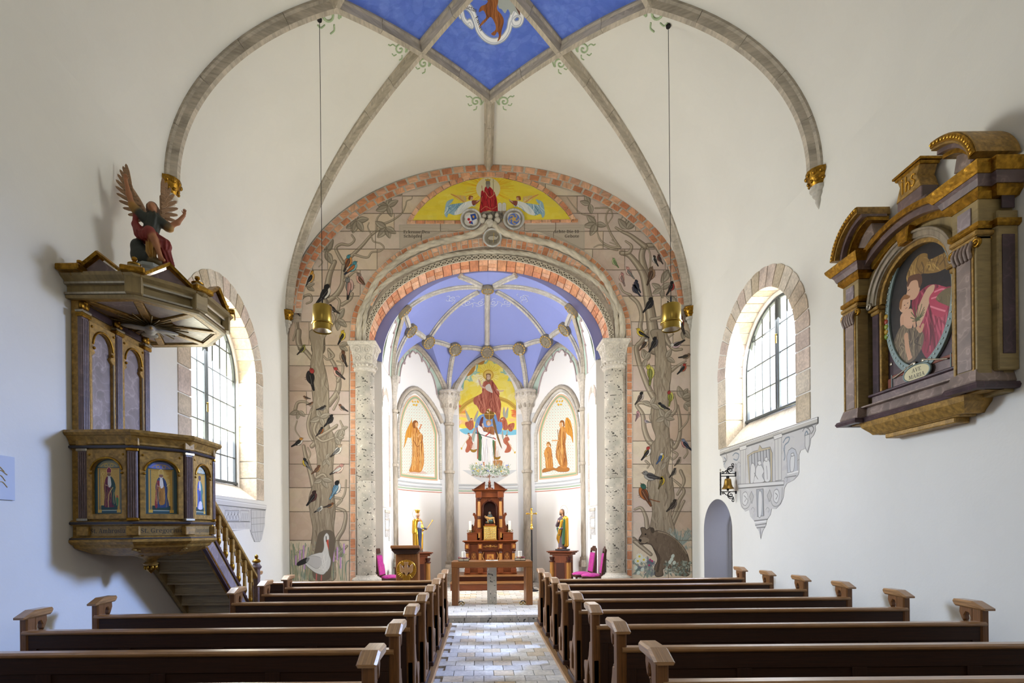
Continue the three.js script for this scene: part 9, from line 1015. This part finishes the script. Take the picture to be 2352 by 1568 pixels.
{ // chairs with magenta upholstery
  const fab = (() => { const x = cvs(256, 256, '#b31e8a'); mottle(x, 0, 0, 256, 256, 160, ['#c93a9c', '#9c1677'], 0.3, 0.5, 8, 26); x.strokeStyle = 'rgba(226,160,110,.55)'; x.lineWidth = 5; for (let i = 0; i < 9; i++) { x.beginPath(); x.arc(rr(20, 236), rr(20, 236), rr(10, 24), rnd() * 6, rnd() * 6 + 3.6); x.stroke(); } const t = ctex(x); t.wrapS = t.wrapT = THREE.RepeatWrapping; t.repeat.set(2.6, 2.6); return mat('#ffffff', { map: t, roughness: 0.75, sheen: 0.4, sheenColor: new THREE.Color(1, 0.6, 0.9) }); })();
  const c = thing('upholstered_chair', 'magenta upholstered chair, nearer of the two beside the right column', 'chair', [2.5, 0.163, -12.95], -PI / 2 - 0.14, 'magenta chairs in the chancel'), D = wood('#5a2c14', 0.4);
  for (const s of [-1, 1]) { mk('leg', box(0.05, 0.42, 0.05, s * 0.21, 0.21, 0.21, 0.006), D, c, 'y'); mk('leg', move(box(0.045, 0.46, 0.05, 0, 0.23, 0, 0.006), s * 0.2, 0, -0.22, 0, 0.02), D, c, 'y'); mk('back_post', move(box(0.045, 0.72, 0.045, 0, 0.36, 0, 0.006), s * 0.2, 0.4, -0.22, 0, -0.14), D, c, 'y'); }
  mk('seat_frame', box(0.48, 0.07, 0.48, 0, 0.41, 0, 0.01), D, c); mk('seat_cushion', [ball(0.25, 0, 0.445, 0.01, 1, 0.26, 1, 24)], fab, c); mk('back_cushion', move(box(0.37, 0.5, 0.055, 0, 0.25, 0, 0.02), 0, 0.5, -0.222, 0, -0.14), fab, c); mk('crest_rail', move(extr(P('-0.235,0 0.235,0 0.245,0.06 0.2,0.08 0.14,0.09 0.1,0.13 -0.1,0.13 -0.14,0.09 -0.2,0.08 -0.245,0.06'), 0.05, 0.008), 0, 1.03, -0.345, 0, -0.14), D, c); mk('back_rail', move(box(0.4, 0.06, 0.04, 0, 0, 0, 0.006), 0, 0.5, -0.245, 0, -0.14), D, c);
  dup(c, 'magenta upholstered chair, farther of the two, before the right apse window', [2.36, 0.163, -13.45], -PI / 2 - 0.1); dup(c, 'magenta upholstered chair beside the lectern and the left column', [-2.5, 0.163, -13.0], PI / 2 + 0.2);
  const tb = thing('side_table', 'dark wooden side table behind the chair left of the lectern', 'table', [-2.22, 0.163, -13.75]); mk('tabletop', box(0.62, 0.03, 0.36, 0, 0.64, 0, 0.008), D, tb); mk('apron', box(0.54, 0.13, 0.3, 0, 0.56, 0, 0.006), D, tb); for (const [a, b] of [[-0.25, -0.13], [0.25, -0.13], [-0.25, 0.13], [0.25, 0.13]]) mk('leg', box(0.045, 0.56, 0.045, a, 0.28, b, 0.006), D, tb, 'y');
}
// ---------- hanging lamps, bell, painted consoles, picture ----------
for (const [px, cord, label] of [[734, 42, 'brass cylinder lamp hanging on a long cord in front of the stork tree'], [1535, 57, 'brass cylinder lamp hanging on a long cord in front of the bear tree']]) {
  const [x, d] = onVault(px, cord), top = vaultY(x), y0 = 4.97, t = thing('pendant_lamp', label, 'lamp', [x, y0, -d], 0, 'brass pendant lamps');
  mk('shade', [lathe([[0.149, 0.13], [0.152, 0.135], [0.152, 0.385], [0.146, 0.395], [0.13, 0.4], [0.001, 0.4]], 40), lathe([[0.145, 0.02], [0.147, 0.0], [0.139, 0.0], [0.139, 0.1], [0.001, 0.11]], 40), lathe([[0.147, 0.02], [0.147, 0.11], [0.149, 0.13]], 40)], MT.brass, t); mk('band_ring', lathe([[0.147, 0.1], [0.166, 0.105], [0.17, 0.115], [0.166, 0.125], [0.147, 0.13]], 40), MT.brass, t); mk('reflector', lathe([[0.138, 0.02], [0.1, 0.05], [0.04, 0.09], [0.001, 0.1]], 28), MT.silver, t);
  mk('stem', [cyl(0.012, 0.012, 0.14, 0, 0.4, 0, 10)], MT.iron, t); mk('cord', cyl(0.005, 0.005, top - y0 - 0.42, 0, 0.52, 0, 8), MT.black, t); mk('ceiling_rose', lathe([[0.001, top - y0 - 0.05], [0.035, top - y0 - 0.04], [0.04, top - y0 - 0.01], [0.001, top - y0]], 14), MT.iron, t);
}
{ // bell on a wrought bracket
  const t = thing('wall_bell', 'small brass bell in a black wrought iron bracket above the doorway', 'bell', [HW - 0.002, 2.62, -10.42], -PI / 2);   // local z points away from the wall
  const pp = (a) => a.map(([o, y]) => [0, y, o]), scroll = (cx, cy, r, a0, a1, r1) => { const q = []; for (let i = 0; i <= 18; i++) { const k = i / 18, a = mix(a0, a1, k), R = mix(r, r1, k); q.push([cx + R * cos(a), cy + R * sin(a)]); } return q; };
  mk('wall_plate', [box(0.05, 0.1, 0.014, 0, 0.21, 0.007, 0.004), box(0.05, 0.06, 0.014, 0, -0.155, 0.007, 0.004)], MT.iron, t);
  mk('post', [cyl(0.014, 0.014, 0.46, 0, -0.21, 0.31, 10), ball(0.018, 0, 0.1, 0.31, 1, 0.7, 1), ball(0.018, 0, 0.0, 0.31, 1, 0.7, 1), ball(0.018, 0, -0.1, 0.31, 1, 0.7, 1)], MT.iron, t); mk('finial_cross', [box(0.008, 0.07, 0.008, 0, 0.285, 0.31, 0.002), box(0.008, 0.01, 0.035, 0, 0.295, 0.31, 0.002)], MT.bronze, t);
  mk('arm', [box(0.02, 0.016, 0.31, 0, 0.22, 0.16, 0.004), box(0.02, 0.016, 0.31, 0, 0.17, 0.16, 0.004), box(0.02, 0.016, 0.31, 0, -0.14, 0.16, 0.004)], MT.iron, t);
  for (const q of [[...scroll(0.1, 0.29, 0.07, -1.4, 2.4, 0.07), [0.2, 0.28], [0.25, 0.23], ...scroll(0.26, 0.25, 0.025, -2.4, 3, 0.01)], scroll(0.11, 0.285, 0.06, -1.57, 6, 0.012), [[0.08, 0.355], [0.04, 0.37], ...scroll(0.06, 0.4, 0.03, -1.8, 3.6, 0.012)], scroll(0.19, 0.25, 0.022, 0.5, 5.5, 0.008), [...scroll(0.1, -0.21, 0.07, 1.4, -2.4, 0.07), [0.2, -0.2], [0.25, -0.15], ...scroll(0.26, -0.17, 0.025, 2.4, -3, 0.01)], scroll(0.11, -0.205, 0.06, 1.57, -6, 0.012), [[0.08, -0.275], [0.04, -0.29], ...scroll(0.06, -0.32, 0.03, 1.8, -3.6, 0.012)]]) mk('scroll', tube(pp(q), 0.0085, 60, 7), MT.iron, t);
  mk('yoke', [box(0.05, 0.06, 0.05, 0, 0.15, 0.165, 0.01)], MT.iron, t); mk('bell_body', lathe([[0.001, 0.12], [0.05, 0.118], [0.062, 0.1], [0.066, 0.06], [0.074, 0.0], [0.09, -0.045], [0.115, -0.075], [0.117, -0.085], [0.105, -0.083], [0.08, -0.04], [0.06, 0.06], [0.001, 0.1]], 36, 0, 0, 0.165), MT.bellBrass, t); mk('clapper', [cyl(0.005, 0.005, 0.14, 0, -0.08, 0.165, 8), ball(0.022, 0, -0.1, 0.165, 1, 1.2, 1)], MT.iron, t);
}
// grey painted consoles below the windows: drawn from points of the photograph carried to the wall
function wallPainting(name, label, s, outline, d0, d1, y0, y1, draw, proud = []) {
  const W = 1024, H = Math.round(1024 * (y1 - y0) / (d1 - d0)), x = cvs(W, H, '#c2c0bc'), Q = (str) => P(str).map(([a, b]) => { const [z, y] = atX(a, b, s * HW); return [(s > 0 ? (d1 + z) / (d1 - d0) : (-z - d0) / (d1 - d0)) * W, (y1 - y) / (y1 - y0) * H]; });
  mottle(x, 0, 0, W, H, 500, ['#d3d2cf', '#b0aeaa', '#c6c2ba', '#a9aab0'], 0.1, 0.3, 8, 40); draw(x, Q);
  const m = mat('#ffffff', { map: ctex(x), roughness: 0.9 }), t = thing(name, label, 'relief', [0, 0, 0]), shape = (str, n) => { const pts = P(str).map(([a, b]) => { const [z, y] = atX(a, b, s * HW); return [z, y]; }), g = slab(pts, 0.0006, n, 0.002, (z, y, k) => [s * (HW - k), y, z]); const h = g, p = h.attributes.position, uv = new Float32Array(p.count * 2); for (let i = 0; i < p.count; i++) { const d = -p.getZ(i); uv[i * 2] = s > 0 ? (d1 - d) / (d1 - d0) : (d - d0) / (d1 - d0); uv[i * 2 + 1] = (p.getY(i) - y0) / (y1 - y0); } h.setAttribute('uv', new THREE.BufferAttribute(uv, 2)); h.userData.uv = true; return h; };
  mk('painted_field', shape(outline, 0.008), m, t); for (const [n, o, k] of proud) mk(n, shape(o, k), m, t); return t;
}
{
  const dk = '#74736f', lt = '#e2e1dd', md = '#9b9a96';
  const man = (x, Q, s, w = 3) => { const p = Q(s); smoothPath(x, p, true); x.fillStyle = '#cfceca'; x.fill(); x.strokeStyle = dk; x.lineWidth = w; x.stroke(); };
  const bl = (x, Q, s, c, w) => line(x, Q(s), c, w), hp = (x, Q, s, f, k = dk, w = 3) => hardPoly(x, Q(s), f, k, w);
  wallPainting('painted_console', 'grey painted stone console with figure scenes under the right window', 1, '1655,1033 1880,957 1880,972 1873,978 1874,988 1869,1000 1863,1006 1861,1022 1856,1040 1850,1030 1840,1034 1836,1044 1836,1084 1833,1092 1824,1102 1808,1110 1802,1122 1800,1142 1793,1158 1783,1168 1773,1168 1770,1182 1762,1194 1760,1206 1752,1220 1748,1238 1744,1220 1736,1208 1733,1196 1724,1186 1721,1170 1712,1174 1703,1164 1700,1148 1699,1128 1696,1120 1690,1108 1690,1094 1678,1080 1668,1078 1663,1072 1660,1052 1655,1046', 7.8, 11.15, 1.5, 3.5, (x, Q) => {
    hp(x, Q, '1655,1033 1880,957 1880,972 1655,1046', '#bcb8ae'); bl(x, Q, '1656,1044 1879,971', dk, 7); bl(x, Q, '1656,1036 1879,960', lt, 5); for (let i = 0; i < 26; i++) { const a = 1676 + i * 4.6, b = 1035 - (a - 1655) * 0.337; if (a < 1790) bl(x, Q, `${a},${b - 1} ${a + 2},${b + 3} ${a + 4},${b - 2}`, md, 2.5); }
    for (const [a, b] of [['1702,1030 1714,1026 1712,1112 1702,1112', '#c6c4be'], ['1780,1004 1796,998 1796,1102 1782,1104', '#c6c4be']]) { hp(x, Q, a, b); } bl(x, Q, '1708,1034 1708,1110', md, 4); bl(x, Q, '1788,1004 1789,1102', md, 4); hp(x, Q, '1700,1026 1716,1021 1716,1030 1700,1035', '#d8d6d0'); hp(x, Q, '1778,1001 1798,994 1798,1003 1779,1010', '#d8d6d0');
    hp(x, Q, '1717,1046 1732,1036 1742,1034 1746,1022 1752,1030 1770,1026 1775,1040 1775,1106 1722,1112', '#b5a98e'); hp(x, Q, '1721,1048 1734,1040 1770,1031 1772,1104 1724,1110', '#a6a6a6'); for (let i = 0; i < 14; i++) { const a = 1724 + i * 3.4; bl(x, Q, `${a},${1044 - i} ${a + 1},${1072 - i}`, i % 2 ? '#6d6d6d' : '#c4c4c2', 5); } man(x, Q, '1738,1075 1744,1066 1750,1068 1756,1082 1752,1092 1756,1106 1730,1108 1736,1092'); man(x, Q, '1742,1060 1748,1058 1750,1066 1744,1068'); man(x, Q, '1754,1062 1764,1054 1770,1066 1770,1102 1758,1104 1756,1080'); man(x, Q, '1758,1052 1764,1050 1764,1058 1759,1058'); man(x, Q, '1726,1070 1732,1064 1736,1078 1732,1106 1725,1108'); bl(x, Q, '1734,1086 1742,1100', dk, 4); bl(x, Q, '1762,1070 1764,1100', dk, 4);
    hp(x, Q, '1696,1112 1802,1104 1801,1114 1697,1122', '#cfcdc8'); bl(x, Q, '1696,1121 1801,1113', dk, 5); hp(x, Q, '1808,1048 1812,1034 1820,1028 1828,1032 1832,1044 1833,1082 1810,1086', '#b8babc'); man(x, Q, '1816,1058 1820,1044 1826,1046 1826,1062 1824,1080 1817,1082'); man(x, Q, '1818,1042 1824,1040 1824,1046 1819,1047'); bl(x, Q, '1810,1088 1834,1082', lt, 6); bl(x, Q, '1806,1096 1830,1092', dk, 4);
    for (const q of ['1800,1016 1806,1006 1814,1004 1812,1014 1804,1022 1802,1034', '1684,1046 1690,1040 1698,1044 1694,1056 1686,1054', '1858,1000 1854,990 1850,1000 1856,1020', '1664,1050 1668,1056 1664,1066', '1802,1030 1804,1048 1802,1056']) bl(x, Q, q, '#7d8890', 7); for (const q of ['1845,990 1850,982 1858,984 1862,992 1858,1000 1850,1000', '1856,982 1866,978 1870,986 1864,996', '1660,1042 1668,1040 1670,1056 1662,1060']) bl(x, Q, q, dk, 5); hp(x, Q, '1850,1000 1861,996 1860,1022 1855,1038 1850,1024', '#c9c7c2');
    hp(x, Q, '1738,1124 1754,1122 1756,1184 1740,1186', '#a8aaac'); man(x, Q, '1744,1132 1750,1130 1752,1150 1750,1182 1743,1184'); bl(x, Q, '1740,1126 1742,1184', dk, 4); bl(x, Q, '1754,1124 1755,1182', dk, 4); for (const q of ['1727,1128 1732,1140 1728,1156 1722,1140', '1769,1124 1774,1138 1768,1152 1763,1138']) { hp(x, Q, q, '#b3b1ac'); } for (const [a, b] of [[1712, 1144], [1784, 1138]]) { man(x, Q, `${a - 5},${b - 10} ${a + 3},${b - 14} ${a + 7},${b} ${a + 2},${b + 16} ${a - 6},${b + 10}`); bl(x, Q, `${a - 2},${b - 6} ${a + 3},${b} ${a - 1},${b + 8}`, dk, 4); }
    bl(x, Q, '1702,1126 1703,1156 1710,1168 1720,1164 1726,1150', md, 6); bl(x, Q, '1798,1120 1796,1150 1786,1162 1776,1160 1770,1146', md, 6); for (const q of ['1732,1196 1764,1192', '1734,1206 1762,1202', '1738,1212 1758,1210']) bl(x, Q, q, dk, 5); bl(x, Q, '1733,1200 1762,1196', lt, 5); bl(x, Q, '1747,1214 1748,1234', dk, 6);
    for (const [a, b] of [[1690, 1070], [1698, 1066], [1836, 1060], [1806, 1100], [1716, 1150], [1780, 1176], [1730, 1170], [1764, 1170]]) bl(x, Q, `${a - 4},${b} ${a},${b - 5} ${a + 4},${b} ${a + 2},${b + 6}`, md, 4);
  }, [['painted_cornice', '1655,1033 1880,957 1880,971 1655,1046', 0.014], ['painted_scene', '1717,1046 1732,1036 1742,1034 1746,1022 1752,1030 1770,1026 1775,1040 1775,1106 1722,1112', 0.011], ['painted_niche', '1738,1124 1754,1122 1756,1184 1740,1186', 0.011]]);
  wallPainting('painted_console', 'grey painted stone console with a carved bracket under the left window', -1, '472,1140 611,1160 610,1170 608,1186 607,1206 603,1220 600,1238 596,1244 584,1244 578,1232 575,1222 574,1214 472,1228', 8.6, 11.4, 1.45, 2.5, (x, Q) => {
    hp(x, Q, '472,1140 611,1160 610,1170 472,1156', '#cccac5'); bl(x, Q, '472,1156 610,1171', dk, 5); bl(x, Q, '472,1143 610,1163', lt, 5); hp(x, Q, '516,1172 548,1172 548,1196 514,1196', '#b5b6b8'); hp(x, Q, '551,1172 571,1173 571,1197 551,1196', '#c4c3bf'); for (let i = 0; i < 9; i++) { const a = 516 + i * 3.6; bl(x, Q, `${a},1192 ${a + 3},1180 ${a + 6},1188 ${a + 4},1176`, i % 2 ? dk : '#dcdbd7', 4); } for (let i = 0; i < 4; i++) bl(x, Q, `${554 + i * 4},1194 ${556 + i * 4},1178`, dk, 4); bl(x, Q, '474,1198 574,1198', dk, 5); bl(x, Q, '474,1220 575,1219', dk, 6); bl(x, Q, '474,1216 575,1215', lt, 4); hp(x, Q, '575,1170 608,1172 607,1206 600,1238 596,1244 584,1244 577,1225', '#bdbcb8'); for (const q of ['580,1176 582,1210 588,1240', '588,1174 589,1212 592,1242', '597,1174 597,1208 598,1238', '604,1174 603,1204 600,1226', '577,1204 606,1202', '578,1222 602,1220', '576,1190 607,1188']) bl(x, Q, q, md, 5);
  }, [['painted_cornice', '472,1140 611,1160 610,1170 472,1156', 0.014], ['painted_bracket', '575,1170 608,1172 607,1206 600,1238 596,1244 584,1244 577,1225', 0.012]]);
}
for (const s of [-1, 1]) { // lower painted consoles in the apse, under its windows
  const t = thing('painted_console', s < 0 ? 'grey painted console under the apse window behind the left column' : 'grey painted console under the apse window behind the right column', 'relief', [s * 2.698, 0, -13.72]), x = s * -0.006; mk('painted_field', box(0.012, 0.62, 0.62, x, 1.92, 0, 0.002), MT.reliefGrey, t); mk('painted_cornice', box(0.03, 0.08, 0.68, s * -0.015, 2.27, 0, 0.006), MT.stoneGrey, t); for (const y of [2.06, 1.78]) mk('painted_band', box(0.02, 0.03, 0.62, s * -0.01, y, 0, 0.004), MT.stoneGrey, t); mk('painted_panel', box(0.016, 0.2, 0.36, s * -0.008, 1.92, 0.05, 0.003), MT.silver && MT.white, t); mk('painted_bracket', [box(0.022, 0.5, 0.12, s * -0.011, 1.85, -0.25, 0.01), box(0.02, 0.14, 0.08, s * -0.01, 1.56, -0.25, 0.01)], MT.reliefGrey, t);
}
{ // pale picture at the left edge
  const t = thing('wall_picture', 'pale grey unframed panel with golden flame strokes on the left wall', 'picture', [-HW + 0.002, 2.32, -4.75], PI / 2); mk('panel', box(0.9, 0.43, 0.02, 0, 0, 0.012, 0.003), mat('#c3cad6', { roughness: 0.8 }), t);
  for (const [a, b, c, d] of [[0.22, 0.05, 0.36, 0.03], [0.24, 0.0, 0.34, -0.03], [0.25, -0.06, 0.36, -0.09], [0.2, 0.09, 0.33, 0.06], [0.05, 0.1, 0.2, 0.12], [0.05, -0.05, 0.22, -0.02]]) mk('flame_stroke', tube([[a, b, 0.024], [mix(a, c, 0.5), b + 0.018, 0.024], [c, d, 0.024]], 0.0045, 14, 6), mat('#b59a62', { roughness: 0.5 }), t);
}
scene.traverse((o) => { if (o.isMesh) { o.castShadow = o.receiveShadow = true; } });
renderer.render(scene, camera);
